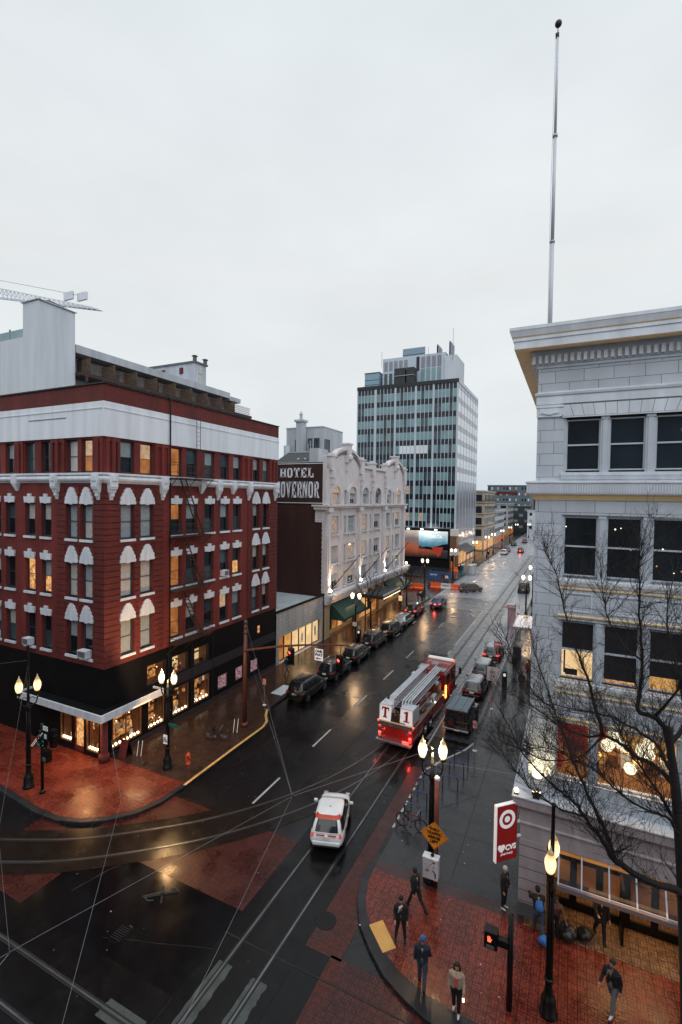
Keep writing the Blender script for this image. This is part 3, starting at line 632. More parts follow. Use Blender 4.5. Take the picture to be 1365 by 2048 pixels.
# --- shop storey
upw = [(23.89, 25.65, 3.75, 5.17), (26.2, 27.88, 3.75, 5.15), (28.5, 30.2, 3.72, 5.12), (36.85, 37.5, 4.1, 4.92)]
low = [(21.1, 23.45, .62, 2.82), (24.0, 25.5, .62, 2.8), (26.3, 27.93, .66, 2.72), (28.52, 30.27, .7, 2.7), (31.27, 32.52, .8, 2.0), (33.6, 34.67, .8, 1.98), (35.78, 36.94, .8, 1.97)]
lowL = [(-27.95, -26.75, .45, 2.9), (-30.55, -29.35, .6, 2.9)]; door = (-29.15, -28.15, .16, 2.6)
bs = MB(); wallgrid(bs, FS, Y0, YE, .1, 5.98, upw+low, 'black_panel', .3); wallgrid(bs, FL, XE, X0, .1, 5.98, lowL+[door], 'black_panel', .3)
bs.build('shop_wall', RB)
pb = MB()
for a, b_ in ((25.9, 28.2), (28.3, 30.6), (30.7, 35.4), (35.5, YE-.05)): fbox(pb, FS, a, b_, .0, .04, 2.9, 3.68, 'plum_panel')
fbox(pb, FS, 21, YE, 0, .05, .1, .45, 'plum_panel'); pb.build('panel_band', RB)
gv = MB(); 
for u in (25.82, 28.24, 30.65, 35.45): fbox(gv, FS, u-.03, u+.03, 0.001, .055, .46, 5.6, 'dark_groove')
gv.build('pier', RB)
def shopwin(par, F, op, back, bulbs=6, goods=16, dp=1.1, fm='wood', framed=True, floor=.0, name='shop_window', seed=0):
    a, b_, z0, z1 = op; r_ = random.Random(seed or int(a*100)); fr = MB()
    if framed:
        for (p, q_, c, d) in ((a, a+.07, z0, z1), (b_-.07, b_, z0, z1), (a+.07, b_-.07, z0, z0+.07), (a+.07, b_-.07, z1-.07, z1)): fbox(fr, F, p, q_, -.14, -.04, c, d, fm)
        if b_-a > 2: fbox(fr, F, a+1.1, a+1.16, -.13, -.05, z0+.07, z1-.07, fm)
    o = fr.build(name, par)
    g = MB(); g.face([fpt(F, a, -.09, z0), fpt(F, b_, -.09, z0), fpt(F, b_, -.09, z1), fpt(F, a, -.09, z1)], 'clear_glass'); g.build('pane', o)
    rm = MB(); rm.face([fpt(F, a-.1, -dp, z0-.1), fpt(F, b_+.1, -dp, z0-.1), fpt(F, b_+.1, -dp, z1+.1), fpt(F, a-.1, -dp, z1+.1)], back)
    for (p, q_) in ((((a, z0), (b_, z0))), (((a, z1), (b_, z1))), (((a, z0), (a, z1))), (((b_, z0), (b_, z1)))):
        rm.face([fpt(F, p[0], -.301, p[1]), fpt(F, q_[0], -.301, q_[1]), fpt(F, q_[0], -dp, q_[1]), fpt(F, p[0], -dp, p[1])], 'wood')
    rm.build('display_recess', o)
    gd = MB()
    for k in range(goods):
        u = r_.uniform(a+.12, b_-.12); s_ = r_.uniform(.05, .16); hgt = r_.uniform(.12, .55); lv = r_.choice([z0+.02, z0+.02, z0+.7, z0+1.3]); d = -r_.uniform(.3, dp-.15)
        if lv+hgt > z1-.1: continue
        mt = r_.choice(['wood', 'shop_back', 'bulb', 'terracotta', 'iron', 'lit_warm', 'red_brick'])
        if mt == 'bulb': gd.sphere(fpt(F, u, d, lv+hgt), .035, 'bulb', 6)
        elif r_.random() < .4: gd.tube([fpt(F, u, d, lv), fpt(F, u, d, lv+hgt)], [s_*.6, s_*.4], mt, 8)
        else: fbox(gd, F, u-s_, u+s_, d-.08, d+.06, lv, lv+hgt, mt)
    for k in range(2): fbox(gd, F, a+.1, b_-.1, -dp+.05, -dp+.35, z0+.68+.6*k, z0+.7+.6*k, 'wood')
    if goods: gd.build('display_goods', o)
    if bulbs:
        bb = MB()
        for k in range(bulbs): bb.sphere(fpt(F, a+.15+(b_-a-.3)*k/(bulbs-1), -.2, z0+.13), .085, 'bulb', 8)
        bb.build('bulb_row', o)
    return o
for i, op in enumerate(upw[:3]): shopwin(RB, FS, op, 'lit_cream' if i else 'shop_back', 0, 10 if i < 2 else 3, fm='plum_panel')
sash(RB, FS, *upw[3], .15, 'slate_frame', 'lit_warm', 'lit_warm', fw=.05)
for op in low[:4]: shopwin(RB, FS, op, 'shop_back', 5 if op[1]-op[0] < 2 else 8, 26)
for op in low[4:]:
    o = MB(); 
    for (p, q_, c, d) in ((op[0], op[0]+.06, op[2], op[3]), (op[1]-.06, op[1], op[2], op[3]), (op[0]+.06, op[1]-.06, op[2], op[2]+.06), (op[0]+.06, op[1]-.06, op[3]-.06, op[3])): fbox(o, FS, p, q_, -.08, 0, c, d, 'plum_panel')
    o = o.build('poster_case', RB); g = MB(); g.face([fpt(FS, op[0], -.06, op[2]), fpt(FS, op[1], -.06, op[2]), fpt(FS, op[1], -.06, op[3]), fpt(FS, op[0], -.06, op[3])], 'lit_poster'); g.build('poster', o)
for op in lowL: shopwin(RB, FL, op, 'shop_back', 5, 16)
dr = MB(); 
for (p, q_, c, d) in ((door[0], door[0]+.12, door[2], door[3]), (door[1]-.12, door[1], door[2], door[3]), (door[0]+.12, door[1]-.12, door[2], .5), (door[0]+.12, door[1]-.12, door[3]-.12, door[3])): fbox(dr, FL, p, q_, -.2, -.1, c, d, 'red_brick')
dr = dr.build('door', RB); g = MB(); g.face([fpt(FL, door[0], -.15, .5), fpt(FL, door[1], -.15, .5), fpt(FL, door[1], -.15, 2.5), fpt(FL, door[0], -.15, 2.5)], 'lit_warm'); g.build('pane', dr)
h_ = MB(); h_.tube([fpt(FL, door[0]+.1, -.05, 1.0), fpt(FL, door[0]+.1, -.05, 1.35)], .02, 'steel', 6); h_.build('handle', dr)
c_ = MB(); c_.lathe([(.34, .1), (.34, .55), (.26, .62), (.22, .72), (.2, 3.1)], (X0-.05, Y0+.02, 0), 'red_brick_dark', 20); c_.build('column', RB, smooth=True)
cn = MB(); t_, b2 = 3.62, 3.17
cn.box(-33.4, -25.32, 19.62, 20.5, 3.3, 3.5, 'black_panel'); cn.box(-26.17, -25.32, 20.52, 24.35, 3.3, 3.5, 'black_panel')
cn = cn.build('canopy', RB)
cf_ = MB(); cf_.box(-33.4, -25.22, 19.52, 19.62, b2, t_, 'white_stone'); cf_.box(-25.32, -25.22, 19.62, 24.45, b2, t_, 'white_stone'); cf_.box(-26.15, -25.32, 24.35, 24.45, b2, t_, 'white_stone'); cf_.box(-33.5, -33.4, 19.52, 20.5, b2, t_, 'white_stone')
cf_.build('fascia', cn)
# window air conditioners
for F, a, b_, z in ((FL, -28.3, -27.5, 6.55), (FL, -34.05, -33.4, 6.55), (FL, -38, -37.3, 6.55), (FS, 31.6, 32.2, 10.35)):
    ac = MB(); fbox(ac, F, a, b_, -.1, .35, z, z+.48, 'white_stone'); fbox(ac, F, a+.06, b_-.06, .35, .362, z+.06, z+.42, 'roofing')
    for k in range(5): fbox(ac, F, a+.06, b_-.06, .362, .37, z+.09+k*.07, z+.11+k*.07, 'steel')
    ac.build('air_conditioner', RB)
# fire escape
lv = [(18.22, 25.6, 29.5), (14.0, 25.6, 29.4), (10.1, 25.6, 29.4), (6.25, 25.6, 29.4)]
fe = thing_part('fire_escape', RB)
fe_root = fe
for z, a, b_ in lv:
    fe = MB()
    for k in range(8): fbox(fe, FS, a, b_, .12+k*.12, .17+k*.12, z, z+.05, 'rust_iron')
    for hz in (.45, .95):
        fe.bar(fpt(FS, a, 1.05, z+hz), fpt(FS, b_, 1.05, z+hz), .035, .035, 'rust_iron')
        for u in (a, b_): fe.bar(fpt(FS, u, .05, z+hz), fpt(FS, u, 1.05, z+hz), .035, .035, 'rust_iron')
    n = 22
    for k in range(n+1):
        u = a+(b_-a)*k/n; fe.bar(fpt(FS, u, 1.05, z), fpt(FS, u, 1.05, z+.95), .018, .018, 'rust_iron')
    for u in (a+.1, (a+b_)/2, b_-.1): fe.bar(fpt(FS, u, 0, z-.8), fpt(FS, u, .95, z), .04, .04, 'rust_iron')
    fe.build('balcony', fe_root)
fe = fe_root
for (zt, zb, ua, ub) in ((18.22, 14.0, 26.6, 28.6), (14.0, 10.1, 26.6, 28.6), (10.1, 6.25, 26.6, 28.6)):
    l = MB()
    for dd in (.35, .85): l.bar(fpt(FS, ua, dd, zt), fpt(FS, ub, dd, zb), .09, .05, 'rust_iron')
    for k in range(12): t = (k+.5)/12; l.bar(fpt(FS, ua+(ub-ua)*t, .35, zt+(zb-zt)*t), fpt(FS, ua+(ub-ua)*t, .85, zt+(zb-zt)*t), .14, .03, 'rust_iron')
    l.build('stair', fe)
l = MB()
for u in (28.1, 28.52): l.tube([fpt(FS, u, .5, 18.3), fpt(FS, u, .5, 22.9)], .022, 'rust_iron', 6)
for k in range(14): l.bar(fpt(FS, 28.1, .5, 18.6+k*.32), fpt(FS, 28.52, .5, 18.6+k*.32), .02, .02, 'rust_iron')
for u in (27.2, 27.8): l.tube([fpt(FS, u, .45, 22.9), fpt(FS, u, .45, 24.7), fpt(FS, u, .2, 25.0), fpt(FS, u, -.5, 24.9), fpt(FS, u, -.7, 23.1)], .022, 'rust_iron', 6)
l.bar(fpt(FS, 27.2, .45, 22.9), fpt(FS, 28.52, .5, 22.9), .04, .04, 'rust_iron'); l.build('roof_ladder', fe)
sp = MB(); sp.tube([(-25.95, 25.72, .2), (-25.95, 25.72, 24.0), (-26.0, 25.72, 24.15), (-26.3, 25.6, 24.2)], .055, 'black_paint', 8); sp.build('standpipe', RB)
# ================================================================ LOW WHITE SHOP BUILDING
LW = thing('shop_building', 'low white block building with pale flat roof between the brick building and the hotel', 'building', (-26.2, 40, 0))
FW = ('y', -26.15, 1)
mb = MB(); wallgrid(mb, FW, 39.97, 49.95, .1, 5.4, [(40.5, 49.6, .16, 2.85)], 'grey_block', .5); mb.box(-44, -26.45, 39.97, 40.0, .1, 5.2, 'grey_block'); mb.build('wall', LW)
mb = MB(); mb.box(-44, -26.5, 40.0, 49.95, 5.1, 5.25, 'roof_light'); mb.build('roof', LW)
mb = MB(); fbox(mb, FW, 39.97, 49.95, -.25, .06, 5.4, 5.55, 'black_paint'); mb.build('coping', LW)
for i in range(6):
    a = 40.6+i*1.5; o = MB()
    for (p, q_, c, d) in ((a, a+.06, .2, 2.8), (a+1.38, a+1.44, .2, 2.8), (a+.06, a+1.38, .2, .26), (a+.06, a+1.38, 2.74, 2.8)): fbox(o, FW, p, q_, -.5, -.42, c, d, 'black_paint')
    o = o.build('shop_window', LW); g = MB()
    mt = 'lit_orange' if i in (0,) else ('hall_warm' if i == 1 else 'lit_cream')
    g.face([fpt(FW, a, -.46, .2), fpt(FW, a+1.44, -.46, .2), fpt(FW, a+1.44, -.46, 2.8), fpt(FW, a, -.46, 2.8)], mt)
    g.build('pane', o)
    if i in (3, 5):
        s_ = MB(); fbox(s_, FW, a+.45, a+.85, -.42, -.40, 1.0, 2.1, 'white_stone'); fbox(s_, FW, a+.56, a+.74, -.399, -.39, 1.25, 1.4, 'iron'); fbox(s_, FW, a+.58, a+.7, -.399, -.39, 1.5, 1.85, 'iron'); s_.build('notice', o)
# ================================================================ HOTEL
HT = thing('hotel_building', 'ornate white terracotta hotel with curved gables, arched windows and a brown brick side wall', 'building', (-26, 50, 0))
FH = ('y', -26.0, 1); FB = ('x', 50.0, -1)
HY0, HY1 = 50.0, 79.3
bays = [(51.44, 53.56, 1), (55.05, 55.75, 0), (56.25, 58.5, 1), (60.5, 62.75, 1), (63.65, 64.25, 0), (65.2, 67.55, 1), (70.12, 72.1, 1), (73.3, 73.95, 0), (74.7, 76.8, 1)]
hr = [(12.6, 14.73), (9.03, 11.14), (5.9, 7.7)]
mb = MB(); ops = [(a, b_, z0, z1) for a, b_, wd in bays for z0, z1 in hr]+[(a, b_, 16.2, 17.6 if wd else 18.0) for a, b_, wd in bays]
wallgrid(mb, FH, HY0, HY1, 5.5, 20.4, ops, 'hotel_stone', .4)
# gable walls
def gable(c, hw, pk):
    pts = [(c-hw, 20.4)]+[(c+hw*math.cos(t), 20.4+(pk-20.4)*math.sin(t)**.8) for t in [math.pi-math.pi*k/14 for k in range(1, 14)]]+[(c+hw, 20.4)]
    fpoly(mb, FH, pts[::-1], -.5, 0, 'hotel_stone')
    return pts
g1 = gable(55.6, 4.2, 23.0); g2 = gable(74.0, 4.2, 22.9)
fbox(mb, FH, 59.8, 69.8, -.5, 0, 20.4, 21.1, 'hotel_stone')
mb.box(-44, -26.05, 79.28, HY1, .1, 20.4, 'brown_brick')
mb.build('wall', HT)
cp = MB()
for g in (g1, g2):
    for (a, z0), (b_, z1) in zip(g, g[1:]):
        n_ = (Vector((b_-a, z1-z0)).normalized())
        cp.face([fpt(FH, a, .3, z0), fpt(FH, b_, .3, z1), fpt(FH, b_, .3, z1+.35), fpt(FH, a, .3, z0+.35)], 'hotel_stone')
        cp.face([fpt(FH, a, -.5, z0+.35), fpt(FH, a, .3, z0+.35), fpt(FH, b_, .3, z1+.35), fpt(FH, b_, -.5, z1+.35)], 'hotel_stone')
        cp.face([fpt(FH, a, 0, z0), fpt(FH, b_, 0, z1), fpt(FH, b_, .3, z1), fpt(FH, a, .3, z0)], 'hotel_stone')
        cp.face([fpt(FH, a, .12, z0-.45), fpt(FH, b_, .12, z1-.45), fpt(FH, b_, .12, z1-.25), fpt(FH, a, .12, z0-.25)], 'roofing')
fbox(cp, FH, 59.8, 69.8, -.5, .3, 21.1, 21.45, 'hotel_stone'); cp.build('gable_coping', HT)
for u, zt in ((51.3, 21.9), (60.2, 22.1), (64.4, 21.9), (69.7, 22.0), (78.7, 21.9)):
    p = MB(); fbox(p, FH, u-.55, u+.55, -.5, .35, 20.3, zt, 'hotel_stone'); fbox(p, FH, u-.7, u+.7, -.6, .45, zt, zt+.2, 'hotel_stone'); fbox(p, FH, u-.4, u+.4, -.3, .3, zt+.2, zt+.45, 'hotel_stone')
    fbox(p, FH, u-.35, u+.35, 0, .45, 19.4, 20.3, 'hotel_stone'); fbox(p, FH, u-.22, u+.22, 0, .3, 18.6, 19.4, 'hotel_stone'); fbox(p, FH, u-.12, u+.12, 0, .2, 18.0, 18.6, 'hotel_stone')
    p.build('finial_pier', HT)
for c, pk in ((55.6, 23.0), (74.0, 22.9)):
    p = MB(); fbox(p, FH, c-.5, c+.5, -.5, .5, pk-.4, pk+.75, 'hotel_stone'); fbox(p, FH, c-.7, c+.7, -.6, .6, pk+.75, pk+.95, 'hotel_stone')
    fbox(p, FH, c-.45, c+.45, 0, .45, pk-1.5, pk-.4, 'hotel_stone'); p.sphere(fpt(FH, c, .45, pk-.9), .45, 'hotel_stone', 10); fbox(p, FH, c-.2, c+.2, 0, .25, pk-2.6, pk-1.5, 'hotel_stone'); p.build('cartouche', HT)
pil = MB()
for u in (50.45, 59.6, 69.0, 78.4): 
    p = MB(); fbox(p, FH, u-.45, u+.45, 0, .28, 5.6, 15.6, 'hotel_stone'); fbox(p, FH, u-.28, u+.28, .28, .38, 5.8, 15.3, 'hotel_stone'); fbox(p, FH, u-.6, u+.6, 0, .55, 15.3, 15.85, 'hotel_stone'); p.build('pilaster', HT)
for u in (54.2, 64.75, 72.7):
    p = MB(); fbox(p, FH, u-.18, u+.18, 0, .14, 5.6, 15.6, 'hotel_stone'); p.build('pilaster', HT)
mb = MB()
for d, z0, z1 in ((.35, 15.75, 15.95), (.6, 15.95, 16.15)): fbox(mb, FH, 50.0, HY1+.2, 0, d, z0, z1, 'hotel_stone')
for k in range(48): fbox(mb, FH, 50.3+k*.6, 50.5+k*.6, .35, .5, 15.72, 15.95, 'hotel_stone')
mb.box(-27.6, -25.4, 49.4, 49.98, 15.95, 16.15, 'hotel_stone'); mb.box(-27.4, -25.65, 49.55, 49.98, 15.6, 15.95, 'hotel_stone')
mb.build('cornice', HT)
mb = MB(); fbox(mb, FH, 49.9, HY1+1.1, 0, .85, 5.25, 5.55, 'white_stone'); fbox(mb, FH, 49.9, HY1+1, 0, .6, 4.75, 5.25, 'hotel_stone'); fbox(mb, FH, 49.95, HY1+.9, 0, .4, 4.35, 4.75, 'hotel_stone'); mb.build('ledge', HT)
hl_ = {(0, 0): 1, (2, 1): 1, (3, 1): 1, (0, 3): 1, (4, 2): 1, (2, 2): 1, (3, 0): 0}
for ci, (a, b_, wd) in enumerate(bays):
    for ri, (z0, z1) in enumerate(hr+[(16.2, 17.6 if wd else 18.0)]):
        k = 'lit_hotel' if (ci, ri) in hl_ else rnd.choice(['blind', 'blind_light', 'lit_hotel', 'glass_teal_dark', 'blind'])
        w_ = sash(HT, FH, a, b_, z0, z1, .25, 'white_frame', k, k if rnd.random() < .6 else 'glass_dark', fw=.1, sill=('hotel_stone', .2, .25, .12), mull=2 if wd else 0, meet=.5)
        if wd:
            br = MB(); 
            for u in (a+.2, b_-.2): fbox(br, FH, u-.12, u+.12, 0.001, .2, z0-.5, z0-.2, 'hotel_stone')
            br.build('sill_bracket', w_)
        if ri == 3 and wd:
            ar = MB(); c = (a+b_)/2; r_ = (b_-a)/2; n = 12
            pts = [(c+r_*math.cos(math.pi*k/n), 17.6+r_*.8*math.sin(math.pi*k/n)) for k in range(n+1)]; po = [(c+(r_+.35)*math.cos(math.pi*k/n), 17.6+(r_*.8+.35)*math.sin(math.pi*k/n)) for k in range(n+1)]
            fpoly(ar, FH, pts, .002, .02, k)
            for i in range(n):
                ar.face([fpt(FH, *(pts[i][0], .22, pts[i][1])), fpt(FH, pts[i+1][0], .22, pts[i+1][1]), fpt(FH, po[i+1][0], .22, po[i+1][1]), fpt(FH, po[i][0], .22, po[i][1])], 'hotel_stone')
                ar.face([fpt(FH, po[i][0], 0, po[i][1]), fpt(FH, po[i+1][0], 0, po[i+1][1]), fpt(FH, po[i+1][0], .22, po[i+1][1]), fpt(FH, po[i][0], .22, po[i][1])], 'hotel_stone')
                ar.face([fpt(FH, pts[i][0], 0, pts[i][1]), fpt(FH, pts[i+1][0], 0, pts[i+1][1]), fpt(FH, pts[i+1][0], .22, pts[i+1][1]), fpt(FH, pts[i][0], .22, pts[i][1])], 'hotel_stone')
            for u in (a-.35, b_): fbox(ar, FH, u, u+.35, 0, .22, 16.2, 17.6, 'hotel_stone')
            ar.build('arch', w_)
# ground floor
mb = MB(); shops = [(51.4, 59.0, .2, 3.9), (60.4, 67.8, .2, 3.9), (69.4, 78.6, .2, 3.9)]
plain('cream_stone', (.5, .36, .22), .6, var=.15)
wallgrid(mb, FH, HY0, HY1, .1, 4.4, shops, 'cream_stone', .8, 'wood'); mb.build('ground_floor_wall', HT)
for si, (a, b_, z0, z1) in enumerate(shops):
    n = int((b_-a)/1.5); ww = (b_-a)/n
    for k in range(n):
        o = MB(); u0, u1 = a+k*ww, a+(k+1)*ww
        for (p, q_, c, d) in ((u0, u0+.12, z0, z1), (u1-.12, u1, z0, z1), (u0+.12, u1-.12, z0, .7), (u0+.12, u1-.12, z1-.15, z1)): fbox(o, FH, p, q_, -.6, -.45, c, d, 'cream')
        o = o.build('shop_window', HT); g = MB(); g.face([fpt(FH, u0, -.52, .7), fpt(FH, u1, -.52, .7), fpt(FH, u1, -.52, z1), fpt(FH, u0, -.52, z1)], ['glass_dark', 'lit_orange', 'lit_warm'][(k+si) % 3]); g.build('pane', o)
def awning(a, b_, emblem=False):
    m_ = MB(); P = lambda u, d, z: fpt(FH, u, d, z)
    m_.face([P(a, .05, 4.2), P(b_, .05, 4.2), P(b_, 1.9, 2.55), P(a, 1.9, 2.55)], 'green_awning'); m_.face([P(a, .05, 4.16), P(a, 1.9, 2.51), P(b_, 1.9, 2.51), P(b_, .05, 4.16)], 'green_awning')
    m_.face([P(a, 1.9, 2.55), P(b_, 1.9, 2.55), P(b_, 1.9, 2.25), P(a, 1.9, 2.25)], 'green_awning')
    for u in (a, b_): m_.face([P(u, .05, 4.2), P(u, 1.9, 2.55), P(u, 1.9, 2.25), P(u, .05, 2.25)], 'green_awning')
    for k in range(1, 6): u = a+(b_-a)*k/6; m_.face([P(u-.02, .06, 4.21), P(u+.02, .06, 4.21), P(u+.02, 1.9, 2.57), P(u-.02, 1.9, 2.57)], 'roof_dark')
    o = m_.build('awning', HT)
    if emblem:
        e_ = MB(); c = b_-1.6
        for k in range(7):
            t = k*math.pi*2/7; p0 = (c+.1*math.cos(t), .8+.1*math.sin(t)); p1 = (c+.5*math.cos(t), .8+.45*math.sin(t))
            e_.bar(P(p0[0], p0[1], 4.2-(p0[1]-.05)*.892+.03), P(p1[0], p1[1], 4.2-(p1[1]-.05)*.892+.03), .16, .02, 'white_stone')
        e_.build('emblem', o)
awning(51.6, 58.6); awning(69.6, 78.4, True)
mq = MB(); mq.box(-25.9, -22.6, 60.6, 67.6, 3.35, 3.75, 'rust_iron'); mq.box(-25.8, -22.7, 60.7, 67.5, 3.75, 3.78, 'roof_dark')
for k in range(14): mq.box(-25.7, -22.8, 60.9+k*.48, 61.0+k*.48, 3.78, 3.9, 'roofing')
for k in range(24): mq.sphere((-22.55, 60.75+k*.29, 3.42), .04, 'bulb', 6)
for k in range(8): mq.box(-22.62-.0, -22.5, 60.6+k*.88, 61.1+k*.88, 3.75, 4.0, 'hotel_stone')
mq.build('marquee', HT)
# side wall, painted sign
mb = MB(); mb.box(-44, -26.05, 49.98, 50.3, .1, 21.2, 'brown_brick'); mb.build('side_wall', HT)
cq = MB()
for k in range(34):
    z = 5.7+k*.28; ww = 1.15+(.12 if k % 2 else 0); cq.box(-26.0-ww*.35, -25.95, 49.9, 49.98, z, z+.26, 'hotel_stone')
for k in range(7): z = 14.1+k*.22; cq.box(-27.35+k*-.0, -25.95, 49.86, 49.98, z, z+.2, 'hotel_stone')
cq.box(-26.35, -25.9, 49.85, 49.98, 16.15, 21.8, 'hotel_stone'); cq.build('quoins', HT)
sg = MB(); sg.box(-34.5, -26.3, 49.9, 49.98, 16.3, 21.15, 'brown_brick')
plain('sign_white', (.72, .75, .8), .7, var=.14, scale=4)
for (a, b_, c, d) in ((-34.5, -26.3, 21.0, 21.08), (-34.5, -26.3, 16.3, 16.38), (-26.38, -26.3, 16.38, 21.0)): sg.box(a, b_, 49.86, 49.9, c, d, 'sign_white')
sg = sg.build('painted_sign', HT)
LET = {'H': [(0, 0, .3, 1), (.7, 0, 1, 1), (.3, .42, .7, .58), (-.08, 0, .38, .12), (.62, 0, 1.08, .12), (-.08, .88, .38, 1), (.62, .88, 1.08, 1)],
 'O': 'O', 'T': [(.35, 0, .65, 1), (0, .84, 1, 1), (.2, 0, .8, .12), (0, .66, .14, .84), (.86, .66, 1, .84)],
 'E': [(.1, 0, .4, 1), (0, 0, 1, .16), (0, .84, 1, 1), (.4, .43, .75, .57), (.86, .16, 1, .32), (.86, .68, 1, .84), (.66, .34, .75, .66)],
 'L': [(.1, 0, .42, 1), (0, 0, 1, .16), (0, .88, .55, 1), (.84, .16, 1, .4)], 'G': 'G', 'V': 'V', 'R': 'R', 'N': 'N'}
def letter(mb, ch, x, z, wd, h, y0=49.84, y1=49.9, m='sign_white'):
    F = ('x', 0, -1)
    def P(pts): fpoly(mb, ('x', y1, -1), [(x+u*wd, z+v*h) for u, v in pts], 0, y1-y0, m)
    def ring(a0, a1, n=16, t=.3):
        for k in range(n):
            t0 = a0+(a1-a0)*k/n; t1 = a0+(a1-a0)*(k+1)/n
            sq = lambda c: math.copysign(abs(c)**.6, c)
            P([(.5+.5*sq(math.cos(t0)), .5+.5*sq(math.sin(t0))), (.5+.5*sq(math.cos(t1)), .5+.5*sq(math.sin(t1))), (.5+(.5-t)*sq(math.cos(t1)), .5+.38*sq(math.sin(t1))), (.5+(.5-t)*sq(math.cos(t0)), .5+.38*sq(math.sin(t0)))])
    d = LET[ch]
    if isinstance(d, list):
        for a, b_, c, e_ in d: P([(a, b_), (c, b_), (c, e_), (a, e_)])
    elif d == 'O': ring(0, 2*math.pi)
    elif d == 'G': ring(.9, 2*math.pi-.35); P([(.68, 0), (1, 0), (1, .48), (.68, .48)]); P([(.5, .38), (1.05, .38), (1.05, .48), (.5, .48)]); P([(.84, .66), (1, .66), (1, 1), (.84, 1)])
    elif d == 'V': P([(0, 1), (.34, 1), (.58, .25), (.5, 0), (.42, 0)]); P([(.42, 0), (.58, 0), (.98, 1), (.78, 1), (.5, .25)]); P([(-.08, .88), (.42, .88), (.42, 1), (-.08, 1)]); P([(.62, .88), (1.08, .88), (1.08, 1), (.62, 1)])
    elif d == 'N': P([(0, 0), (.22, 0), (.22, 1), (0, 1)]); P([(.76, 0), (.98, 0), (.98, 1), (.76, 1)]); P([(.1, 1), (.4, 1), (.95, 0), (.7, 0)]); P([(-.08, 0), (.32, 0), (.32, .12), (-.08, .12)]); P([(-.08, .88), (.3, .88), (.3, 1), (-.08, 1)]); P([(.64, .88), (1.08, .88), (1.08, 1), (.64, 1)])
    elif d == 'R': P([(.08, 0), (.38, 0), (.38, 1), (.08, 1)]); P([(0, .86), (.75, .86), (.75, 1), (0, 1)]); P([(.38, .44), (.75, .44), (.75, .57), (.38, .57)]); P([(.68, .5), (.96, .56), (.98, .72), (.96, .88), (.7, 1)]); P([(.5, .5), (.72, .5), (.95, .1), (1.08, .1), (1.08, 0), (.78, 0)]); P([(0, 0), (.46, 0), (.46, .12), (0, .12)])
lt_ = MB()
for i, ch in enumerate('HOTEL'): letter(lt_, ch, -32.25+i*.965, 19.38, .74, 1.15)
for i, ch in enumerate('GOVERNOR'): letter(lt_, ch, -32.95+i*.775, 16.95, .62, 1.95)
lt_.build('lettering', sg)
mb = MB(); mb.box(-44, -26.5, 50.31, 79.2, 20.2, 20.4, 'roofing'); mb.build('roof', HT)
# roof structures
mb = MB(); mb.face([(-33.5, 50.4, 21.3), (-28.5, 50.4, 21.3), (-28.5, 53.5, 22.75), (-33.5, 53.5, 22.75)], 'roof_dark'); mb.box(-33.5, -28.5, 50.32, 50.4, 20.4, 21.3, 'stucco'); mb.box(-33.5, -28.5, 53.5, 53.8, 20.4, 22.9, 'stucco')
for x in (-30.6, -29.6): mb.box(x-.12, x+.12, 51.2, 51.4, 21.6, 21.85, 'white_stone')
mb.build('skylight_roof', HT)
mb = MB(); mb.box(-28.5, -27.35, 50.35, 53, 20.4, 22.9, 'stucco'); mb.box(-27.35, -26.4, 50.35, 53, 20.4, 22.1, 'stucco_light'); mb.build('roof_block', HT)
FT = ('x', 62.0, -1)
mb = MB(); mb.box(-39.1, -32.87, 62, 68.6, 20.4, 27.3, 'stucco'); mb.box(-39.2, -32.8, 61.9, 68.7, 27.3, 27.42, 'stucco_light')
mb.build('penthouse', HT)
for a, b_, z0, z1 in ((-37.5, -36.8, 23.4, 25.6), (-35.3, -33.4, 23.4, 25.7)): sash(HT, ('x', 61.9, -1), a, b_, z0, z1, -.05, 'roofing', 'glass_teal_dark', 'glass_teal_dark', mull=2)
sash(HT, ('y', -32.8, 1), 62.5, 64, 22.6, 25.6, -.05, 'roofing', 'glass_teal_dark', 'glass_teal_dark', mull=2)
mb = MB(); mb.box(-36.6, -35.5, 60.6, 61.7, 20.4, 28.0, 'stucco'); mb.box(-36.8, -35.3, 60.4, 61.9, 28.0, 28.3, 'stucco'); mb.tube([(-36.05, 61.1, 28.3), (-36.05, 61.1, 29.1)], .22, 'stucco', 10); mb.tube([(-36.05, 61.1, 29.1), (-36.05, 61.1, 29.6)], [.3, .05], 'stucco', 10); mb.build('chimney', HT)
mb = MB(); mb.tube([(-38.2, 60.8, 20.4), (-38.2, 60.8, 24.6)], .5, 'stucco_light', 12)
mb.build('roof_vent', HT)
for x in (-34.7, -34.3, -33.9): mb = MB(); mb.tube([(x, 60.9, 20.4), (x, 60.9, 25.2+(x+34.3))], .12, 'steel', 8); mb.build('roof_vent', HT)
mb = MB(); mb.box(-30, -27.5, 66, 69, 20.4, 22.2, 'grey_metal'); mb.box(-30.1, -27.4, 65.9, 69.1, 22.2, 22.4, 'stucco_light'); mb.build('roof_unit', HT)
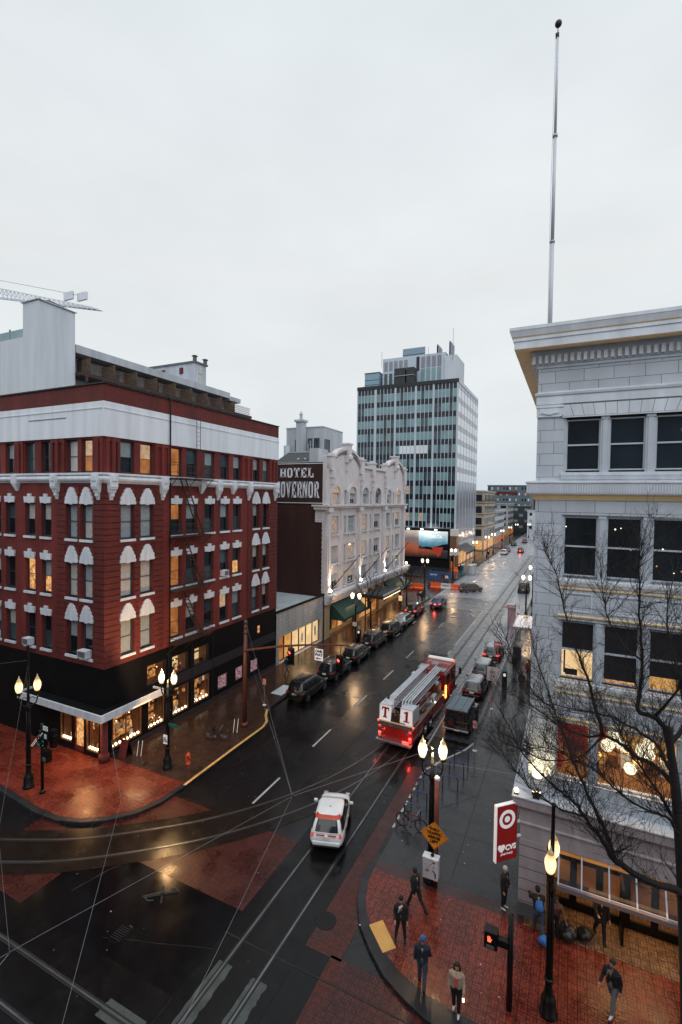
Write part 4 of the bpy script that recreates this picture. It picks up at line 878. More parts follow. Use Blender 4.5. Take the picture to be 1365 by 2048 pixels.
# up-lights and flagpoles on the ledge
def add_light(kind, name, loc, energy, col, size=.15, rot=None, spot=None, shape=None):
    l = bpy.data.lights.new(name, kind); l.energy = energy; l.color = col
    if kind in ('POINT', 'SPOT'): l.shadow_soft_size = size
    if kind == 'SPOT': l.spot_size = spot; l.spot_blend = .7
    if kind == 'AREA': l.size = size
    o = bpy.data.objects.new(name, l); sc.collection.objects.link(o); o.location = loc
    if rot is not None: o.rotation_euler = Vector(rot).to_track_quat('-Z', 'Y').to_euler()
    return o
for i, (y, lb) in enumerate(((50.5, 'white floodlight on the hotel ledge at its front corner'), (59.7, 'white floodlight on the hotel ledge above the near flagpole gap'), (69.1, 'white floodlight on the hotel ledge above the entrance marquee'), (79.4, 'white floodlight at the far end of the hotel ledge'))):
    f = MB(); f.box(-25.62, -25.38, y-.16, y+.16, 5.56, 5.8, 'grey_metal'); f.sphere((-25.5, y, 5.95), .2, 'flood_lit', 10); o = f.build('floodlight'); tag(o, lb, 'floodlight', 'floodlights on the hotel ledge')
    add_light('SPOT', 'floodlight_beam', (-25.2, y, 6.3), 620, (1, .8, .62), .1, (-.28, .1, 1), R(80))
for i, (y, lb) in enumerate(((50.9, 'slanting flagpole nearest the brown brick side wall'), (60.2, 'slanting flagpole over the hotel entrance marquee'), (69.6, 'slanting flagpole at the far end of the hotel front'))):
    f = MB(); f.tube([(-25.7, y, 6.0), (-22.6, y+1.2, 10.1)], [.07, .04], 'black_paint', 8); f.sphere((-22.55, y+1.22, 10.2), .1, 'black_paint', 8); f.box(-25.9, -25.5, y-.12, y+.12, 5.55, 6.1, 'iron'); tag(f.build('flagpole'), lb, 'flagpole', 'flagpoles leaning out from the hotel')

# ================================================================ WHITE CORNER BUILDING (RIGHT)
WX, WY = -1.32, 20.7
WB = thing('corner_building', 'white terracotta corner building with deep bracketed cornice and a warmly lit shop below', 'building', (WX, WY, 0))
FR = ('x', WY, -1); FQ = ('y', WX, -1)
XR = 16.0
sets = [(-.34, 3.96), (5.1, 9.4), (10.5, 14.8)]
wins = []; 
for i, (a, b_) in enumerate(sets):
    o_ = a+.34; wins.append([(o_-.26, o_+.92), (o_+1.22, o_+2.38), (o_+2.7, o_+3.88)])
mb = MB(); rr = [(18.12, 20.27), (14.0, 16.47), (9.98, 12.35), (6.0, 8.3)]
wallgrid(mb, FR, WX, XR, 5.1, 22.3, [(a, b_, z0, z1) for a, b_ in sets for z0, z1 in rr], 'terracotta_block', .12, 'white_frame')
mb.box(WX, WX+.02, WY+.02, 80, .1, 22.3, 'terracotta_block'); mb.box(XR-.02, XR, WY, 60, .1, 22.3, 'terracotta_block'); mb.box(WX+.02, XR, 79.9, 80, .1, 22.3, 'terracotta_block')
mb.build('wall', WB)
mb = MB(); mb.box(WX+.1, XR, WY+.5, 79.8, 22.5, 22.8, 'roofing'); mb.build('roof', WB)
# mullion piers and spandrels
for si, (a, b_) in enumerate(sets):
    for ri, (z0, z1) in enumerate(rr):
        ws = wins[si]; spans = [(a, ws[0][0]), (ws[0][1], ws[1][0]), (ws[1][1], ws[2][0]), (ws[2][1], b_)]
        if ri == 3: spans = [(a, a+.02), (ws[0][1]-.08, ws[1][0]-.12), (b_-.25, b_)]
        for j, (p, q_) in enumerate(spans):
            mm = MB(); fbox(mm, FR, p, q_, -.4, -.06, z0, z1, 'white_frame')
            if 0 < j < 3 and q_-p > .2: fbox(mm, FR, p+.07, q_-.07, -.06, -.02, z0+.0, z1-.12, 'white_frame'); fbox(mm, FR, p+.02, q_-.02, -.06, .0, z1-.14, z1-.04, 'white_frame')
            mm.build('mullion', WB)
def wbwin(a, b_, z0, z1, kinds_, meet=.5):
    """kinds_: list of (fraction from bottom, material) bands"""
    fr = MB(); F = FR; dp = .2; fw = .05; fm = 'white_frame'
    for (p, q_, c, d) in ((a, a+fw, z0, z1), (b_-fw, b_, z0, z1), (a+fw, b_-fw, z0, z0+fw), (a+fw, b_-fw, z1-fw, z1)): fbox(fr, F, p, q_, -.3, -dp+.03, c, d, fm)
    if meet: fbox(fr, F, a+fw, b_-fw, -.29, -dp+.04, z0+(z1-z0)*meet-.03, z0+(z1-z0)*meet+.03, fm)
    o = fr.build('window', WB); g = MB(); z = z0
    for f_, mt in kinds_: zt = z0+(z1-z0)*f_; g.face([fpt(F, a, -.24, z), fpt(F, b_, -.24, z), fpt(F, b_, -.24, zt), fpt(F, a, -.24, zt)], mt); z = zt
    g.build('pane', o); return o
plain('shade_cloth', (.012, .01, .014), .5, var=.2)
for si in range(3):
    for k, (a, b_) in enumerate(wins[si]):
        w_ = wbwin(a, b_, 18.2, 20.17, [(1, 'glass_navy')])
        w2 = wbwin(a, b_, 14.08, 16.4, [(1, 'glass_dark')])
        kk = [[(.48, 'lit_cream'), (1, 'shade_cloth')], [(.06, 'lit_warm'), (1, 'shade_cloth')], [(.22, 'hall_warm'), (1, 'shade_cloth')]][k]
        w3 = wbwin(a, b_, 10.05, 12.28, kk)
        if k == 0 and si == 0:
            g = MB(); fbox(g, FR, a+.12, a+.18, -.235, -.22, 10.2, 11.1, 'red_brick'); fbox(g, FR, a+.18, a+.62, -.235, -.22, 10.14, 10.38, 'shade_cloth'); g.build('desk', w3)
        if si == 0:
            rb = random.Random(40+k); g = MB()
            for q in range([1, 5, 5][k]):
                c_ = fpt(FR, rb.uniform(a+.15, b_-.15) if k else a+.08, -.232, [16.0, 15.95][q % 2] if q < 2 and k < 2 else rb.uniform(14.4, 15.6)); g.sphere(c_, rb.uniform(.014, .03), 'lit_warm' if q > 1 else 'lamp_far', 8)
            g.build('lamp_reflection', w2)
            if k == 2:
                g = MB(); g.sphere(fpt(FR, b_-.3, -.232, 19.62), .07, 'bulb', 8); g.build('lamp_reflection', w_)
# trims
plain('pink_stone', (.43, .38, .4), .5, var=.18, stretch=.4)
def trim(name, prof, a, b_, m, left=True, par=None):
    """profile of (projection, z) swept along the front and round the left corner"""
    t = MB(); ms = m if isinstance(m, list) else [m]*(len(prof)-1)
    for i, ((d0, z0), (d1, z1)) in enumerate(zip(prof, prof[1:])):
        t.face([(WX-d0 if left else a, WY-d0, z0), (b_, WY-d0, z0), (b_, WY-d1, z1), (WX-d1 if left else a, WY-d1, z1)], ms[i])
        if left: t.face([(WX-d0, 79.9, z0), (WX-d0, WY-d0, z0), (WX-d1, WY-d1, z1), (WX-d1, 79.9, z1)], ms[i])
    if not left:
        for u in (a, b_):
            t.face([(u, WY-d, z) for d, z in prof], ms[0])
    return t.build(name, par or WB)
WS, CR = 'white_stone', 'cream'
trim('cornice', [(.02, 22.9), (.22, 22.93), (.3, 22.86), (.82, 22.83), (.85, 22.85), (.85, 23.12), (.89, 23.14), (.89, 23.26), (.93, 23.3), (1.0, 23.5), (1.02, 23.52), (1.02, 23.64), (.0, 23.68), (-.6, 23.6)], WX, XR, [WS, WS, CR, CR, WS, WS, WS, CR, WS, WS, WS, 'grey_metal', 'grey_metal'])  # cream faces carry the gold light under the cornice in their colour
trim('bed_moulding', [(.0, 22.2), (.06, 22.22), (.06, 22.3), (.12, 22.33), (.12, 22.66), (.2, 22.78), (.26, 22.86)], WX, XR, WS)
dn = MB(); k = WX-.22
while k < XR-.2: dn.box(k, k+.125, WY-.26, WY-.12, 22.36, 22.66, WS); k += .225
y = WY-.1
dn.build('dentil_course', WB)
dl = MB()
while y < 60: dl.box(WX-.26, WX-.12, y, y+.125, 22.36, 22.66, WS); y += .225
dl.build('dentil_course', WB)
trim('string_course', [(0, 20.78), (.05, 20.8), (.05, 21.1), (.1, 21.14), (.12, 21.22), (.06, 21.26), (0, 21.3)], WX, XR, WS)
ar = MB()
for a, b_ in sets:
    n = 12
    for k in range(n):
        u0 = a-.05+(b_-a+.1)*k/n; u1 = a-.05+(b_-a+.1)*(k+1)/n; sl_ = (k-n/2+.5)/n*.35
        ar.face([fpt(FR, u0+.008, .055, 20.3), fpt(FR, u1-.008, .055, 20.3), fpt(FR, u1-.008+sl_+.03, .055, 20.74), fpt(FR, u0+.008+sl_, .055, 20.74)], WS)
    fbox(ar, FR, a-.15, b_+.15, 0, .05, 20.28, 20.76, 'roofing'); fbox(ar, FR, a-.08, b_+.08, .0, .07, 20.24, 20.285, WS)
ar.build('flat_arch', WB)
for (a, b_) in ((WX-.03, -.42), (4.0, 5.0), (9.5, 10.4)):
    cpb = MB()
    fbox(cpb, FR, a, b_, 0, .06, 20.3, 20.72, WS); fbox(cpb, FR, a-.03, b_+.03, 0, .1, 20.66, 20.76, WS); fbox(cpb, FR, a+.12, b_-.12, .06, .1, 20.42, 20.62, WS)
    for t in range(9):
        u = a+.18+(b_-a-.36)*t/8; cpb.sphere(fpt(FR, u, .08, 20.5-.1*math.sin(math.pi*t/8)), .045, WS, 6)
    cpb.build('capital', WB)
trim('belt_course', [(0, 17.02), (.05, 17.05), (.09, 17.12), (.15, 17.2), (.16, 17.24), (.3, 17.27), (.32, 17.3), (.32, 17.66), (.36, 17.7), (.36, 17.75), (0, 17.8)], WX, XR, [WS, CR, CR, CR, WS, WS, 'terracotta', WS, WS, WS])
fl = MB()
k = WX-.3
while k < 8: fl.box(k, k+.035, WY-.335, WY-.32, 17.34, 17.62, WS); k += .085
fl.build('fluting', WB)
for a, b_ in sets:
    for zs in (13.95, 9.93, 18.1):
        trim('sill', [(0, zs-.28), (.05, zs-.24), (.1, zs-.12), (.12, zs-.1), (.12, zs), (-.1, zs+.03)], a-.08, b_+.08, WS, left=False)
    for zs in (13.6, 12.52, 9.5, 8.46):
        trim('moulding', [(0, zs-.04), (.05, zs-.03), (.06, zs+.02), (0, zs+.04)], a-.05, b_+.05, CR, left=False)
    for zz0, zz1 in ((12.7, 13.45), (8.62, 9.35)):
        for (p, q_) in ((a+.15, a+1.15), (a+1.6, a+2.7), (a+3.1, b_-.15)):
            sp = MB()
            for (u0, u1, c, d) in ((p, q_, zz0, zz0+.05), (p, q_, zz1-.05, zz1), (p, p+.05, zz0+.05, zz1-.05), (q_-.05, q_, zz0+.05, zz1-.05)): fbox(sp, FR, u0, u1, 0, .03, c, d, WS)
            sp.build('spandrel_panel', WB)
trim('base_cornice', [(.24, 3.3), (.24, 3.9), (.3, 3.95), (.3, 4.0), (.26, 4.05), (.26, 4.5), (.32, 4.6), (.42, 4.72), (.5, 4.76), (.52, 5.05), (.56, 5.1), (.56, 5.15), (0, 5.2)], WX, XR, ['pink_stone']*10+['terracotta', 'terracotta'])
# lit hall behind the second storey
sx = 0
hm = MB(); a, b_ = -1.2, 15.6
hm.face([(a, 25, 5.9), (b_, 25, 5.9), (b_, 25, 8.6), (a, 25, 8.6)], 'hall_warm'); hm.face([(a, 20.95, 8.5), (b_, 20.95, 8.5), (b_, 25, 8.5), (a, 25, 8.5)], 'cream'); hm.face([(a, 20.95, 5.9), (b_, 20.95, 5.9), (b_, 25, 5.9), (a, 25, 5.9)], 'wood')
hm.face([(a, 20.95, 5.9), (a, 25, 5.9), (a, 25, 8.5), (a, 20.95, 8.5)], 'cream')
hm.build('lit_hall', WB)
plain('sign_red', (.4, .013, .012), .45, var=.06); plain('red_panel', (.4, .03, .015), .6, var=.15, emit=(.9, .06, .02), es=.12)
for (u0, u1, v0, v1, d) in ((-.34, .8, 7.05, 8.2, .5), (1.1, 1.5, 7.2, 8.2, 1.4), (1.5, 3.9, 7.45, 8.4, 2.6), (-.34, -.1, 6.2, 7.0, .5)):
    h = MB(); h.box(u0, u1, WY+d, WY+d+.04, v0, v1, 'red_panel'); h.build('hanging_panel', WB)
for si in range(3):
    a0 = sets[si][0]
    for (u0, u1) in ((a0+.02, a0+1.2), (a0+1.45, sets[si][1]-.25)):
        fr = MB()
        for (p, q_, c, d) in ((u0, u0+.05, 6.0, 8.3), (u1-.05, u1, 6.0, 8.3), (u0+.05, u1-.05, 6.0, 6.08), (u0+.05, u1-.05, 8.22, 8.3)): fbox(fr, FR, p, q_, -.3, -.15, c, d, 'white_frame')
        o = fr.build('shop_window', WB); g = MB(); g.face([fpt(FR, u0, -.22, 6.0), fpt(FR, u1, -.22, 6.0), fpt(FR, u1, -.22, 8.3), fpt(FR, u0, -.22, 8.3)], 'clear_glass'); g.build('pane', o)
gp = [(1.50, 21.5, 7.35, .23), (1.75, 21.9, 7.62, .23), (1.98, 21.5, 7.5, .2), (1.62, 22.4, 7.1, .26), (2.28, 21.2, 6.78, .22), (2.75, 21.7, 7.35, .27), (2.95, 22.0, 7.1, .24), (2.2, 22.3, 8.1, .22), (2.9, 21.6, 7.7, .2), (6.5, 22, 7.3, .25), (7.4, 22, 7.0, .25), (8.3, 22.4, 7.5, .25), (12, 22, 7.2, .25)]
for i, (x, y, z, r_) in enumerate(gp):
    p = MB(); p.sphere((x, y, z), r_, 'pendant', 16); p.tube([(x, y, z+r_*.95), (x, y, 8.5)], .012, 'white_frame', 5); p.build('pendant_lamp', WB, smooth=True)
sf = MB()
for k in range(6): sf.box(1.2+k*.45, 1.55+k*.45, 22.8, 23.2, 5.92, 6.25+.15*(k % 3), ['cream', 'wood', 'white_stone'][k % 3])
sf.build('display_goods', WB)
# ground floor: pier, shop opening, sloped glass canopy, recessed doors
mb = MB(); wx = WX-.25
fb = MB(); fb.box(wx, -.55, WY-.26, WY+.9, .1, 3.3, 'pink_stone'); fb.box(wx, WX-.02, WY+.92, 79.9, .1, 3.3, 'terracotta_block'); fb.box(-.55, XR, WY-.2, WY+.3, 3.3, 3.86, 'pink_stone'); fb.box(5.0, 5.8, WY-.26, WY+.9, .1, 3.3, 'terracotta_block')
fb.box(wx-.02, -.53, WY-.29, WY-.261, .1, .7, 'roofing')
for z in (.75, 1.21, 1.67, 2.13, 2.59, 3.05): fb.box(wx-.003, -.547, WY-.264, WY-.2601, z, z+.02, 'dark_groove')
fb.build('shop_pier', WB)
tm = MB(); tm.box(-.5, XR, WY+.05, WY+.1, 2.95, 3.3, 'hall_warm'); tm.build('transom', WB)
dy = 21.65
dm = MB(); x = -.5
panes = []
bk = MB(); litpane('shop_dim', (.12, .05, .02), (.42, .2, .08), .9, .7); bk.face([(-.55, 23.2, .15), (XR, 23.2, .15), (XR, 23.2, 3.3), (-.55, 23.2, 3.3)], 'shop_dim'); bk.face([(-.55, dy, 3.29), (XR, dy, 3.29), (XR, 23.2, 3.29), (-.55, 23.2, 3.29)], 'wood'); bk.face([(-.55, dy, .17), (XR, dy, .17), (XR, 23.2, .17), (-.55, 23.2, .17)], 'entrance_tiles')
bk.build('shop_interior', WB)
i = 0; x = -.5
while x < 13:
    wd = .95; d_ = MB()
    for (p, q_, c, d) in ((x, x+.13, .17, 3.25), (x+wd-.13, x+wd, .17, 3.25), (x+.13, x+wd-.13, .17, .5), (x+.13, x+wd-.13, 2.15, 2.4), (x+.13, x+wd-.13, 3.1, 3.25)): d_.box(p, q_, dy, dy+.08, c, d, 'black_paint')
    o = d_.build('door', WB); g = MB(); g.face([(x+.1, dy+.04, .3), (x+wd-.1, dy+.04, .3), (x+wd-.1, dy+.04, 3.2), (x+.1, dy+.04, 3.2)], 'clear_glass'); g.build('pane', o)
    h_ = MB(); h_.tube([(x+.2, dy-.05, 1.0), (x+.2, dy-.05, 1.4)], .02, 'steel', 6); h_.build('handle', o)
    x += wd; i += 1
# an opened leaf
d_ = MB(); o_x, o_y = 2.15, dy
for (p, q_, c, d) in ((0, .12, .17, 2.3), (.83, .95, .17, 2.3), (.12, .83, .17, .45), (.12, .83, 2.12, 2.3)): d_.box(o_x-.04, o_x+.04, o_y-.95+p, o_y-.95+q_, c, d, 'black_paint')
o = d_.build('open_door', WB); g = MB(); g.face([(o_x, o_y-.9, .4), (o_x, o_y-.05, .4), (o_x, o_y-.05, 2.2), (o_x, o_y-.9, 2.2)], 'clear_glass'); g.build('pane', o)
m, n, b = newmat('brown_glass'); tr = n.nodes.new('ShaderNodeBsdfTransparent'); gl = n.nodes.new('ShaderNodeBsdfGlossy'); gl.inputs['Roughness'].default_value = .08; mxs = n.nodes.new('ShaderNodeMixShader'); mxs.inputs[0].default_value = .12; tr.inputs[0].default_value = (.55, .4, .27, 1)
n.links.new(tr.outputs[0], mxs.inputs[1]); n.links.new(gl.outputs[0], mxs.inputs[2]); n.links.new(mxs.outputs[0], n.nodes['Material Output'].inputs[0])
cn = MB(); A = lambda x, t: (x, WY-.1-.75*t, 3.3-1.0*t)
cn.face([A(-.1, 0), A(13, 0), A(13, 1), A(-.1, 1)], 'brown_glass')
cno = cn.build('glass_canopy', WB)
for u in (-.1, .7, 1.62, 2.5, 3.4, 4.3, 5.2, 6.1): r_ = MB(); r_.bar(A(u, -.02), A(u, 1.02), .05, .1, 'white_frame'); r_.build('rib', cno)
plain('pink_grey', (.2, .155, .165), .5, var=.15)
g = MB(); g.box(-.15, 13, WY-.95, WY-.83, 2.2, 2.36, 'pink_grey'); g.box(-.15, 13, WY-.83, WY-.80, 2.34, 2.38, 'white_frame'); g.build('gutter', cno)
g = MB(); g.box(-.12, 13, WY-.14, WY-.06, 3.22, 3.34, 'white_frame'); g.build('head_rail', cno)
add_light('AREA', 'shop_light', (2.6, 22.4, 3.2), 110, (1, .62, .3), 3, (0, 0, -1))
# floodlight on base cornice washing the corner pier
f = MB(); f.box(-1.1, -.85, 20.24, 20.4, 5.2, 5.3, 'iron'); f.box(-1.15, -.8, 20.28, 20.42, 5.3, 5.42, 'iron'); f.face([(-1.13, 20.29, 5.425), (-.82, 20.29, 5.425), (-.82, 20.41, 5.425), (-1.13, 20.41, 5.425)], 'bulb')
tag(f.build('floodlight'), 'floodlight on the white building ledge washing its corner pier yellow', 'floodlight')
add_light('AREA', 'hall_light', (3, 22.6, 8.4), 260, (1, .66, .3), 3.5, (0, 0, -1)); add_light('AREA', 'hall_light', (.2, 22.6, 8.4), 60, (1, .66, .3), 1.2, (0, 0, -1))
add_light('SPOT', 'floodlight_beam', (-.97, 20.3, 5.5), 330, (1, .8, .42), .05, (.0, .16, 1), R(95))
f = MB(); f.sphere((-1.72, 20.3, 5.32), .1, 'bulb', 8); f.box(-1.8, -1.64, 20.25, 20.35, 5.18, 5.24, 'iron'); tag(f.build('floodlight'), 'small round lamp at the left end of the white building ledge', 'lamp')
# flagpole on the roof
fp = thing('roof_flagpole', 'tall thin white flagpole with a dark ball on top, on the white corner building roof', 'flagpole', (-1.03, 22.5, 23.6))
p = MB(); p.tube([(-1.03, 22.5, 23.2), (-1.03, 22.5, 28.0)], [.085, .08], 'terracotta', 12); p.tube([(-1.03, 22.5, 28.0), (-1.03, 22.5, 32.4)], [.07, .065], 'terracotta', 12); p.tube([(-1.03, 22.5, 32.4), (-1.03, 22.5, 36.6)], [.055, .045], 'terracotta', 12)
for z in (28.0, 32.4): p.tube([(-1.03, 22.5, z-.05), (-1.03, 22.5, z+.05)], .1, 'steel', 12)
p.build('pole', fp, smooth=True)
p = MB(); p.sphere((-1.02, 22.5, 37.0), .14, 'iron', 14); p.tube([(-1.03, 22.5, 36.6), (-1.03, 22.5, 36.9)], .02, 'iron', 6); p.box(-1.12, -.98, 22.45, 22.55, 36.45, 36.62, 'iron'); p.build('finial', fp, smooth=True)
p = MB(); p.tube([(-1.12, 22.45, 23.7), (-1.14, 22.45, 30), (-1.1, 22.45, 36.5)], .008, 'roof_light', 4); p.build('halyard', fp)
# blade sign
bs_ = thing('blade_sign', 'tall red and white illuminated blade sign on the corner of the white building', 'sign', (-1.62, 20.42, 3.7), rz=R(225))
def loc(mb): mb.local = True; return mb
s_ = loc(MB()); s_.box(.12, 1.1, -.07, .07, -1.13, 1.13, 'sign_red'); s_.build('panel', bs_)
plain('sign_edge', (.8, .8, .82), .5, var=0, emit=(1, .95, .95), es=.25)  # faint glow, also given to unlit plates, rods and the shelter roof
s_ = loc(MB()); s_.box(1.1, 1.13, -.08, .08, -1.15, 1.15, 'sign_edge'); s_.box(.12, 1.1, -.08, .08, 1.13, 1.16, 'sign_edge'); s_.build('edge_trim', bs_)
def disc(mb, c, r0, r1, m, y, n=36, x_flip=1):
    for k in range(n):
        t0, t1 = 2*math.pi*k/n, 2*math.pi*(k+1)/n
        if r0 == 0: mb.face([(c[0], y, c[1]), (c[0]+r1*math.cos(t0), y, c[1]+r1*math.sin(t0)), (c[0]+r1*math.cos(t1), y, c[1]+r1*math.sin(t1))], m)
        else: mb.face([(c[0]+r0*math.cos(t0), y, c[1]+r0*math.sin(t0)), (c[0]+r1*math.cos(t0), y, c[1]+r1*math.sin(t0)), (c[0]+r1*math.cos(t1), y, c[1]+r1*math.sin(t1)), (c[0]+r0*math.cos(t1), y, c[1]+r0*math.sin(t1))], m)
for sy in (.075, -.075):
    s_ = loc(MB()); disc(s_, (.61, .55), .24, .38, 'sign_edge', sy); s_.build('bullseye_ring', bs_); s_ = loc(MB()); disc(s_, (.61, .55), 0, .13, 'sign_edge', sy); s_.build('bullseye_dot', bs_)
def text_obj(txt, size, mat_, parent, loc_, rot, name='lettering', ext=.004, bold=0):
    c = bpy.data.curves.new(name, 'FONT'); c.body = txt; c.size = size; c.align_x = 'CENTER'; c.align_y = 'CENTER'; c.extrude = ext; c.offset = bold; c.space_line = .95; c.resolution_u = 3
    t = bpy.data.objects.new('tmp_text', c); sc.collection.objects.link(t)
    dg = bpy.context.evaluated_depsgraph_get(); me = bpy.data.meshes.new_from_object(t.evaluated_get(dg)); me.name = name
    bpy.data.objects.remove(t); bpy.data.curves.remove(c); me.materials.clear(); me.materials.append(M[mat_])
    o = bpy.data.objects.new(name, me); sc.collection.objects.link(o); o.parent = parent; o.location = loc_; o.rotation_euler = rot; return o
text_obj('\u2665CVS', .29, 'sign_edge', bs_, (.61, .08, -.62), (R(90), 0, R(180)), bold=.012)
text_obj('pharmacy', .15, 'sign_edge', bs_, (.61, .08, -.84), (R(90), 0, R(180)))
s_ = loc(MB()); s_.tube([(-.1, 0, -.3), (.12, 0, -.3)], .06, 'white_stone', 8); s_.tube([(-.1, 0, .3), (.12, 0, .3)], .06, 'white_stone', 8); s_.build('bracket', bs_)
# ================================================================ OFFICE TOWER
TY, TX, TL = 120.2, -26.0, -53.3
OT = thing('office_tower', 'tall grey-blue office tower with dark window rows between thin metal mullions', 'building', (TX, TY, 0))
FT1 = ('x', TY, -1); FT2 = ('y', TX, 1)
bayx = [(-53.0, -48.3, 5), (-47.6, -42.65, 5), (-42.1, -37.1, 5), (-36.55, -32.45, 4), (-31.95, -26.35, 6)]
mb = MB(); mb.box(TL+.2, TX-.2, TY+.25, 147.2, .1, 46.9, 'tower_metal'); mb.build('core', OT)
rt = random.Random(5)
P_ = 3.47
def zt(n): return 46.06-P_*n
for n in range(11):
    z1 = zt(n); z0 = z1-1.38; zn = zt(n+1)
    for bi, (a, b_, k) in enumerate(bayx):
        g = MB(); fbox(g, FT1, a, b_, -.22, 0, max(z0, 9.7), z1, 'spandrel')
        g.build('spandrel', OT)
        if zn < 9.7: zn = 9.7
        if z0 <= 9.8: continue
        g = MB(); ww = (b_-a)/k; o = None
        for j in range(k):
            mt = 'glass_teal'
            if n in (4, 5) and bi < 2: mt = 'glass_teal_dark'
            elif n > 5: mt = rt.choice(['glass_teal', 'glass_teal', 'glass_teal_dark'])
            elif rt.random() < .15: mt = 'glass_teal_dark'
            if n == 4 and ((bi == 2 and j > 0) or (bi == 3 and j < 3)): mt = 'glass_pale'
            if n == 9 and rt.random() < .1: mt = 'lit_hotel'
            if n == 7 and bi == 2 and j == 3: mt = 'lit_hotel'
            fbox(g, FT1, a+j*ww, a+(j+1)*ww, -.22, -.02, max(zn, 9.7), z0, mt)
        g.build('window', OT)
mu = MB()
for (a, b_, k) in bayx:
    ww = (b_-a)/k
    for j in range(1, k): mu = MB(); fbox(mu, FT1, a+j*ww-.07, a+j*ww+.07, -.02, .05, 9.7, 46.06, 'tower_metal'); mu.build('mullion', OT)
for (a, b_) in ((TL, -53.0), (-48.3, -47.6), (-42.65, -42.1), (-37.1, -36.55), (-32.45, -31.95), (-26.35, TX+.02)):
    p = MB(); fbox(p, FT1, a, b_, -.3, .1, 9.7, 46.06, 'tower_metal'); p.build('pier', OT)
p = MB(); fbox(p, FT1, TL, TX+.1, -.3, .22, 46.06, 47.0, 'spandrel'); p.build('parapet', OT)
p = MB(); fbox(p, FT2, TY-.1, 147.3, -.3, .1, 46.06, 47.0, 'tower_metal'); p.build('parapet', OT)
p = MB(); p.box(TL+.3, TX-.3, TY+.3, 147, 46.9, 46.95, 'roofing'); p.build('roof', OT)
for n in range(12):
    z1 = zt(n)+.0; z0 = z1-1.38; zn = max(zt(n+1), 6)
    g = MB(); fbox(g, FT2, TY+.02, 147.2, -.2, 0, max(z0, 6), z1, 'glass_plum'); g.build('window', OT)
    if z0 > zn: g = MB(); fbox(g, FT2, TY+.02, 147.2, -.2, -.01, zn, z0, 'glass_pale' if n < 7 else 'glass_plum'); g.build('spandrel', OT)
for j in range(8):
    y = TY+.1+j*3.86; m_ = MB(); fbox(m_, FT2, y-.09, y+.09, 0, .06, 6 if j else 9.7, 46.06, 'tower_metal'); m_.build('mullion', OT)
p = MB(); p.box(-47.9, -30.5, 125, 140, 46.96, 55.3, 'tower_metal'); p.build('penthouse', OT)
g = MB()
for j in range(5): g = MB(); g.box(-47.4+j*1.42, -46.5+j*1.42, 124.9, 124.99, 51.9, 54.4, 'glass_plum'); g.build('louvre', OT); g = MB(); g.box(-47.4+j*1.42, -46.5+j*1.42, 124.9, 124.99, 47.3, 51.2, 'glass_teal_dark'); g.build('window', OT)
for j in range(4): g = MB(); g.box(-37.0+j*1.45, -36.0+j*1.45, 124.9, 124.99, 51.9, 54.7, 'glass_plum'); g.build('louvre', OT); g = MB(); g.box(-37.0+j*1.45, -36.0+j*1.45, 124.9, 124.99, 48, 51.6, 'glass_teal'); g.build('window', OT)
g = MB(); g.box(-38.3, -37.5, 124.88, 124.99, 51.2, 54.9, 'spandrel'); g.build('louvre', OT)
g = MB(); g.box(-30.45, -30.4, 126, 131, 50, 54.3, 'glass_plum'); g.build('louvre', OT)
p = MB(); p.box(-43.3, -40.3, 121.5, 124.2, 47, 51.4, 'roof_dark'); p.box(-39.9, -37.9, 121.5, 124.2, 47, 51.4, 'roof_dark'); p.box(-40.3, -39.9, 122.5, 124.2, 47, 51.2, 'iron'); p.box(-43.4, -37.8, 121.3, 124.3, 49.3, 49.45, 'steel'); p.build('plant_unit', OT)
p = MB(); p.box(-52.8, -48.5, 124, 129, 47, 51.5, 'blue_grey'); p.box(-52.9, -48.4, 123.9, 129.1, 51.5, 51.7, 'iron')
for z in (48.3, 49.6): p.box(-52.85, -48.45, 123.95, 124, z, z+.1, 'iron')
p.build('plant_room', OT)
p = MB(); p.box(-30.5, -27.5, 124.5, 134, 47, 54.2, 'stucco_light'); p.build('stair_tower', OT)
for (a, b_, y, z0, z1) in ((-42.5, -36.3, 126, 55.4, 57.8), (-32.9, -32.6, 125.2, 55.3, 57.6), (-29.6, -29.3, 125, 54.3, 58)):
    p = MB(); n = 8 if b_-a > 1 else 2
    if b_-a > 1:
        for k in range(15): p.box(a+k*(b_-a)/14-.03, a+k*(b_-a)/14+.03, y, y+.06, z0, z1, 'steel')
        p.box(a, b_, y+.06, y+.1, z0, z1-.1, 'blue_grey'); p.box(a, b_, y-.05, y, z0+.5, z0+.6, 'iron')
    else:
        p.box(a, b_, y, y+4.5, z0, z1-.3, 'blue_grey')
        for k in range(8): p.box(a-.05, b_+.05, y+k*.62, y+k*.62+.06, z0, z1, 'steel')
    p.build('antenna_screen', OT)
for x, h_ in ((-48, 57.2), (-35, 56.8), (-28.5, 61), (-32, 56.5), (-43, 49)):
    p = MB(); p.tube([(x, 124.4, 53), (x, 124.4, h_)], .06, 'steel', 5); p.build('antenna', OT)
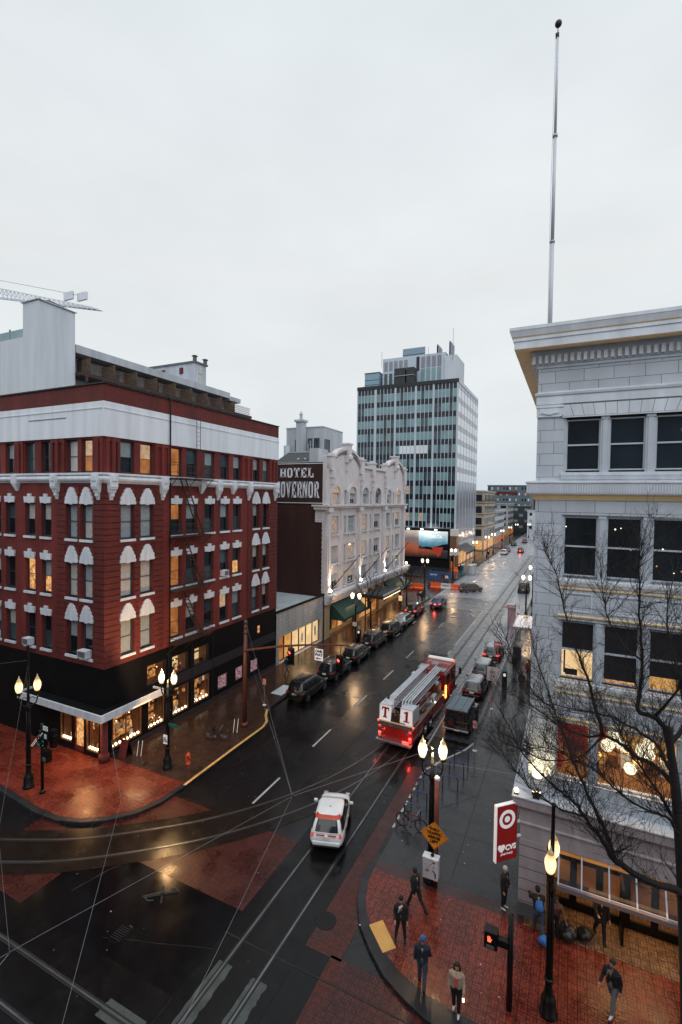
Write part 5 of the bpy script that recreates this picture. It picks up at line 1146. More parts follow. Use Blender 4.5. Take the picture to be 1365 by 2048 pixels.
# podium with billboard and striped pier
p = MB(); p.box(-53.3, -26.6, 117.2, 119.98, .1, 9.6, 'black_panel'); p.build('podium', OT)
p = MB()
for k, mt in enumerate(['hall_warm', 'glass_pale', 'lit_orange', 'hotel_stone', 'wood', 'hotel_stone']): p.box(-26.58, -25.0, 117.0, 119.9, .1+k*1.6, .1+(k+1)*1.6, ['wood', 'wood', 'hotel_stone', 'wood', 'wood', 'hotel_stone'][k])
p.box(-26.2, -25.4, 116.9, 117, .4, 3.2, 'lit_orange'); p.build('corner_pier', OT)
aw = MB(); aw.face([(-26, 122, 5.2), (-26, 135, 5.2), (-23.6, 135, 3.6), (-23.6, 122, 3.6)], 'roof_dark'); aw.face([(-23.6, 122, 3.6), (-23.6, 135, 3.6), (-23.6, 135, 3.1), (-23.6, 122, 3.1)], 'roof_dark'); aw.build('awning', OT)
for y in (124, 128, 132, 137, 142):
    g = MB(); g.box(-25.98, -25.9, y-1.3, y+1.3, .4, 3.4, 'lit_warm'); g.build('shop_window', OT)
bb = thing('billboard', 'wide landscape advertisement billboard with blue sky and orange tent on a black wall', 'billboard', (-33, 117, 5))
def gradm(name, stops, axis=2, z0=0, z1=1, es=.45):  # es: glow put into the poster for the spotlight falling on it
    m, n, b = newmat(name); g = n.nodes.new('ShaderNodeNewGeometry'); s = n.nodes.new('ShaderNodeSeparateXYZ'); n.links.new(g.outputs['Position'], s.inputs[0])
    z = n.nodes.new('ShaderNodeTexNoise'); z.inputs['Scale'].default_value = .8; z.inputs['Detail'].default_value = 5; n.links.new(g.outputs['Position'], z.inputs['Vector'])
    a = n.nodes.new('ShaderNodeMath'); a.operation = 'MULTIPLY_ADD'; a.inputs[1].default_value = 1.6; n.links.new(z.outputs[0], a.inputs[0]); n.links.new(s.outputs[axis], a.inputs[2])
    r = n.nodes.new('ShaderNodeMapRange'); r.inputs[1].default_value = z0+.8; r.inputs[2].default_value = z1+.8; n.links.new(a.outputs[0], r.inputs[0])
    c = n.nodes.new('ShaderNodeValToRGB'); c.color_ramp.elements[0].color = (*stops[0], 1); c.color_ramp.elements[1].color = (*stops[-1], 1)
    for i, st in enumerate(stops[1:-1]): q = c.color_ramp.elements.new((i+1)/(len(stops)-1)); q.color = (*st, 1)
    n.links.new(r.outputs[0], c.inputs[0]); n.links.new(c.outputs[0], b.inputs['Base Color']); n.links.new(c.outputs[0], b.inputs['Emission Color']); b.inputs['Emission Strength'].default_value = es; return m
gradm('ad_sky', [(.03, .10, .15), (.10, .26, .34), (.4, .55, .6), (.75, .8, .78)], 2, 5, 9); gradm('ad_people', [(.02, .01, .01), (.35, .08, .03), (.15, .12, .12), (.5, .42, .36)], 2, 2.5, 9.2)
gradm('ad_ground', [(.01, .008, .01), (.02, .02, .03), (.25, .05, .02)], 2, 2.5, 5.5, .5)
g = MB(); g.box(-39.5, -26.8, 116.95, 117.15, 2.3, 9.2, 'black_paint'); g.build('frame', bb)
g = MB(); Y_ = 116.94
g.face([(-39.4, Y_, 2.5), (-34.4, Y_, 2.5), (-34.4, Y_, 9.1), (-39.4, Y_, 9.1)], 'ad_people'); g.face([(-34.4, Y_, 4.6), (-27.1, Y_, 4.6), (-27.1, Y_, 9.1), (-34.4, Y_, 9.1)], 'ad_sky')
g.face([(-34.4, Y_, 2.5), (-27.1, Y_, 2.5), (-27.1, Y_, 4.6), (-34.4, Y_, 4.6)], 'ad_ground')
hz = [(-34.4, 5.3), (-33.4, 5.0), (-32.4, 5.2), (-31, 5.1), (-29.6, 5.4), (-28.3, 5.9), (-27.1, 6.1)]
g.face([(x, Y_-.01, z) for x, z in [(-34.4, 4.5)]+hz+[(-27.1, 4.5)]][::-1], 'spandrel')
g.face([(x, Y_-.02, z) for x, z in [(-31.2, 5.1), (-28.2, 5.2), (-28.9, 3.1), (-29.6, 2.8)]], 'red_panel'); g.face([(x, Y_-.01, z) for x, z in [(-34.4, 2.7), (-31.6, 2.7), (-29.8, 3.3), (-30.4, 4.2), (-34.4, 5.0)]], 'ad_people')
g.build('poster', bb)
plain('ad_white', (.8, .8, .8), .5, var=0, emit=(1, 1, 1), es=.6)  # lettering glows in place of the spotlight; also used for meter screens
text_obj('DELTA', 1.0, 'ad_white', bb, (3.0, -.09, 2.7), (R(90), 0, 0), bold=.02)
add_light('AREA', 'billboard_light', (-33, 115.6, 9.8), 110, (.95, .97, 1), 3, (0, .6, -1))
bl_ = MB(); 
for x in (-37, -33.5, -30): bl_.box(x-.3, x+.3, 116.2, 116.5, 9.4, 9.6, 'white_light'); bl_.bar((x, 116.4, 9.5), (x, 117, 9.4), .06, .06, 'iron')
bl_.build('picture_light', bb)
# ================================================================ WHITE TOWER AND TERRACE BUILDING (behind the brick building)
TB = thing('terrace_building', 'long grey concrete building with wooden roof terraces behind the brick building', 'building', (-45, 32, 0))
mb = MB(); mb.box(-60, -46.6, 32.1, 58, .1, 31.0, 'stucco'); mb.box(-60, -47.6, 28.8, 32.1, .1, 32.1, 'stucco_light'); mb.box(-95, -47.6, 28.9, 60, .1, 31.6, 'stucco_light'); mb.build('wall', TB)
p = MB(); p.box(-60, -45.0, 32.05, 56.0, 31.15, 31.95, 'stucco'); p.box(-60, -45, 56, 58.5, 30.9, 31.5, 'stucco'); p.build('roof_slab', TB)
p = MB(); p.box(-46.58, -44.2, 32.05, 60.2, 28.85, 29.2, 'rust_iron'); 
for k in range(15): p.box(-44.3, -44.15, 32.5+k*1.9, 32.75+k*1.9, 28.3, 28.84, 'rust_iron')
p.build('deck', TB)
for k in range(9):
    y = 33.2+k*2.9
    s_ = MB(); s_.box(-46.5, -44.5, y, y+.1, 29.21, 30.85, 'deck_wood'); s_.build('partition', TB)
    if k < 8:
        w_ = MB(); w_.box(-46.59, -46.5, y+.9, y+2.3, 29.25, 30.95, ['blind', 'glass_teal_dark'][k % 2]); w_.build('window', TB)
r_ = MB()
for k in range(110): r_.box(-44.22, -44.19, 32.2+k*.25, 32.23+k*.25, 29.21, 30.2, 'deck_wood')
for z in (29.35, 29.6, 29.85, 30.1, 30.25): r_.box(-44.23, -44.18, 32.1, 59.8, z, z+.04, 'deck_wood')
r_.build('railing', TB)
g = MB()
for k in range(5): g.box(-94, -47.7, 29.0, 29.06, 32.2+k*.0, 33.0, 'glass_teal') if k == 0 else g.box(-47.7-k*3, -47.6-k*3, 28.95, 29.1, 31.6, 33.2, 'steel')
g.build('glass_screen', TB)
g = MB(); g.box(-53, -51.5, 33.5, 36, 31.6, 34.6, 'grey_metal'); g.build('roof_unit', TB)
WT = thing('stair_tower', 'plain white rendered stair tower with tiled sloping cap rising behind the brick building', 'tower', (-45, 28.3, 0))
mb = MB(); mb.box(-47.35, -45, 28.3, 31.95, .1, 35.0, 'stucco_light'); mb.build('wall', WT)
mb = MB(); mb.face([(-47.45, 28.2, 35.0), (-44.9, 28.2, 35.0), (-44.9, 32.05, 35.0), (-46.2, 30.1, 35.8)], 'roofing'); mb.face([(-47.45, 28.2, 35.0), (-44.9, 28.2, 35.0), (-46.2, 30.1, 35.7)], 'roofing'); mb.face([(-44.9, 28.2, 35.0), (-44.9, 32.05, 35.0), (-46.2, 30.1, 35.7)], 'roofing'); mb.face([(-44.9, 32.05, 35.0), (-47.45, 32.05, 35), (-46.2, 30.1, 35.7)], 'roofing'); mb.face([(-47.45, 32.05, 35), (-47.45, 28.2, 35), (-46.2, 30.1, 35.7)], 'roofing')
for k in range(17): mb.tube([(-44.86, 28.25+k*.235, 35.0), (-45.1, 28.35+k*.225, 35.1)], .07, 'stucco', 6)
for k in range(11): mb.tube([(-47.4+k*.25, 28.16, 35.0), (-47.35+k*.24, 28.4, 35.1)], .07, 'stucco', 6)
mb.build('tiled_cap', WT)
RH = thing('roof_house', 'small grey rooftop house with two chimneys beyond the wooden terraces', 'building', (-50, 54, 31))
mb = MB(); mb.box(-59, -50, 54.2, 56.6, 30, 36.4, 'stucco'); mb.build('wall', RH)
mb = MB(); mb.box(-59.3, -49.8, 54.0, 56.8, 36.4, 36.65, 'roofing'); mb.build('roof', RH)
for x, y in ((-50.1, 54.3), (-50.1, 56.5)): mb = MB(); mb.box(x-.2, x+.2, y-.2, y+.2, 36.66, 37.3, 'roofing'); mb.box(x-.3, x+.3, y-.3, y+.3, 37.3, 37.45, 'iron'); mb.build('chimney', RH)
for (a, b_) in ((-56.5, -55.8), (-52.9, -52.2)): mb = MB(); mb.box(a, b_, 54.1, 54.19, 35, 35.9, 'red_brick_dark'); mb.build('window', RH)
for z in (33.5, 35): mb = MB(); mb.box(-50, -49.9, 55, 55.7, z, z+1, 'blind_light'); mb.build('window', RH)
mb = MB(); mb.box(-58.5, -55.5, 50.5, 52.5, 31.6, 34.6, 'blue_grey'); mb.box(-55.3, -54.3, 50.5, 52, 31.6, 33.8, 'blue_grey'); tag(mb.build('roof_plant'), 'pale blue roof machinery in front of the small rooftop house', 'roof unit')
# crane
CN = thing('tower_crane', 'white lattice jib of a distant tower crane behind the white stair tower', 'crane', (-170, 90, 60))
mb = MB(); pa, pb_ = Vector((-172, 90, 80.0)), Vector((-116.7, 90, 67))
pa2 = pa+Vector((0, 0, 3.5)); pb2 = pb_+Vector((-3, 0, 1.2))
for dy_ in (-.8, .8): mb.bar(pa+Vector((0, dy_, 0)), pb_+Vector((0, dy_, 0)), .25, .25, 'white_stone')
mb.bar(pa2, pb2, .25, .25, 'white_stone'); n = 26
for k in range(n):
    t = k/n; t2_ = (k+.5)/n; t3 = (k+1)/n
    for dy_ in (-.8, .8): mb.bar(pa.lerp(pb_, t)+Vector((0, dy_, 0)), pa2.lerp(pb2, t2_), .14, .14, 'white_stone'); mb.bar(pa2.lerp(pb2, t2_), pa.lerp(pb_, t3)+Vector((0, dy_, 0)), .14, .14, 'white_stone')
mb.build('jib', CN)
mb = MB(); mb.bar((-172, 90, 86), (-126, 90, 72.6), .12, .12, 'steel'); mb.build('tie_bar', CN)
mb = MB(); mb.box(-131.3, -127.6, 89.7, 90.3, 71.8, 73.9, 'white_band'); mb.build('counterweight', CN); mb = MB(); mb.box(-125.6, -121.8, 89.7, 90.3, 70.7, 72.8, 'white_band'); mb.build('counterweight', CN)
mb = MB(); mb.bar((-170, 90, 0), (-170, 90, 84), 1.8, 1.8, 'white_stone'); mb.build('mast', CN)
# ================================================================ FAR STREET
def simple_building(name, label, x0, x1, y0, y1, h, wm, floors, cols, gm, gz=3.6, wz=(.35, .8), rm='roofing', shop=None, front=None, ww=.6):
    B = thing(name, label, 'building', ((x0+x1)/2, y0, 0))
    mb = MB(); mb.box(x0, x1, y0, y1, .05, h, wm); mb.build('wall', B)
    mb = MB(); mb.box(x0-.3, x1+.3, y0-.3, y1+.3, h, h+.5, wm); mb.box(x0+.2, x1-.2, y0+.2, y1-.2, h+.5, h+.55, rm); mb.build('roof', B)
    fh = (h-gz)/floors
    for f in range(floors):
        z0, z1 = gz+fh*(f+wz[0]), gz+fh*(f+wz[1])
        nx = cols[0]; s_ = (x1-x0)/nx
        for k in range(nx):
            c = x0+s_*(k+.5); w_ = MB(); w_.box(c-s_*ww/2, c+s_*ww/2, y0-.05, y0-.005, z0, z1, gm[(f*3+k) % len(gm)]); w_.build('window', B)
        if cols[1]:
            ny = cols[1]; s_ = (y1-y0)/ny
            for k in range(ny):
                c = y0+s_*(k+.5); w_ = MB(); w_.box(x1+.005, x1+.05, c-s_*ww/2, c+s_*ww/2, z0, z1, gm[(f*5+k) % len(gm)]); w_.build('window', B)
    if shop:
        ny = max(cols[1], 3); s_ = (y1-y0)/ny
        for k in range(ny):
            c = y0+s_*(k+.5); w_ = MB(); w_.box(x1+.01, x1+.08, c-s_*.4, c+s_*.4, .5, gz-.8, shop); w_.build('shop_window', B)
        w_ = MB(); w_.box((x0+x1)/2+2, x1-.5, y0-.08, y0-.01, .5, gz-.8, shop); w_.build('shop_window', B)
    return B
masonry('cream_brick', (.5, .44, .38), (.44, .4, .34), (.3, .27, .24), .5, .16, .012)
BB = simple_building('cream_building', 'cream corner building with big dark windows and a lit orange shop, just past the tower', -48, -26, 163.7, 187.5, 19.6, 'cream_brick', 4, (6, 8), ['glass_dark'], 4.2, (.2, .78), shop='lit_warm', ww=.55)
for z in (8.1, 12.0, 15.8, 16.6): mb = MB(); mb.box(-48.1, -25.85, 163.55, 187.6, z, z+.18, 'rust_iron'); mb.build('string_course', BB)
mb = MB(); mb.box(-34, -32.8, 168, 169.2, 20, 23, 'iron'); mb.build('chimney', BB)
simple_building('street_building', 'low grey painted building beyond the cream building with dark awnings', -46, -26, 188.5, 216, 12.6, 'stucco', 3, (4, 8), ['glass_dark', 'glass_teal_dark'], 3.8, shop='lit_orange')
simple_building('street_building', 'narrow pale building at the far end of the left side of the street', -44, -27, 238, 262, 15, 'grey_block', 4, (4, 6), ['glass_dark', 'glass_teal_dark'], 3.8, shop='lit_orange')
plain('slate_blue', (.11, .15, .185), .6, var=.15, scale=.2)
simple_building('apartment_block', 'big slate blue apartment block closing the far end of the street', -46, -22, 300, 320, 25.5, 'slate_blue', 7, (14, 4), ['glass_dark', 'glass_pale', 'slate_blue', 'lit_hotel', 'slate_blue', 'glass_dark'], 2, ww=.45)
mb = MB(); mb.box(-43, -29, 299.7, 299.9, 20.6, 22.2, 'red_brick'); tag(mb.build('red_banner'), 'red band across the slate blue apartment block', 'banner')
simple_building('parking_block', 'dark grid fronted low block in front of the slate blue apartments', -38, -20, 268, 285, 13.5, 'slate_frame', 4, (7, 3), ['glass_teal_dark', 'blind'], 1.5, ww=.72)
simple_building('white_block', 'small white building low in the distance beside the white corner building', -18.2, -4, 236, 255, 12, 'stucco_light', 3, (5, 3), ['glass_dark', 'blind'], 3, ww=.4)
simple_building('brick_block', 'dark brick block with white windows seen beyond the small white building', -17.5, 2, 262, 280, 17, 'brown_brick', 4, (8, 2), ['blind_light', 'glass_dark'], 3, ww=.4)
simple_building('grey_block', 'dark red low building across the far end of the street', -24, -17, 290, 300, 8, 'brown_brick', 2, (5, 2), ['lit_warm', 'glass_dark'], 3, ww=.4)
# buildings hidden round the corner on the right of the street (real, seen from a step to the side)
simple_building('side_building', 'plain grey stone building on the right side beyond the white corner building', -1.4, 22, 105, 158, 17, 'grey_block', 4, (6, 13), ['glass_dark', 'blind'], 4, ww=.5)

# the buildings on the near side of the cross street, seen only as dark mirror images and as what shades the crossing
simple_building('near_block', 'pale rendered building on the near side of the cross street, right behind the viewpoint', -1.8, 40, -45, -1.2, 24, 'stucco', 5, (10, 0), ['glass_dark', 'blind'], 4, ww=.5)  # wall made pale so it bounces light onto the white facade
simple_building('near_block', 'brown brick building on the near left corner of the crossing, outside the picture', -90, -24, -45, -4, 20, 'brown_brick', 5, (12, 8), ['glass_dark', 'blind'], 4, ww=.5)

# ================================================================ STREET LAMPS AND POLES
def lamp(mast=0, warm=False, near=True, light=650, rz=0, loc_=(0, 0, 0), label='', group='twin globe street lamps', s=1):
    n = 12 if near else 8; gm = 'globe_warm' if warm else ('globe_lit' if near else 'lamp_far')
    L = thing('street_lamp', label, 'street lamp', (0, 0, 0), group)
    p = MB(); p._lathe([(.3, 0), (.3, .1), (.25, .14), (.25, .55), (.19, .68), (.15, .74), (.14, .9), (.115, 1.0), (.1, 2.6), (.085, 4.3), (.13, 4.36), (.13, 4.45), (.08, 4.52), (.06, 5.0)], (0, 0, 0), 'black_paint', n)
    if near: 
        for k in range(8): a = k*math.pi/4; p.tube([(.112*math.cos(a), .112*math.sin(a), 1.05), (.092*math.cos(a), .092*math.sin(a), 4.2)], .014, 'black_paint', 4)
        p._lathe([(.15, 1.2), (.17, 1.25), (.15, 1.3)], (0, 0, 0), 'black_paint', n)
    p.build('post', L, smooth=True)
    if near: f = MB(); f._lathe([(.05, 5.0), (.07, 5.1), (.03, 5.25), (.05, 5.33), (.005, 5.5)], (0, 0, 0), 'cream', 10); f.build('finial', L, smooth=True)
    for sx in (-1, 1):
        a = MB(); a.tube([(0, 0, 4.55), (.18*sx, 0, 4.5), (.36*sx, 0, 4.62), (.42*sx, 0, 4.85), (.42*sx, 0, 5.15)], .04, 'black_paint', 6)
        if near: a.tube([(.05*sx, 0, 4.9), (.2*sx, 0, 4.98), (.34*sx, 0, 4.85)], .022, 'black_paint', 5); a._lathe([(.05, 5.1), (.13, 5.2), (.12, 5.28)], (.42*sx, 0, 0), 'black_paint', 10)
        a = a.build('arm', L, smooth=True)
        g = MB(); g._lathe([(.09, 5.26), (.145, 5.36), (.185, 5.55), (.18, 5.7), (.14, 5.82), (.11, 5.88), (.1, 5.92)] if near else [(.1, 5.26), (.2, 5.45), (.22, 5.7), (.1, 5.9)], (.42*sx, 0, 0), gm, n); g.build('globe', a, smooth=True)
        if near: c = MB(); c._lathe([(.105, 5.92), (.12, 5.94), (.05, 6.02), (.03, 6.1), (.005, 6.2)], (.42*sx, 0, 0), 'cream', 8); c.build('cap', a, smooth=True)
    if mast: m_ = MB(); m_.tube([(0, 0, 4.5), (0, 0, mast)], [.075, .06], 'black_paint', 10); m_._lathe([(.08, mast), (.08, mast+.05), (.01, mast+.1)], (0, 0, 0), 'black_paint', 8); m_.build('mast', L)
    put(L, loc_, R(rz), s=1.0)
    return L
NEAR = [(-22.15, 21.8, 0, 0, 15, 'twin globe lamp beside the brick building shop windows, with white notice on its post'),
        (-27.7, 16.75, 7.75, 1, 55, 'tall black lamp with mast and two yellow globes at the left brick corner'),
        (-5.22, 20.5, 0, 0, 15, 'twin globe lamp behind the orange diamond sign on the right corner'),
        (-.28, 16.83, 7.35, 1, 84, 'tall black lamp before the white building shop doors at bottom right, globes in line')]
for x, y, ms, wm_, rz, lb in NEAR:
    L_n = lamp(ms, wm_, True, 650, rz, (x, y, .15), lb); s_n = {-22.15: 1.0, -27.7: 1.05, -5.22: 1.045, -.28: .95}[x]; L_n.scale = (s_n,)*3
    add_light('POINT', 'lamp_light', (x, y, 6.12 if x < -1 else 5.65), {-22.15: 900, -27.7: 1050, -5.22: 260, -.28: 190}[x], (1, .58, .25), .06)
FAR = [(-22.15, 50.4, 'twin globe lamp on the left pavement beside the near green awning'), (-23.2, 83, 'twin globe lamp at the hotel end of the left pavement, by the crossing'), (-22.7, 103.5, 'twin globe lamp in front of the billboard wall'), (-22.2, 126, 'twin globe lamp below the side of the office tower'), (-22.2, 146, 'twin globe lamp at the far corner of the office tower'), (-22.2, 158.5, 'twin globe lamp at the street corner just before the cream building'), (-22.2, 180, 'twin globe lamp in front of the cream building'), (-22.2, 204, 'twin globe lamp in front of the low grey building'), (-22.2, 230, 'farthest twin globe lamp on the left side of the street'),
       (-5.5, 72.5, 'twin globe lamp above the pink pay booth on the right pavement'), (-5.4, 84, 'twin globe lamp beside the blue parked van on the right'), (-5.3, 104, 'twin globe lamp at the far side of the second crossing on the right'), (-5.3, 150, 'twin globe lamp among bare trees far down the right side'), (-5.3, 185, 'farthest twin globe lamp on the right side of the street'), (-17.5, 236, 'twin globe lamp seen straight down the far end of the road')]
base_far = None
for x, y, lb in FAR:
    if base_far is None: base_far = lamp(0, 0, False, 0, 10, (x, y, .15), lb); L_ = base_far
    else: L_ = copy_tree(base_far); put(L_, (x, y, .15), R(10), lb, s=1.06)
    if y < 110: add_light('POINT', 'lamp_light', (x, y, 6.12), 330, (1, .62, .32), .04)
    elif y < 200: add_light('POINT', 'lamp_light', (x, y, 6.12), 260, (1, .68, .4), .04)
# under-canopy light and pavement wash by the shop
add_light('AREA', 'canopy_light', (-27.5, 20.2, 3.1), 160, (1, .5, .2), 1.2, (0, -.3, -1)); add_light('AREA', 'canopy_light', (-25.8, 22.6, 3.1), 60, (1, .55, .25), 1.5, (.3, 0, -1))
add_light('AREA', 'marquee_light', (-24.2, 64, 3.3), 220, (1, .62, .28), 3, (0, 0, -1))
for y in (45, 55, 74): add_light('AREA', 'shop_light', (-25.6, y, 3.0), 60, (1, .6, .28), 2.5, (.6, 0, -1))
add_light('AREA', 'entrance_light', (2.2, 20.6, 2.2), 22, (1, .6, .28), 2.5, (0, -.5, -1))
# signal mast with long arm over the street
SM = thing('signal_mast', 'rust red signal mast with a long arm reaching over the left lanes', 'traffic light', (-21.25, 28.4, .15))
p = MB(); p.tube([(-21.25, 28.4, .15), (-21.25, 28.4, 8.0)], [.17, .12], 'rust_pole', 14); p._lathe([(.26, 0), (.26, .2), (.18, .3)], (-21.25, 28.4, .15), 'rust_pole', 14)
for z in (7.0, 7.4, 7.75, 5.7): p.tube([(-21.25, 28.4, z), (-21.25, 28.4, z+.08)], .17, 'iron', 12)
p.build('pole', SM, smooth=True)
p = MB(); pts = smoothline([(-21.2, 28.42, 5.75), (-19.2, 28.5, 6.25), (-17, 28.5, 6.72), (-15, 28.5, 7.05), (-13.0, 28.5, 7.3)], 4); p.tube(pts, [.10-.0035*k for k in range(len(pts))], 'rust_pole', 8); p.build('arm', SM, smooth=True)
def signal_head(par, x, y, z, lit, facing=-1, w_=.34, name='signal_head'):
    h = MB(); h.box(x-w_/2, x+w_/2, y-.12, y+.12, z-.52, z+.52, 'black_paint'); h.box(x-w_/2-.1, x+w_/2+.1, y-.02, y+.0, z-.62, z+.62, 'iron')
    for k, c in enumerate(('red', 'amber', 'green')):
        zc = z+.33-.33*k; h.tube([(x, y-.12, zc+.02), (x, y-.34, zc-.0)], .135, 'black_paint', 12, cap=False)
    o = h.build(name, par, bevel=.015)
    for k, c in enumerate(('red', 'amber', 'green')):
        l = MB(); zc = z+.33-.33*k; l.tube([(x, y-.13, zc), (x, y-.17, zc)], .12, {'red': 'red_light', 'green': 'green_light'}.get(c, 'glass_dark') if lit == c else 'glass_dark', 14); l.build('lens', o)
    return o
signal_head(SM, -17.3, 28.35, 5.95, 'red'); signal_head(SM, -13.55, 28.35, 6.0, 'red')
p = MB(); p.tube([(-17.3, 28.45, 6.4), (-17.3, 28.5, 6.7)], .03, 'iron', 6); p.tube([(-13.55, 28.45, 6.4), (-13.55, 28.5, 7.2)], .03, 'iron', 6); p.tube([(-15.1, 28.45, 6.5), (-15.1, 28.5, 7.0)], .03, 'iron', 6); p.build('hanger', SM)
sg = MB(); sg.box(-15.42, -14.8, 28.3, 28.34, 6.02, 6.8, 'sign_edge'); sg = sg.build('one_way_sign', SM)
off = Vector(SM.location)
def txt_at(t, size, m_, par, p, root_loc, bold=0): return text_obj(t, size, m_, par, tuple(Vector(p)-root_loc), (R(90), 0, 0), bold=bold)
txt_at('ONE\nWAY', .25, 'black_paint', sg, (-15.11, 28.29, 6.52), off, .012)
ar = MB(); ar.box(-15.25, -14.93, 28.28, 28.295, 6.13, 6.19, 'black_paint'); ar.face([(-15.36, 28.285, 6.16), (-15.2, 28.285, 6.07), (-15.2, 28.285, 6.25)], 'black_paint'); ar.build('arrow', sg)
# left corner signals
SL = thing('corner_signal', 'black corner signal pole with a green light beside the tall left lamp', 'traffic light', (-26.45, 16.75, .15))
p = MB(); p.tube([(-26.45, 16.75, .15), (-26.45, 16.75, 4.15)], .085, 'black_paint', 12); p._lathe([(.16, 0), (.16, .12), (.09, .2)], (-26.45, 16.75, .15), 'black_paint', 12); p.build('pole', SL, smooth=True)
signal_head(SL, -26.12, 16.65, 3.5, 'green')
p = MB(); p.box(-25.75, -25.4, 16.7, 16.95, 2.95, 3.95, 'black_paint'); p.tube([(-25.5, 16.8, 3.6), (-25.25, 16.75, 3.6)], .12, 'black_paint', 10); p.build('signal_head', SL, bevel=.02)
p = MB(); p.box(-26.2, -25.75, 16.55, 16.85, 2.1, 2.75, 'black_paint'); p.box(-26.12, -25.83, 16.53, 16.55, 2.18, 2.4, 'roofing'); p.build('walk_signal', SL, bevel=.02)
p = MB(); p.box(-26.0, -25.6, 16.5, 16.52, 3.95, 4.2, 'white_stone'); p.box(-25.9, -25.7, 16.5, 16.52, 3.5, 3.75, 'white_stone'); p.build('sign_plate', SL)
for dx in (0, .12): p = MB(); p.bar((-26.9+dx, 16.4, 2.9), (-26.0+dx, 16.4, 3.85), .025, .025, 'sign_edge'); p.build('wire_guard', SL)
# right corner pedestrian signal
SR = thing('walk_signal', 'black pedestrian signal with a glowing red hand on the right brick corner', 'traffic light', (-1.45, 16.4, .15))
p = MB(); p.tube([(-1.45, 16.4, .15), (-1.45, 16.4, 3.35)], [.1, .09], 'black_paint', 12); p.build('pole', SR, smooth=True)
p = MB(); p.box(-2.28, -1.85, 16.25, 16.6, 2.05, 2.62, 'black_paint'); p.box(-1.85, -1.5, 16.3, 16.5, 2.2, 2.45, 'black_paint'); p = p.build('signal_head', SR, bevel=.02)
hd = MB(); hd.box(-2.16, -2.06, 16.235, 16.245, 2.3, 2.42, 'hand_red')
for k in range(4): hd.box(-2.165+k*.027, -2.148+k*.027, 16.235, 16.245, 2.42, 2.5-.012*abs(k-1.5), 'hand_red')
hd.bar((-2.06, 16.24, 2.33), (-2.02, 16.24, 2.42), .02, .01, 'hand_red'); hd.build('hand_symbol', p)
hd = MB(); hd.box(-2.2, -1.95, 16.24, 16.248, 2.09, 2.2, 'roofing'); hd.build('lower_panel', p)
# lamp-post notices, pole signs
def post_sign(name, label, cat, x, y, z0, z1, w_, h, mt, text=None, tcol='black_paint', base=True, pole='steel', size=.12, rz=0, group=None):
    T = thing(name, label, cat, (x, y, .15), group, rz)
    p = loc(MB()); p.tube([(0, 0, 0), (0, 0, z1-.15)], .03, pole, 8)
    if base: p._lathe([(.15, 0), (.15, .04), (.05, .06)], (0, 0, 0), 'white_stone', 12)
    p.build('pole', T)
    s_ = loc(MB()); s_.box(-w_/2, w_/2, -.05, -.03, z1-.15-h, z1-.15, mt); s_ = s_.build('plate', T, bevel=.01)
    if text: text_obj(text, size, tcol, s_, (0, -.055, z1-.15-h/2), (R(90), 0, 0), bold=.004)
    return T
p = MB(); p.box(-22.28, -21.98, 21.58, 21.62, 1.75, 2.3, 'sign_edge'); t_ = p.build('notice_plate'); tag(t_, 'small white parking notice fixed to the lamp post by the shop windows', 'sign')
text_obj('NO\nTURN\nON RED', .11, 'black_paint', t_, (-22.13, 21.57, 2.02), (R(90), 0, 0), bold=.004)
plain('street_green', (.0, .14, .09), .5, var=.05)
p = MB(); p.box(-21.98, -21.15, 21.7, 21.72, 2.85, 3.05, 'street_green'); t_ = p.build('street_name_sign'); tag(t_, 'green street name plate fixed to the lamp post by the shop windows', 'sign')
plain('pink_sign', (.75, .38, .42), .5, var=.1); plain('red_sign', (.75, .16, .14), .5, var=.1)
post_sign('parking_sign', 'small pink and white parking sign on a post by the yellow kerb', 'sign', -22.0, 32.0, 0, 2.3, .3, .45, 'pink_sign', 'NO\nPARK', 'red_sign')
post_sign('parking_sign', 'pink parking sign leaning by the kerb behind the black off-roader', 'sign', -5.45, 32.6, 0, 2.2, .3, .5, 'pink_sign', 'NO\nPARK', 'red_sign')
post_sign('red_street_sign', 'red rectangular street sign beside the row of right hand parked cars', 'sign', -6.2, 49.3, 0, 3.0, .8, .62, 'red_sign', 'OPR', 'sign_edge', pole='red_sign', size=.34)
post_sign('white_notice_sign', 'large pale notice board on a red post in front of the dark hatchback', 'sign', -5.4, 39.8, 0, 3.6, .85, 1.15, 'hotel_stone', 'FRI\n3-6', 'wood', pole='red_sign', size=.3)
post_sign('striped_post', 'short red and white striped post on the left pavement by the hotel', 'post', -22.0, 57.6, 0, 1.6, .16, .9, 'pink_sign', None, pole='white_stone')
p = MB(); p.box(-22.4, -21.9, 50.1, 50.14, 2.3, 2.75, 'hotel_stone'); t_ = p.build('notice_plate'); tag(t_, 'white and red notice plate on the lamp post by the near green awning', 'sign'); text_obj('LOADING', .1, 'red_sign', t_, (-22.15, 50.09, 2.52), (R(90), 0, 0))
T = thing('traffic_pole', 'slim dark traffic pole beside the lamp near the first green awning', 'pole', (-22.6, 54.4, .15)); p = MB(); p.tube([(-22.6, 54.4, .15), (-22.6, 54.4, 5.9)], .09, 'iron', 8); p.build('pole', T); p = MB(); p.box(-22.9, -22.3, 54.0, 54.4, 5.5, 5.9, 'steel'); p.sphere((-22.6, 54.1, 5.4), .16, 'white_stone', 8); p.build('camera_head', T)
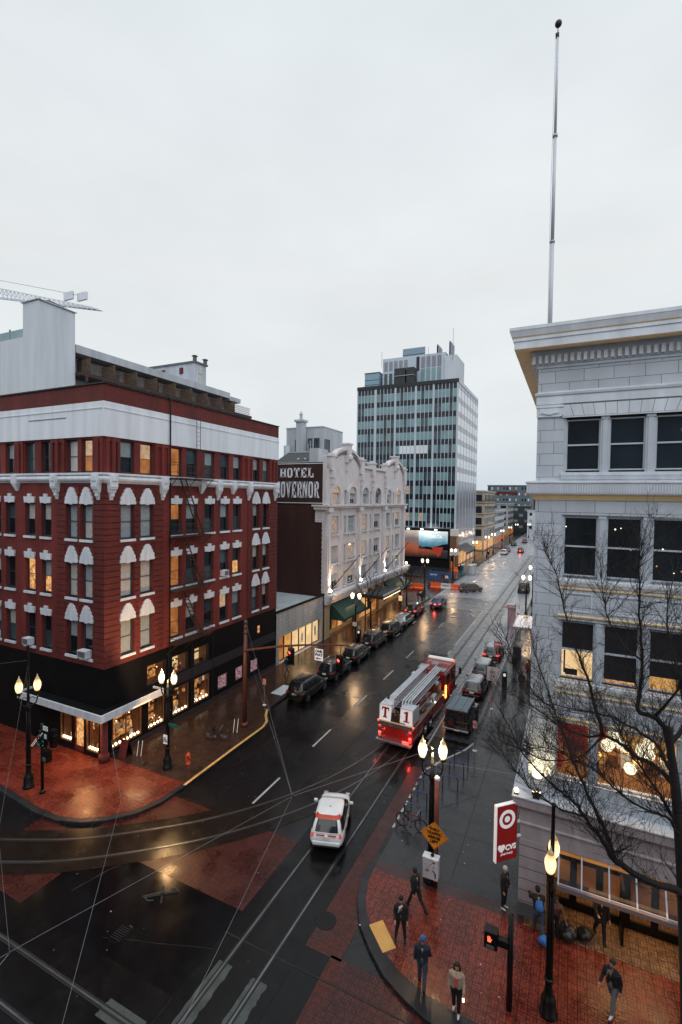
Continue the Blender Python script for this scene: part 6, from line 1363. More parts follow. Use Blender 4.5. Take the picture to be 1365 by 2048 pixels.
for x, y, lb in ((-21.9, 50.9, 'dark parking meter on the left pavement next to the lamp by the near green awning'), (-5.0, 44.6, 'dark blue parking meter pillar on the right pavement beside the notice board'), (-6.0, 66.8, 'dark meter pillar next to the pink pay booth')):
    T = thing('parking_meter', lb, 'parking meter', (x, y, .15), 'parking meters'); p = MB(); p.box(x-.2, x+.2, y-.15, y+.15, .15, 1.75, 'black_paint'); p.build('cabinet', T, bevel=.03); p = MB(); p.box(x-.1, x+.1, y-.165, y-.15, 1.35, 1.6, 'ad_white'); p.build('screen', T); p = MB(); p.box(x-.12, x+.12, y-.02, y+.02, 1.75, 2.2, 'blue_grey'); p.build('sign_plate', T)
# orange diamond sign on a maroon pole
T = thing('road_work_sign', 'orange diamond merge sign fixed low on a maroon pole by the right lamp', 'sign', (-5.0, 20.2, .15))
p = MB(); p.tube([(-4.93, 20.25, .15), (-4.93, 20.25, 5.0)], .1, 'rust_pole', 12); p._lathe([(.12, 4.85), (.13, 4.95), (.09, 5.03)], (-4.93, 20.25, 0), 'hotel_stone', 12); p.build('pole', T, smooth=True)
plain('sign_orange', (.85, .27, .02), .5, var=.06)
p = MB(); c = Vector((-4.98, 20.1, 2.5)); h = .61
A_ = [c+Vector((0, 0, h)), c+Vector((h, 0, 0)), c+Vector((0, 0, -h)), c+Vector((-h, 0, 0))]
fpoly(p, ('x', 20.12, -1), [(a.x, a.z) for a in A_], 0, .02, 'sign_orange'); p = p.build('diamond_plate', T)
o = Vector(T.location); txt_at('THRU', .17, 'black_paint', p, (c.x, 20.09, 2.78), o, .006); txt_at('TRAFFIC', .17, 'black_paint', p, (c.x, 20.09, 2.6), o, .006); txt_at('MERGE', .17, 'black_paint', p, (c.x, 20.09, 2.42), o, .006); txt_at('LEFT', .17, 'black_paint', p, (c.x, 20.09, 2.24), o, .006)
r_ = MB(); 
for k in range(4): a, b_ = A_[k]*.93+c*.07, A_[(k+1) % 4]*.93+c*.07; r_.bar((a.x, 20.095, a.z), (b_.x, 20.095, b_.z), .015, .004, 'black_paint')
r_.build('border', p)
# white cabinet on the pole
T = thing('signal_cabinet', 'white stickered control box mounted below the orange diamond sign', 'box', (-5.05, 19.95, .15))
p = MB(); p.box(-5.38, -4.72, 19.78, 20.12, .78, 1.66, 'hotel_stone'); p.box(-5.4, -4.7, 19.76, 20.14, 1.66, 1.7, 'white_stone'); p.build('case', T, bevel=.02)
p = MB(); p.box(-5.05, -4.8, 20.12, 20.2, .9, 1.5, 'iron'); p.build('mounting_plate', T)
p = MB(); 
for k in range(16): u = random.uniform(-5.3, -4.85); v = random.uniform(1.05, 1.55); p.box(u, u+random.uniform(.02, .1), 19.772, 19.779, v, v+random.uniform(.01, .06), random.choice(['black_paint', 'roofing', 'red_brick']))
p.sphere((-5.0, 19.95, 1.74), .08, 'black_paint', 8); p.box(-4.85, -4.8, 19.772, 19.779, .9, 1.1, 'black_paint'); p.build('stickers', T)
# bicycle racks
plain('rack_blue', (.05, .08, .2), .35, .5, var=.1)
rk = None; SP = [(-7.1, 23.9), (-7.1, 25.1), (-7.1, 26.35), (-7.05, 27.4), (-5.9, 27.3), (-5.9, 29.0), (-5.9, 30.4)]
RL = ['nearest blue bike rack hoop with the bicycle locked to it', 'second blue bike rack hoop from the bicycle', 'third blue bike rack hoop from the bicycle', 'fourth blue bike rack hoop along the dashed kerb', 'blue bike rack hoop just right of the lamp post on the pavement', 'blue bike rack hoop behind the right lamp post', 'farthest blue bike rack hoop behind the lamp globes']
for (x, y), lb in zip(SP, RL):
    if rk is None:
        p = MB(); p.tube([(-.42, 0, 0), (-.42, 0, .82), (-.36, 0, .9), (.36, 0, .9), (.42, 0, .82), (.42, 0, 0)], .032, 'rack_blue', 8)
        for sx in (-.42, .42): p._lathe([(.08, 0), (.08, .015), (.04, .02)], (sx, 0, 0), 'rack_blue', 10)
        rk = p.build('bike_rack'); tag(rk, lb, 'bike rack', 'blue bike rack hoops'); o = rk
    else: o = rk.copy(); sc.collection.objects.link(o)
    put(o, (x, y, .16), R(8), lb)
# bicycles
def wheel_ring(mb, c, r, w_, m_, ax='y', n=24):
    for k in range(n):
        a, b_ = 2*math.pi*k/n, 2*math.pi*(k+1)/n
        mb.bar((c[0]+r*math.cos(a), c[1], c[2]+r*math.sin(a)), (c[0]+r*math.cos(b_), c[1], c[2]+r*math.sin(b_)), w_, w_, m_)
def bicycle(label, col, loc_, rz, lean=0):
    B = thing('bicycle', label, 'bicycle', (0, 0, 0))
    for sx in (-.52, .52):
        w_ = loc(MB()); wheel_ring(w_, (sx, 0, .34), .33, .045, 'rubber')
        for k in range(9): a = math.pi*k/9; w_.bar((sx-.31*math.cos(a), 0, .34-.31*math.sin(a)), (sx+.31*math.cos(a), 0, .34+.31*math.sin(a)), .008, .008, 'steel')
        w_.build('wheel', B)
    f = loc(MB())
    for a, b_ in (((-.52, 0, .34), (-.12, 0, .30)), ((-.12, 0, .3), (-.22, 0, .82)), ((-.22, 0, .72), (.36, 0, .8)), ((-.12, 0, .3), (.38, 0, .66)), ((-.52, 0, .34), (-.2, 0, .7)), ((.36, 0, .9), (.4, 0, .62)), ((.4, 0, .62), (.52, 0, .34))): f.bar(a, b_, .04, .04, col)
    f.build('frame', B)
    f = loc(MB()); f.box(-.34, -.1, -.06, .06, .84, .89, 'black_paint'); f.build('saddle', B)
    f = loc(MB()); f.tube([(.34, 0, .9), (.36, 0, 1.0), (.4, -.27, 1.02), (.34, -.3, 1.0)], .014, 'steel', 6); f.tube([(.36, 0, 1.0), (.4, .27, 1.02), (.34, .3, 1.0)], .014, 'steel', 6); f.build('handlebar', B)
    f = loc(MB()); f.tube([(-.12, -.04, .3), (-.12, -.07, .3)], .09, 'steel', 12); f.bar((-.12, -.08, .3), (-.02, -.08, .18), .02, .02, 'steel'); f.box(-.06, .04, -.16, -.08, .16, .19, 'black_paint'); f.build('crank', B)
    put(B, loc_, rz); B.rotation_euler[0] = lean; return B
plain('bike_red', (.14, .02, .03), .4, var=.1)
bicycle('dark red bicycle locked to the nearest blue rack by the dashed kerb', 'bike_red', (-6.95, 23.3, .16), R(-5))
bicycle('black bicycle lying low beside the yellow kerb under the signal mast', 'black_paint', (-21.7, 25.9, .16), R(20), R(14))
bicycle('dark bicycle parked on the left pavement by the hotel awning', 'black_paint', (-22.2, 56.2, .16), R(80))
# silver hoops near the mast and shop
for (x, y, lb) in ((-21.35, 27.2, 'pair of thin silver rods standing at the foot of the rust red mast'), (-24.9, 21.9, 'pair of thin silver rods standing beside the sandwich board')):
    p = MB(); p.tube([(x, y, .16), (x+.05, y+.1, 1.1)], .015, 'sign_edge', 6); p.tube([(x+.25, y+.1, .16), (x+.3, y+.2, 1.15)], .015, 'sign_edge', 6); tag(p.build('silver_rods'), lb, 'rods')
# sandwich board, tubs by the shop corner
p = MB(); p.bar((-26.15, 21.5, .16), (-26.0, 22.0, 1.0), .0, .0, 'wood') if 0 else None
T = thing('sandwich_board', 'orange brown sandwich board outside the lit corner shop window', 'sign', (-25.6, 21.6, .16))
for s_, m_ in ((-1, 'red_brick'), (1, 'black_paint')):
    p = MB(); c = Vector((-25.6, 21.6, .16)); w2 = .33
    A_ = [c+Vector((-w2, s_*.3, 0)), c+Vector((w2, s_*.3, 0)), c+Vector((w2, s_*.02, 1.0)), c+Vector((-w2, s_*.02, 1.0))]; p.face(A_, m_); p.face([a+Vector((0, .02, 0)) for a in A_[::-1]], m_); p.build('board', T)
# hydrant
T = thing('fire_hydrant', 'small orange red fire hydrant near the yellow kerb', 'hydrant', (-21.3, 22.7, .16))
plain('hydrant_red', (.5, .07, .02), .45, var=.1)
p = MB(); p._lathe([(.17, 0), (.17, .05), (.11, .08), (.11, .5), (.14, .52), (.14, .56), (.11, .6), (.08, .68), (.03, .72), (.03, .76)], (-21.3, 22.7, .16), 'hydrant_red', 14); p.build('barrel', T, smooth=True)
p = MB(); p.tube([(-21.5, 22.7, .58), (-21.1, 22.7, .58)], .055, 'hydrant_red', 10); p.tube([(-21.3, 22.55, .5), (-21.3, 22.48, .5)], .075, 'hydrant_red', 10); p.build('nozzle', T)
# pay booth, bus shelter, utility cabinet on the right pavement
plain('booth_pink', (.62, .42, .48), .5, var=.1)
T = thing('pay_booth', 'pink pay booth with a pale roof at the right kerb before the shelter', 'booth', (-7.0, 68.5, .15))
p = MB(); p.box(-7.45, -6.5, 68, 68.9, .15, 2.5, 'booth_pink'); p.build('body', T, bevel=.03); p = MB(); p.box(-7.9, -6.4, 67.7, 69.2, 2.5, 2.7, 'pink_sign'); p.box(-7.6, -6.5, 67.8, 69.1, 2.7, 2.95, 'roof_light'); p.build('roof', T, bevel=.03)
p = MB()
for k in range(3): p.box(-7.2, -6.75, 67.98, 68, 1.6-.35*k, 1.8-.35*k, 'pink_sign')
p.build('panel', T)
T = thing('tram_shelter', 'tram stop shelter with a white flat roof on the right pavement', 'shelter', (-4.2, 61, .15))
p = MB(); p.box(-5.6, -2.6, 56.6, 62.6, 2.75, 2.87, 'sign_edge'); p.box(-5.7, -2.5, 56.5, 56.6, 2.55, 2.9, 'booth_pink'); p.box(-5.7, -5.6, 56.6, 62.6, 2.6, 2.9, 'booth_pink'); p.build('roof', T)
for x, y in ((-5.3, 56.9), (-2.9, 56.9), (-5.3, 62.3), (-2.9, 62.3)): p = MB(); p.box(x-.05, x+.05, y-.05, y+.05, .15, 2.75, 'steel'); p.build('post', T)
p = MB(); p.box(-3.0, -2.95, 57, 62.2, .5, 2.4, 'clear_glass'); p.build('glass_wall', T); p = MB(); p.box(-3.4, -3.05, 58, 61, .55, .62, 'steel'); p.box(-3.4, -3.35, 58.2, 58.3, .16, .55, 'steel'); p.box(-3.4, -3.35, 60.7, 60.8, .16, .55, 'steel'); p.build('bench', T)
p = MB(); p.box(-4.9, -4.4, 61.4, 62.5, 2.88, 3.0, 'cream'); p.box(-3.8, -2.7, 61.8, 62.5, 2.88, 3.0, 'iron'); p.build('roof_box', T)
T = thing('utility_cabinet', 'grey green utility cabinet standing before the tram shelter roof', 'cabinet', (-4.9, 54.5, .15)); p = MB(); p.box(-5.3, -4.5, 54.2, 54.9, .15, 1.3, 'slate_frame'); p.build('case', T, bevel=.03); p = MB(); p.box(-4.92, -4.88, 54.18, 54.2, .2, 1.25, 'iron'); p.build('door_seam', T)
T = thing('menu_stand', 'small framed menu stand glowing on the pavement by the hotel marquee', 'menu stand', (-23.4, 70.4, .15)); p = MB(); p.box(-23.45, -23.35, 70.3, 70.5, .15, 1.4, 'iron'); p.build('post', T); p = MB(); p.box(-23.8, -23.0, 70.25, 70.35, 1.2, 2.2, 'iron'); p.box(-23.7, -23.1, 70.24, 70.25, 1.3, 2.1, 'lit_cream'); p.build('frame', T)
# construction site at the second crossing
plain('barrier_orange', (.85, .13, .035), .5, var=.15); plain('barrier_white', (.6, .58, .58), .5, var=.15); plain('banner_blue', (.03, .09, .25), .6, var=.25, scale=1); plain('toilet_teal', (.01, .16, .17), .45, var=.08)
bp_ = None
BLS = ['orange water barrier at the left end of the far row', 'white water barrier in the middle of the far row, between orange ones', 'orange water barrier in the far row next to the crossing brown car', 'orange barrier on the left near the hotel corner, left of the pair', 'orange barrier on the left near the hotel corner, right of the pair', 'orange barrier standing far back beside the teal toilet']
for i, (x, y, rz, m_) in enumerate(((-23.05, 90.2, 2, 'barrier_orange'), (-21.1, 90.3, 2, 'barrier_white'), (-19.15, 90.4, 2, 'barrier_orange'), (-27.6, 87.5, 0, 'barrier_orange'), (-25.6, 87.6, 0, 'barrier_orange'), (-24.2, 113, 0, 'barrier_orange'))):
    p = MB(); s_ = [(-.3, 0), (-.3, .25), (-.14, .45), (-.11, 1.05), (.11, 1.05), (.14, .45), (.3, .25), (.3, 0)]
    A_ = [(-.95, y_, z_) for y_, z_ in s_]; B_ = [(.95, y_, z_) for y_, z_ in s_]; p.face(A_, m_); p.face(B_[::-1], m_)
    for k in range(8): j = (k+1) % 8; p.face([A_[k], B_[k], B_[j], A_[j]], m_)
    if m_ == 'barrier_white':
        for k in range(3): p.box(-.5+k*.4, -.3+k*.4, -.16, -.14, .5, .75, 'banner_blue')
    o = p.build('water_barrier'); tag(o, BLS[i], 'barrier', 'water-filled barriers round the works'); put(o, (x, y, .02), R(rz))
T = thing('site_banner', 'blue site banner with a red square behind the water barriers', 'banner', (-24, 96.5, 0))
p = MB(); p.box(-26.3, -21.6, 96.4, 96.46, .5, 2.3, 'banner_blue'); p = p.build('sheet', T)
q = MB(); q.box(-23.6, -22.2, 96.36, 96.4, .8, 1.8, 'red_brick'); q.build('red_square', p); text_obj('35', .7, 'sign_edge', p, (1.6, -.15, 1.3), (R(90), 0, 0), bold=.02); text_obj('SERVICE', .4, 'sign_edge', p, (-1.1, -.12, 1.6), (R(90), 0, 0))
for i, (x0, y0, x1, y1, lb) in enumerate(((-20.6, 97, -20.6, 105.5, 'near run of wire mesh fence around the teal toilet'), (-20.6, 105.8, -20.6, 114, 'far run of wire mesh fence leading up to the office tower'), (-29, 92.5, -21, 92.5, 'mesh fence behind the orange and white barriers'))):
    T = thing('mesh_fence', lb, 'fence', (x0, y0, 0), 'site fences'); n = 12; p = MB()
    for k in range(n+1):
        x, y = x0+(x1-x0)*k/n, y0+(y1-y0)*k/n; p.tube([(x, y, .02), (x, y, 1.9)], .03 if k % 4 == 0 else .012, 'steel', 5)
    p.build('post', T); p = MB()
    for z in (.15, .6, 1.05, 1.5, 1.88): p.bar((x0, y0, z), (x1, y1, z), .02, .02, 'steel')
    p.build('mesh', T)
T = thing('portable_toilet', 'teal portable toilet with a white roof at the construction site', 'portable toilet', (-22, 108.5, 0)); p = MB(); p.box(-22.6, -21.4, 108, 109.2, .1, 2.3, 'toilet_teal'); p.build('cabin', T, bevel=.04); p = MB(); p.box(-22.7, -21.3, 107.9, 109.3, 2.3, 2.5, 'roof_light'); p.build('roof', T, bevel=.05); p = MB(); p.box(-22.35, -21.65, 107.95, 108, .25, 2.1, 'green_awning'); p.build('door', T)
T = thing('site_hut', 'pale panelled site hut beside the teal toilet', 'hut', (-20.9, 111, 0)); p = MB(); p.box(-21.2, -19.6, 110, 114, .1, 2.0, 'stucco')
for k in range(8): p.box(-21.1+k*.18, -21.07+k*.18, 109.97, 110, .2, 1.9, 'roofing')
p.build('wall', T); p = MB(); p.box(-21.3, -19.5, 109.9, 114.1, 2.0, 2.1, 'grey_metal'); p.build('roof', T)
# traffic lights down the street
for i, (x, y, z, c, lb) in enumerate(((-20.8, 100.6, 3.0, 'red', 'red traffic light on a post in front of the tower base'), (-19.6, 131.5, 3.2, 'red', 'red traffic light on a post at the tower end of the left kerb'), (-22.5, 101.5, 4.5, 'amber', 'amber signal hanging left of the billboard'), (-19.8, 160, 4.6, 'red', 'red traffic light at the third crossing by the cream building'), (-7.5, 162, 4.6, 'red', 'red traffic light at the third crossing on the right side'), (-17, 237, 5.5, 'red', 'distant red traffic light over the far end of the road'))):
    T = thing('traffic_light', lb, 'traffic light', (x, y, 0), 'traffic lights down the street'); p = MB(); p.tube([(x, y+.2, .1), (x, y+.2, z+.6)], .07, 'iron', 6); p.build('pole', T); signal_head(T, x, y, z, c, w_=.4)
# ================================================================ OVERHEAD WIRES
def wire(pts, lb, r=.009, sag=.0, m_='steel', group='overhead tram wires'):
    p = MB(); P0, P1 = Vector(pts[0]), Vector(pts[-1])
    if len(pts) == 2 and sag: pts = [P0.lerp(P1, t/10)-Vector((0, 0, sag*4*(t/10)*(1-t/10))) for t in range(11)]
    p.tube(pts, r*.58, m_, 5); tag(p.build('overhead_wire'), lb, 'wire', group)
nd_ = (-9.0, 14.94, 6.0); nd2 = (-11.85, 6.7, 6.0)
wire([nd_, (-21.25, 28.4, 7.9)], 'span wire from the knot above the white car up to the rust red mast', .010)
wire([nd_, (-5.1, 20.3, 6.2), ], 'span wire from the knot above the white car to the right lamp', .008)
wire([nd_, (-7.04, 7.36, 6.0), (-6, 3.2, 6)], 'thin wire dropping from the knot straight down the picture', .007)
wire([nd_, (-11.81, 6.91, 6.0), (-12, 6.3, 6)], 'long contact wire slanting from the knot to bottom left', .007)
wire([(-16.8, 13.5, 6.9), (-14.37, 11.95, 6.0), (-9.26, 6.26, 6.0), (-7.5, 4.2, 6)], 'wire slanting steeply across the black crossing middle', .007)
wire([nd_, (-9.6, 24, 6.0), (-10.2, 60, 6.0), (-10.2, 158, 6.0)], 'tram contact wire running up the street over the fire engine', .008, m_='iron')
wire([(-21.3, 28.4, 6.3), nd_, ], 'lower span wire from the mast to the knot above the white car', .006)
wire([(-27.7, 16.75, 7.2), (-16.5, 9, 6.0), (-11.85, 6.7, 6.0)], 'wire from the tall left lamp towards bottom left', .007)
wire([(-27.7, 16.75, 7.5), (-36, 12, 6.4)], 'short wire leaving the tall left lamp to the left edge', .008)
wire([(-11.85, 6.7, 6.0), (-11.4, 5.6, 6.05), (-10.2, 4.6, 5.6)], 'short dropper wire at the bottom left', .012)
wire([(-16.9, 30.2, 6.2), (-10.0, 25.5, 6), (-5.1, 20.3, 6.1)], 'cross span wire in front of the fire engine', .006, m_='iron')
wire([(-5.1, 20.3, 5.6), (-1.6, 21.2, 5.5)], 'short span wire from the right lamp to the white building', .007)
k = MB(); k.sphere(nd_, .05, 'iron', 8); k.sphere((-11.85, 6.7, 6), .04, 'iron', 8); tag(k.build('wire_clamp'), 'small clamps where the tram wires meet', 'clamp')

for (x, y, rz, lb) in ((-9.89, 9.56, 40, 'dark cross shaped wire insulator hanging over the lamp reflection in the crossing'), (-13.5, 23.0, 60, 'dark wire insulator hanging over the middle lane, left of its twin'), (-11.43, 24.3, 70, 'dark wire insulator hanging over the middle lane behind the fire engine')):
    k = loc(MB()); k.bar((-.45, 0, 0), (.45, 0, 0), .05, .05, 'iron'); k.bar((0, -.3, 0), (0, .3, 0), .05, .05, 'iron'); k.bar((-.5, 0, .06), (.1, .0, .1), .012, .012, 'roofing')
    k.tube([(-.45, 0, .03), (-.35, -.14, .03), (-.2, -.16, .03)], .008, 'roofing', 5); k.tube([(.45, 0, .03), (.35, .14, .03), (.2, .16, .03)], .008, 'roofing', 5); o = k.build('wire_insulator'); tag(o, lb, 'insulator', 'overhead tram wires'); put(o, (x, y, 6.0), R(rz))
import bmesh
# ================================================================ VEHICLES
emit('tail_soft', (1, .12, .1), .55)
def carpaint(name, col, metal=.25): return plain(name, col, .22, metal, var=.06, spec=.6, coat=.6)
carpaint('paint_black', (.008, .008, .01)); carpaint('paint_maroon', (.035, .008, .012)); carpaint('paint_charcoal', (.02, .022, .025)); carpaint('paint_silver', (.32, .34, .37), .5)
carpaint('paint_white', (.84, .85, .88), 0); carpaint('paint_red', (.36, .016, .012), 0); carpaint('paint_brown', (.05, .025, .018)); carpaint('paint_blue', (.02, .04, .09)); carpaint('fire_red', (.3, .016, .013), 0)
plain('car_band', (.55, .07, .03), .3, var=.05); plain('chrome', (.6, .6, .62), .15, .9, var=0); plain('diamond_plate', (.42, .43, .45), .35, .6, var=.2, scale=8); plain('plate_white', (.6, .58, .5), .4, var=.1, emit=(1, .9, .7), es=.1)
glassy('car_glass', (.01, .013, .016), .04, .7)
def ring_loft(mb, rings, m):
    n = len(rings[0]); i0 = len(mb.v); k = mb.mi(m)
    for r in rings: mb.v += [tuple(p) for p in r]
    for a in range(len(rings)-1):
        for b_ in range(n): c = (b_+1) % n; mb.f.append((i0+a*n+b_, i0+a*n+c, i0+(a+1)*n+c, i0+(a+1)*n+b_)); mb.m.append(k)
    mb.f.append(tuple(i0+b_ for b_ in range(n))[::-1]); mb.m.append(k); mb.f.append(tuple(i0+(len(rings)-1)*n+b_ for b_ in range(n))); mb.m.append(k)
def car(label, L=4.6, W=1.82, H=1.68, belt=1.02, hood=1.0, kind='suv', body='paint_black', roof=None, lights='tail_off', band=False, rails=True, plate=True, head=False, group=None, name='parked_car', cat='car'):
    C_ = thing(name, label, cat, (0, 0, 0), group)
    h = W/2; r = -L/2; f = L/2; hd = hood
    st = [(r+.0, .45, belt-.3, .72, .3), (r+.05, .36, belt-.12, .88, .2), (r+.22, .3, belt-.01, .96, .1), (r+.7, .22, belt+.01, .995, 0), (r+1.4, .2, belt+.02, 1.0, 0), (f-1.6, .2, belt+.01, 1.0, 0), (f-1.15, .22, belt-.03, .985, 0), (f-.55, .24, hd-.09, .95, .02), (f-.2, .28, hd-.2, .86, .1), (f-.03, .36, hd-.36, .7, .2), (f+.02, .45, hd-.48, .55, .3)]
    if kind == 'sedan': st[1] = (r+.05, .36, belt-.1, .86, .2); st[2] = (r+.25, .3, belt-.02, .94, .1)
    rings = []
    for y, zb, zt_, k, q in st:
        w_ = h*k; hh = zt_-zb
        rings.append([(-w_*.78, y, zb), (-w_*.95, y, zb+hh*.12), (-w_, y, zb+hh*.42), (-w_*.985, y, zb+hh*.68), (-w_*.94, y, zb+hh*.9), (-w_*.8, y, zt_), (-w_*.4, y, zt_+.025), (0, y, zt_+.035), (w_*.4, y, zt_+.025), (w_*.8, y, zt_), (w_*.94, y, zb+hh*.9), (w_*.985, y, zb+hh*.68), (w_, y, zb+hh*.42), (w_*.95, y, zb+hh*.12), (w_*.78, y, zb)])
    mb = loc(MB()); ring_loft(mb, rings, body); o = mb.build('body', C_, smooth=True)
    sub = o.modifiers.new('s', 'SUBSURF'); sub.levels = 2; sub.render_levels = 2
    if kind == 'suv': y0, y1, t0, t1 = r+.13, f-.95, r+.52, f-1.95
    else: y0, y1, t0, t1 = r+.7, f-1.1, r+1.35, f-2.0
    # rounded greenhouse: superellipse rings from belt to roof, glass faces split off by side
    N_ = 44; lev = [(0, 0), (.07, .04), (.5, .42), (.86, .83), (.95, .95), (1.0, 1.08)]; RG = []
    for v, t in lev:
        z = belt-.02+(H-belt+.02)*v; tt = min(t, 1.0); ya, yb = y0+(t0-y0)*tt, y1+(t1-y1)*tt; wx_ = h*(.945-.215*tt**1.15)
        if t > 1: ya += .16; yb -= .16; wx_ -= .1
        ring = []
        for k in range(N_):
            a_ = 2*math.pi*(k+.5)/N_; c_, s_ = math.cos(a_), math.sin(a_); p_ = .34
            ring.append(Vector((wx_*math.copysign(abs(c_)**p_, c_), (ya+yb)/2+(yb-ya)/2*math.copysign(abs(s_)**p_, s_)-(.06*(1-abs(c_)**4) if s_ < 0 else -.14*(1-abs(c_)**4)), z)))
        RG.append(ring)
    cab = loc(MB()); gl_ = {}
    def put_face(mb_, q, m_): mb_.face(q, m_)
    for j in range(len(RG)-1):
        for k in range(N_):
            k2 = (k+1) % N_; q = [RG[j][k], RG[j][k2], RG[j+1][k2], RG[j+1][k]]; c_ = sum(q, Vector())/4
            ya, yb = y0+(t0-y0)*lev[j][1], y1+(t1-y1)*lev[j][1]; fy = (c_.y-ya)/(yb-ya); fx = abs(c_.x)/h
            nm = None
            if 1 <= j <= 2:
                if fy < .02 and fx < .74: nm = 'rear_window'
                elif fy > .99 and fx < .78: nm = 'windscreen'
                elif .07 < fy < .93 and fx > .6 and not (.33 < fy < .37 or .62 < fy < .66): nm = 'side_window_'+('l' if c_.x < 0 else 'r')+str(0 if fy < .35 else (1 if fy < .64 else 2))
            if nm: gl_.setdefault(nm, loc(MB())).face(q, 'car_glass')
            else: cab.face(q, ('car_band' if band and ((j > 2 and fy < .2) or (fx > .8 and .09 < fy < .2 and j < 5)) else (roof or body)))
    cab.face([p for p in RG[-1]], roof or body)
    if band:
        pass
    cb = cab.build('cabin', C_, smooth=True); bpy.context.view_layer.update()
    bmm = bmesh.new(); bmm.from_mesh(cb.data); bmesh.ops.remove_doubles(bmm, verts=bmm.verts, dist=.0005); bmesh.ops.recalc_face_normals(bmm, faces=bmm.faces); bmm.to_mesh(cb.data); bmm.free()
    for nm, g in gl_.items(): g.build(nm.split('_l')[0].split('_r')[0] if nm.startswith('side') else nm, C_)
    t = loc(MB()); t.box(-h*.62, h*.62, t0-.12, t0+.04, H-.07, H-.03, body); t.build('spoiler', C_, bevel=.02) if kind == 'suv' and not band else None
    for sx in (-1, 1):
        for wy in (r+.82, f-.85):
            w_ = loc(MB()); w_.tube([(sx*(h-.24), wy, .36), (sx*(h-.005), wy, .36)], .385, 'dark_groove', 22); w_.tube([(sx*(h-.2), wy, .33), (sx*(h-.02), wy, .33), (sx*(h+.004), wy, .33)], [.33, .33, .31], 'rubber', 24); w_ = w_.build('wheel', C_)
            q = loc(MB()); q.tube([(sx*(h+.004), wy, .33), (sx*(h+.008), wy, .33)], .21, 'steel', 18)
            for k in range(5): a_ = k*1.2566; q.bar((sx*(h+.01), wy, .33), (sx*(h+.01), wy+.19*math.cos(a_), .33+.19*math.sin(a_)), .03, .05, 'iron')
            q.build('rim', w_)
        t = loc(MB()); zc = belt-.13
        t.face([(sx*h*.56, r+.03, zc-.08), (sx*h*.84, r+.07, zc-.11), (sx*h*.97, r+.3, zc-.02), (sx*h*.93, r+.28, zc+.08), (sx*h*.8, r+.1, zc+.09), (sx*h*.58, r+.06, zc+.06)], lights)
        if not band: t.box(sx*h*.62, sx*h*.86, r-.0, r+.14, zc-.1, zc+.08, lights)
        else: t = loc(MB()); t.box(sx*h*.7, sx*h*.86, r+.02, r+.12, zc-.05, zc+.1, lights)
        t.build('tail_light', C_, bevel=.025)
        t = loc(MB()); t.box(sx*(h*.55), sx*(h*.84), f-.22, f-.02, hd-.34, hd-.22, 'white_light' if head else 'chrome'); t.build('headlight', C_, bevel=.03)
        t = loc(MB()); t.box(sx*(h-.02), sx*(h+.18), y1-.45, y1-.32, belt+.0, belt+.14, body); t.build('mirror', C_, bevel=.04)
        for yd in (r+1.55, r+2.55): t = loc(MB()); t.box(sx*(h-.01), sx*(h+.006), yd-.006, yd+.006, .36, belt-.06, 'dark_groove'); t.box(sx*(h-.01), sx*(h+.02), yd+.12, yd+.28, belt-.2, belt-.17, 'chrome'); t.build('door_handle', C_)
    t = loc(MB()); t.box(-h*.78, h*.78, r-.035, r+.14, .4, .6, body); t.box(-h*.7, h*.7, r-.01, r+.14, .29, .4, 'rubber'); t.build('rear_bumper', C_, bevel=.05)
    if rails:
        for sx in (-1, 1): t = loc(MB()); t.tube([(sx*h*.62, t0+.3, H-.01), (sx*h*.63, t0+.4, H+.05), (sx*h*.63, t1-.3, H+.05), (sx*h*.62, t1-.2, H-.02)], .022, 'chrome', 6); t.build('roof_rail', C_)
    if plate: t = loc(MB()); t.box(-.17, .17, r-.02, r+.02, .7, .83, 'plate_white'); t.build('number_plate', C_)
    if band:
        t = loc(MB()); t.box(-.5, -.07, r-.015, r+.03, .87, .92, 'car_band'); t.box(.07, .5, r-.015, r+.03, .87, .92, 'car_band'); t.build('tail_bar', C_, bevel=.012)
        t = loc(MB()); t.tube([(0, t0+.75, H), (0, t0+.62, H+.14)], .01, 'black_paint', 6); t.sphere((0, t0+.75, H+.01), .035, 'black_paint', 8); t.build('aerial', C_)
    return C_
PL = [ # x, y(centre), yaw, args
 (-20.2, 35.9, 0, dict(label='black estate car nearest on the left kerb, with dark tail lights', L=4.6, W=1.85, body='paint_black')),
 (-20.15, 41.1, 0, dict(label='dark grey green crossover parked second on the left kerb', L=4.5, W=1.82, body='paint_charcoal', H=1.66)),
 (-20.15, 46.2, 1, dict(label='black estate with silver roof rails parked third, under the hanging red signal', L=4.5, W=1.8, body='paint_black', H=1.55, belt=.98)),
 (-20.3, 51.7, 0, dict(label='dark car with light roof rails parked fourth, beside the near green awning', L=4.6, W=1.84, body='paint_charcoal')),
 (-20.1, 57.0, 0, dict(label='dark crossover with silver roof rails parked fifth on the left kerb', L=4.7, W=1.84, body='paint_black')),
 (-20.2, 62.3, 0, dict(label='old silver blue saloon parked in front of the hotel marquee', L=4.9, W=1.8, body='paint_silver', roof='paint_silver', kind='sedan', H=1.45, belt=.92, rails=True)),
 (-20.6, 68.6, 0, dict(label='dark red lit estate parked last before the crossing on the left', L=4.6, W=1.82, body='paint_maroon', lights='tail_red'))]
for x, y, yw, kw in PL: put(car(group='cars parked along the left kerb', **kw), (x, y, .005), R(yw))
put(car('red lit dark saloon driving up the left lanes towards the crossing', L=4.6, W=1.82, kind='sedan', H=1.46, belt=.93, body='paint_blue', lights='tail_red', rails=False, name='moving_car'), (-18.7, 75.2, .005), R(0))
put(car('dark brown crossover turning across the second crossing beside the barriers', L=4.7, W=1.84, body='paint_brown', name='moving_car', lights='tail_off'), (-16.4, 90, .005), R(-38))
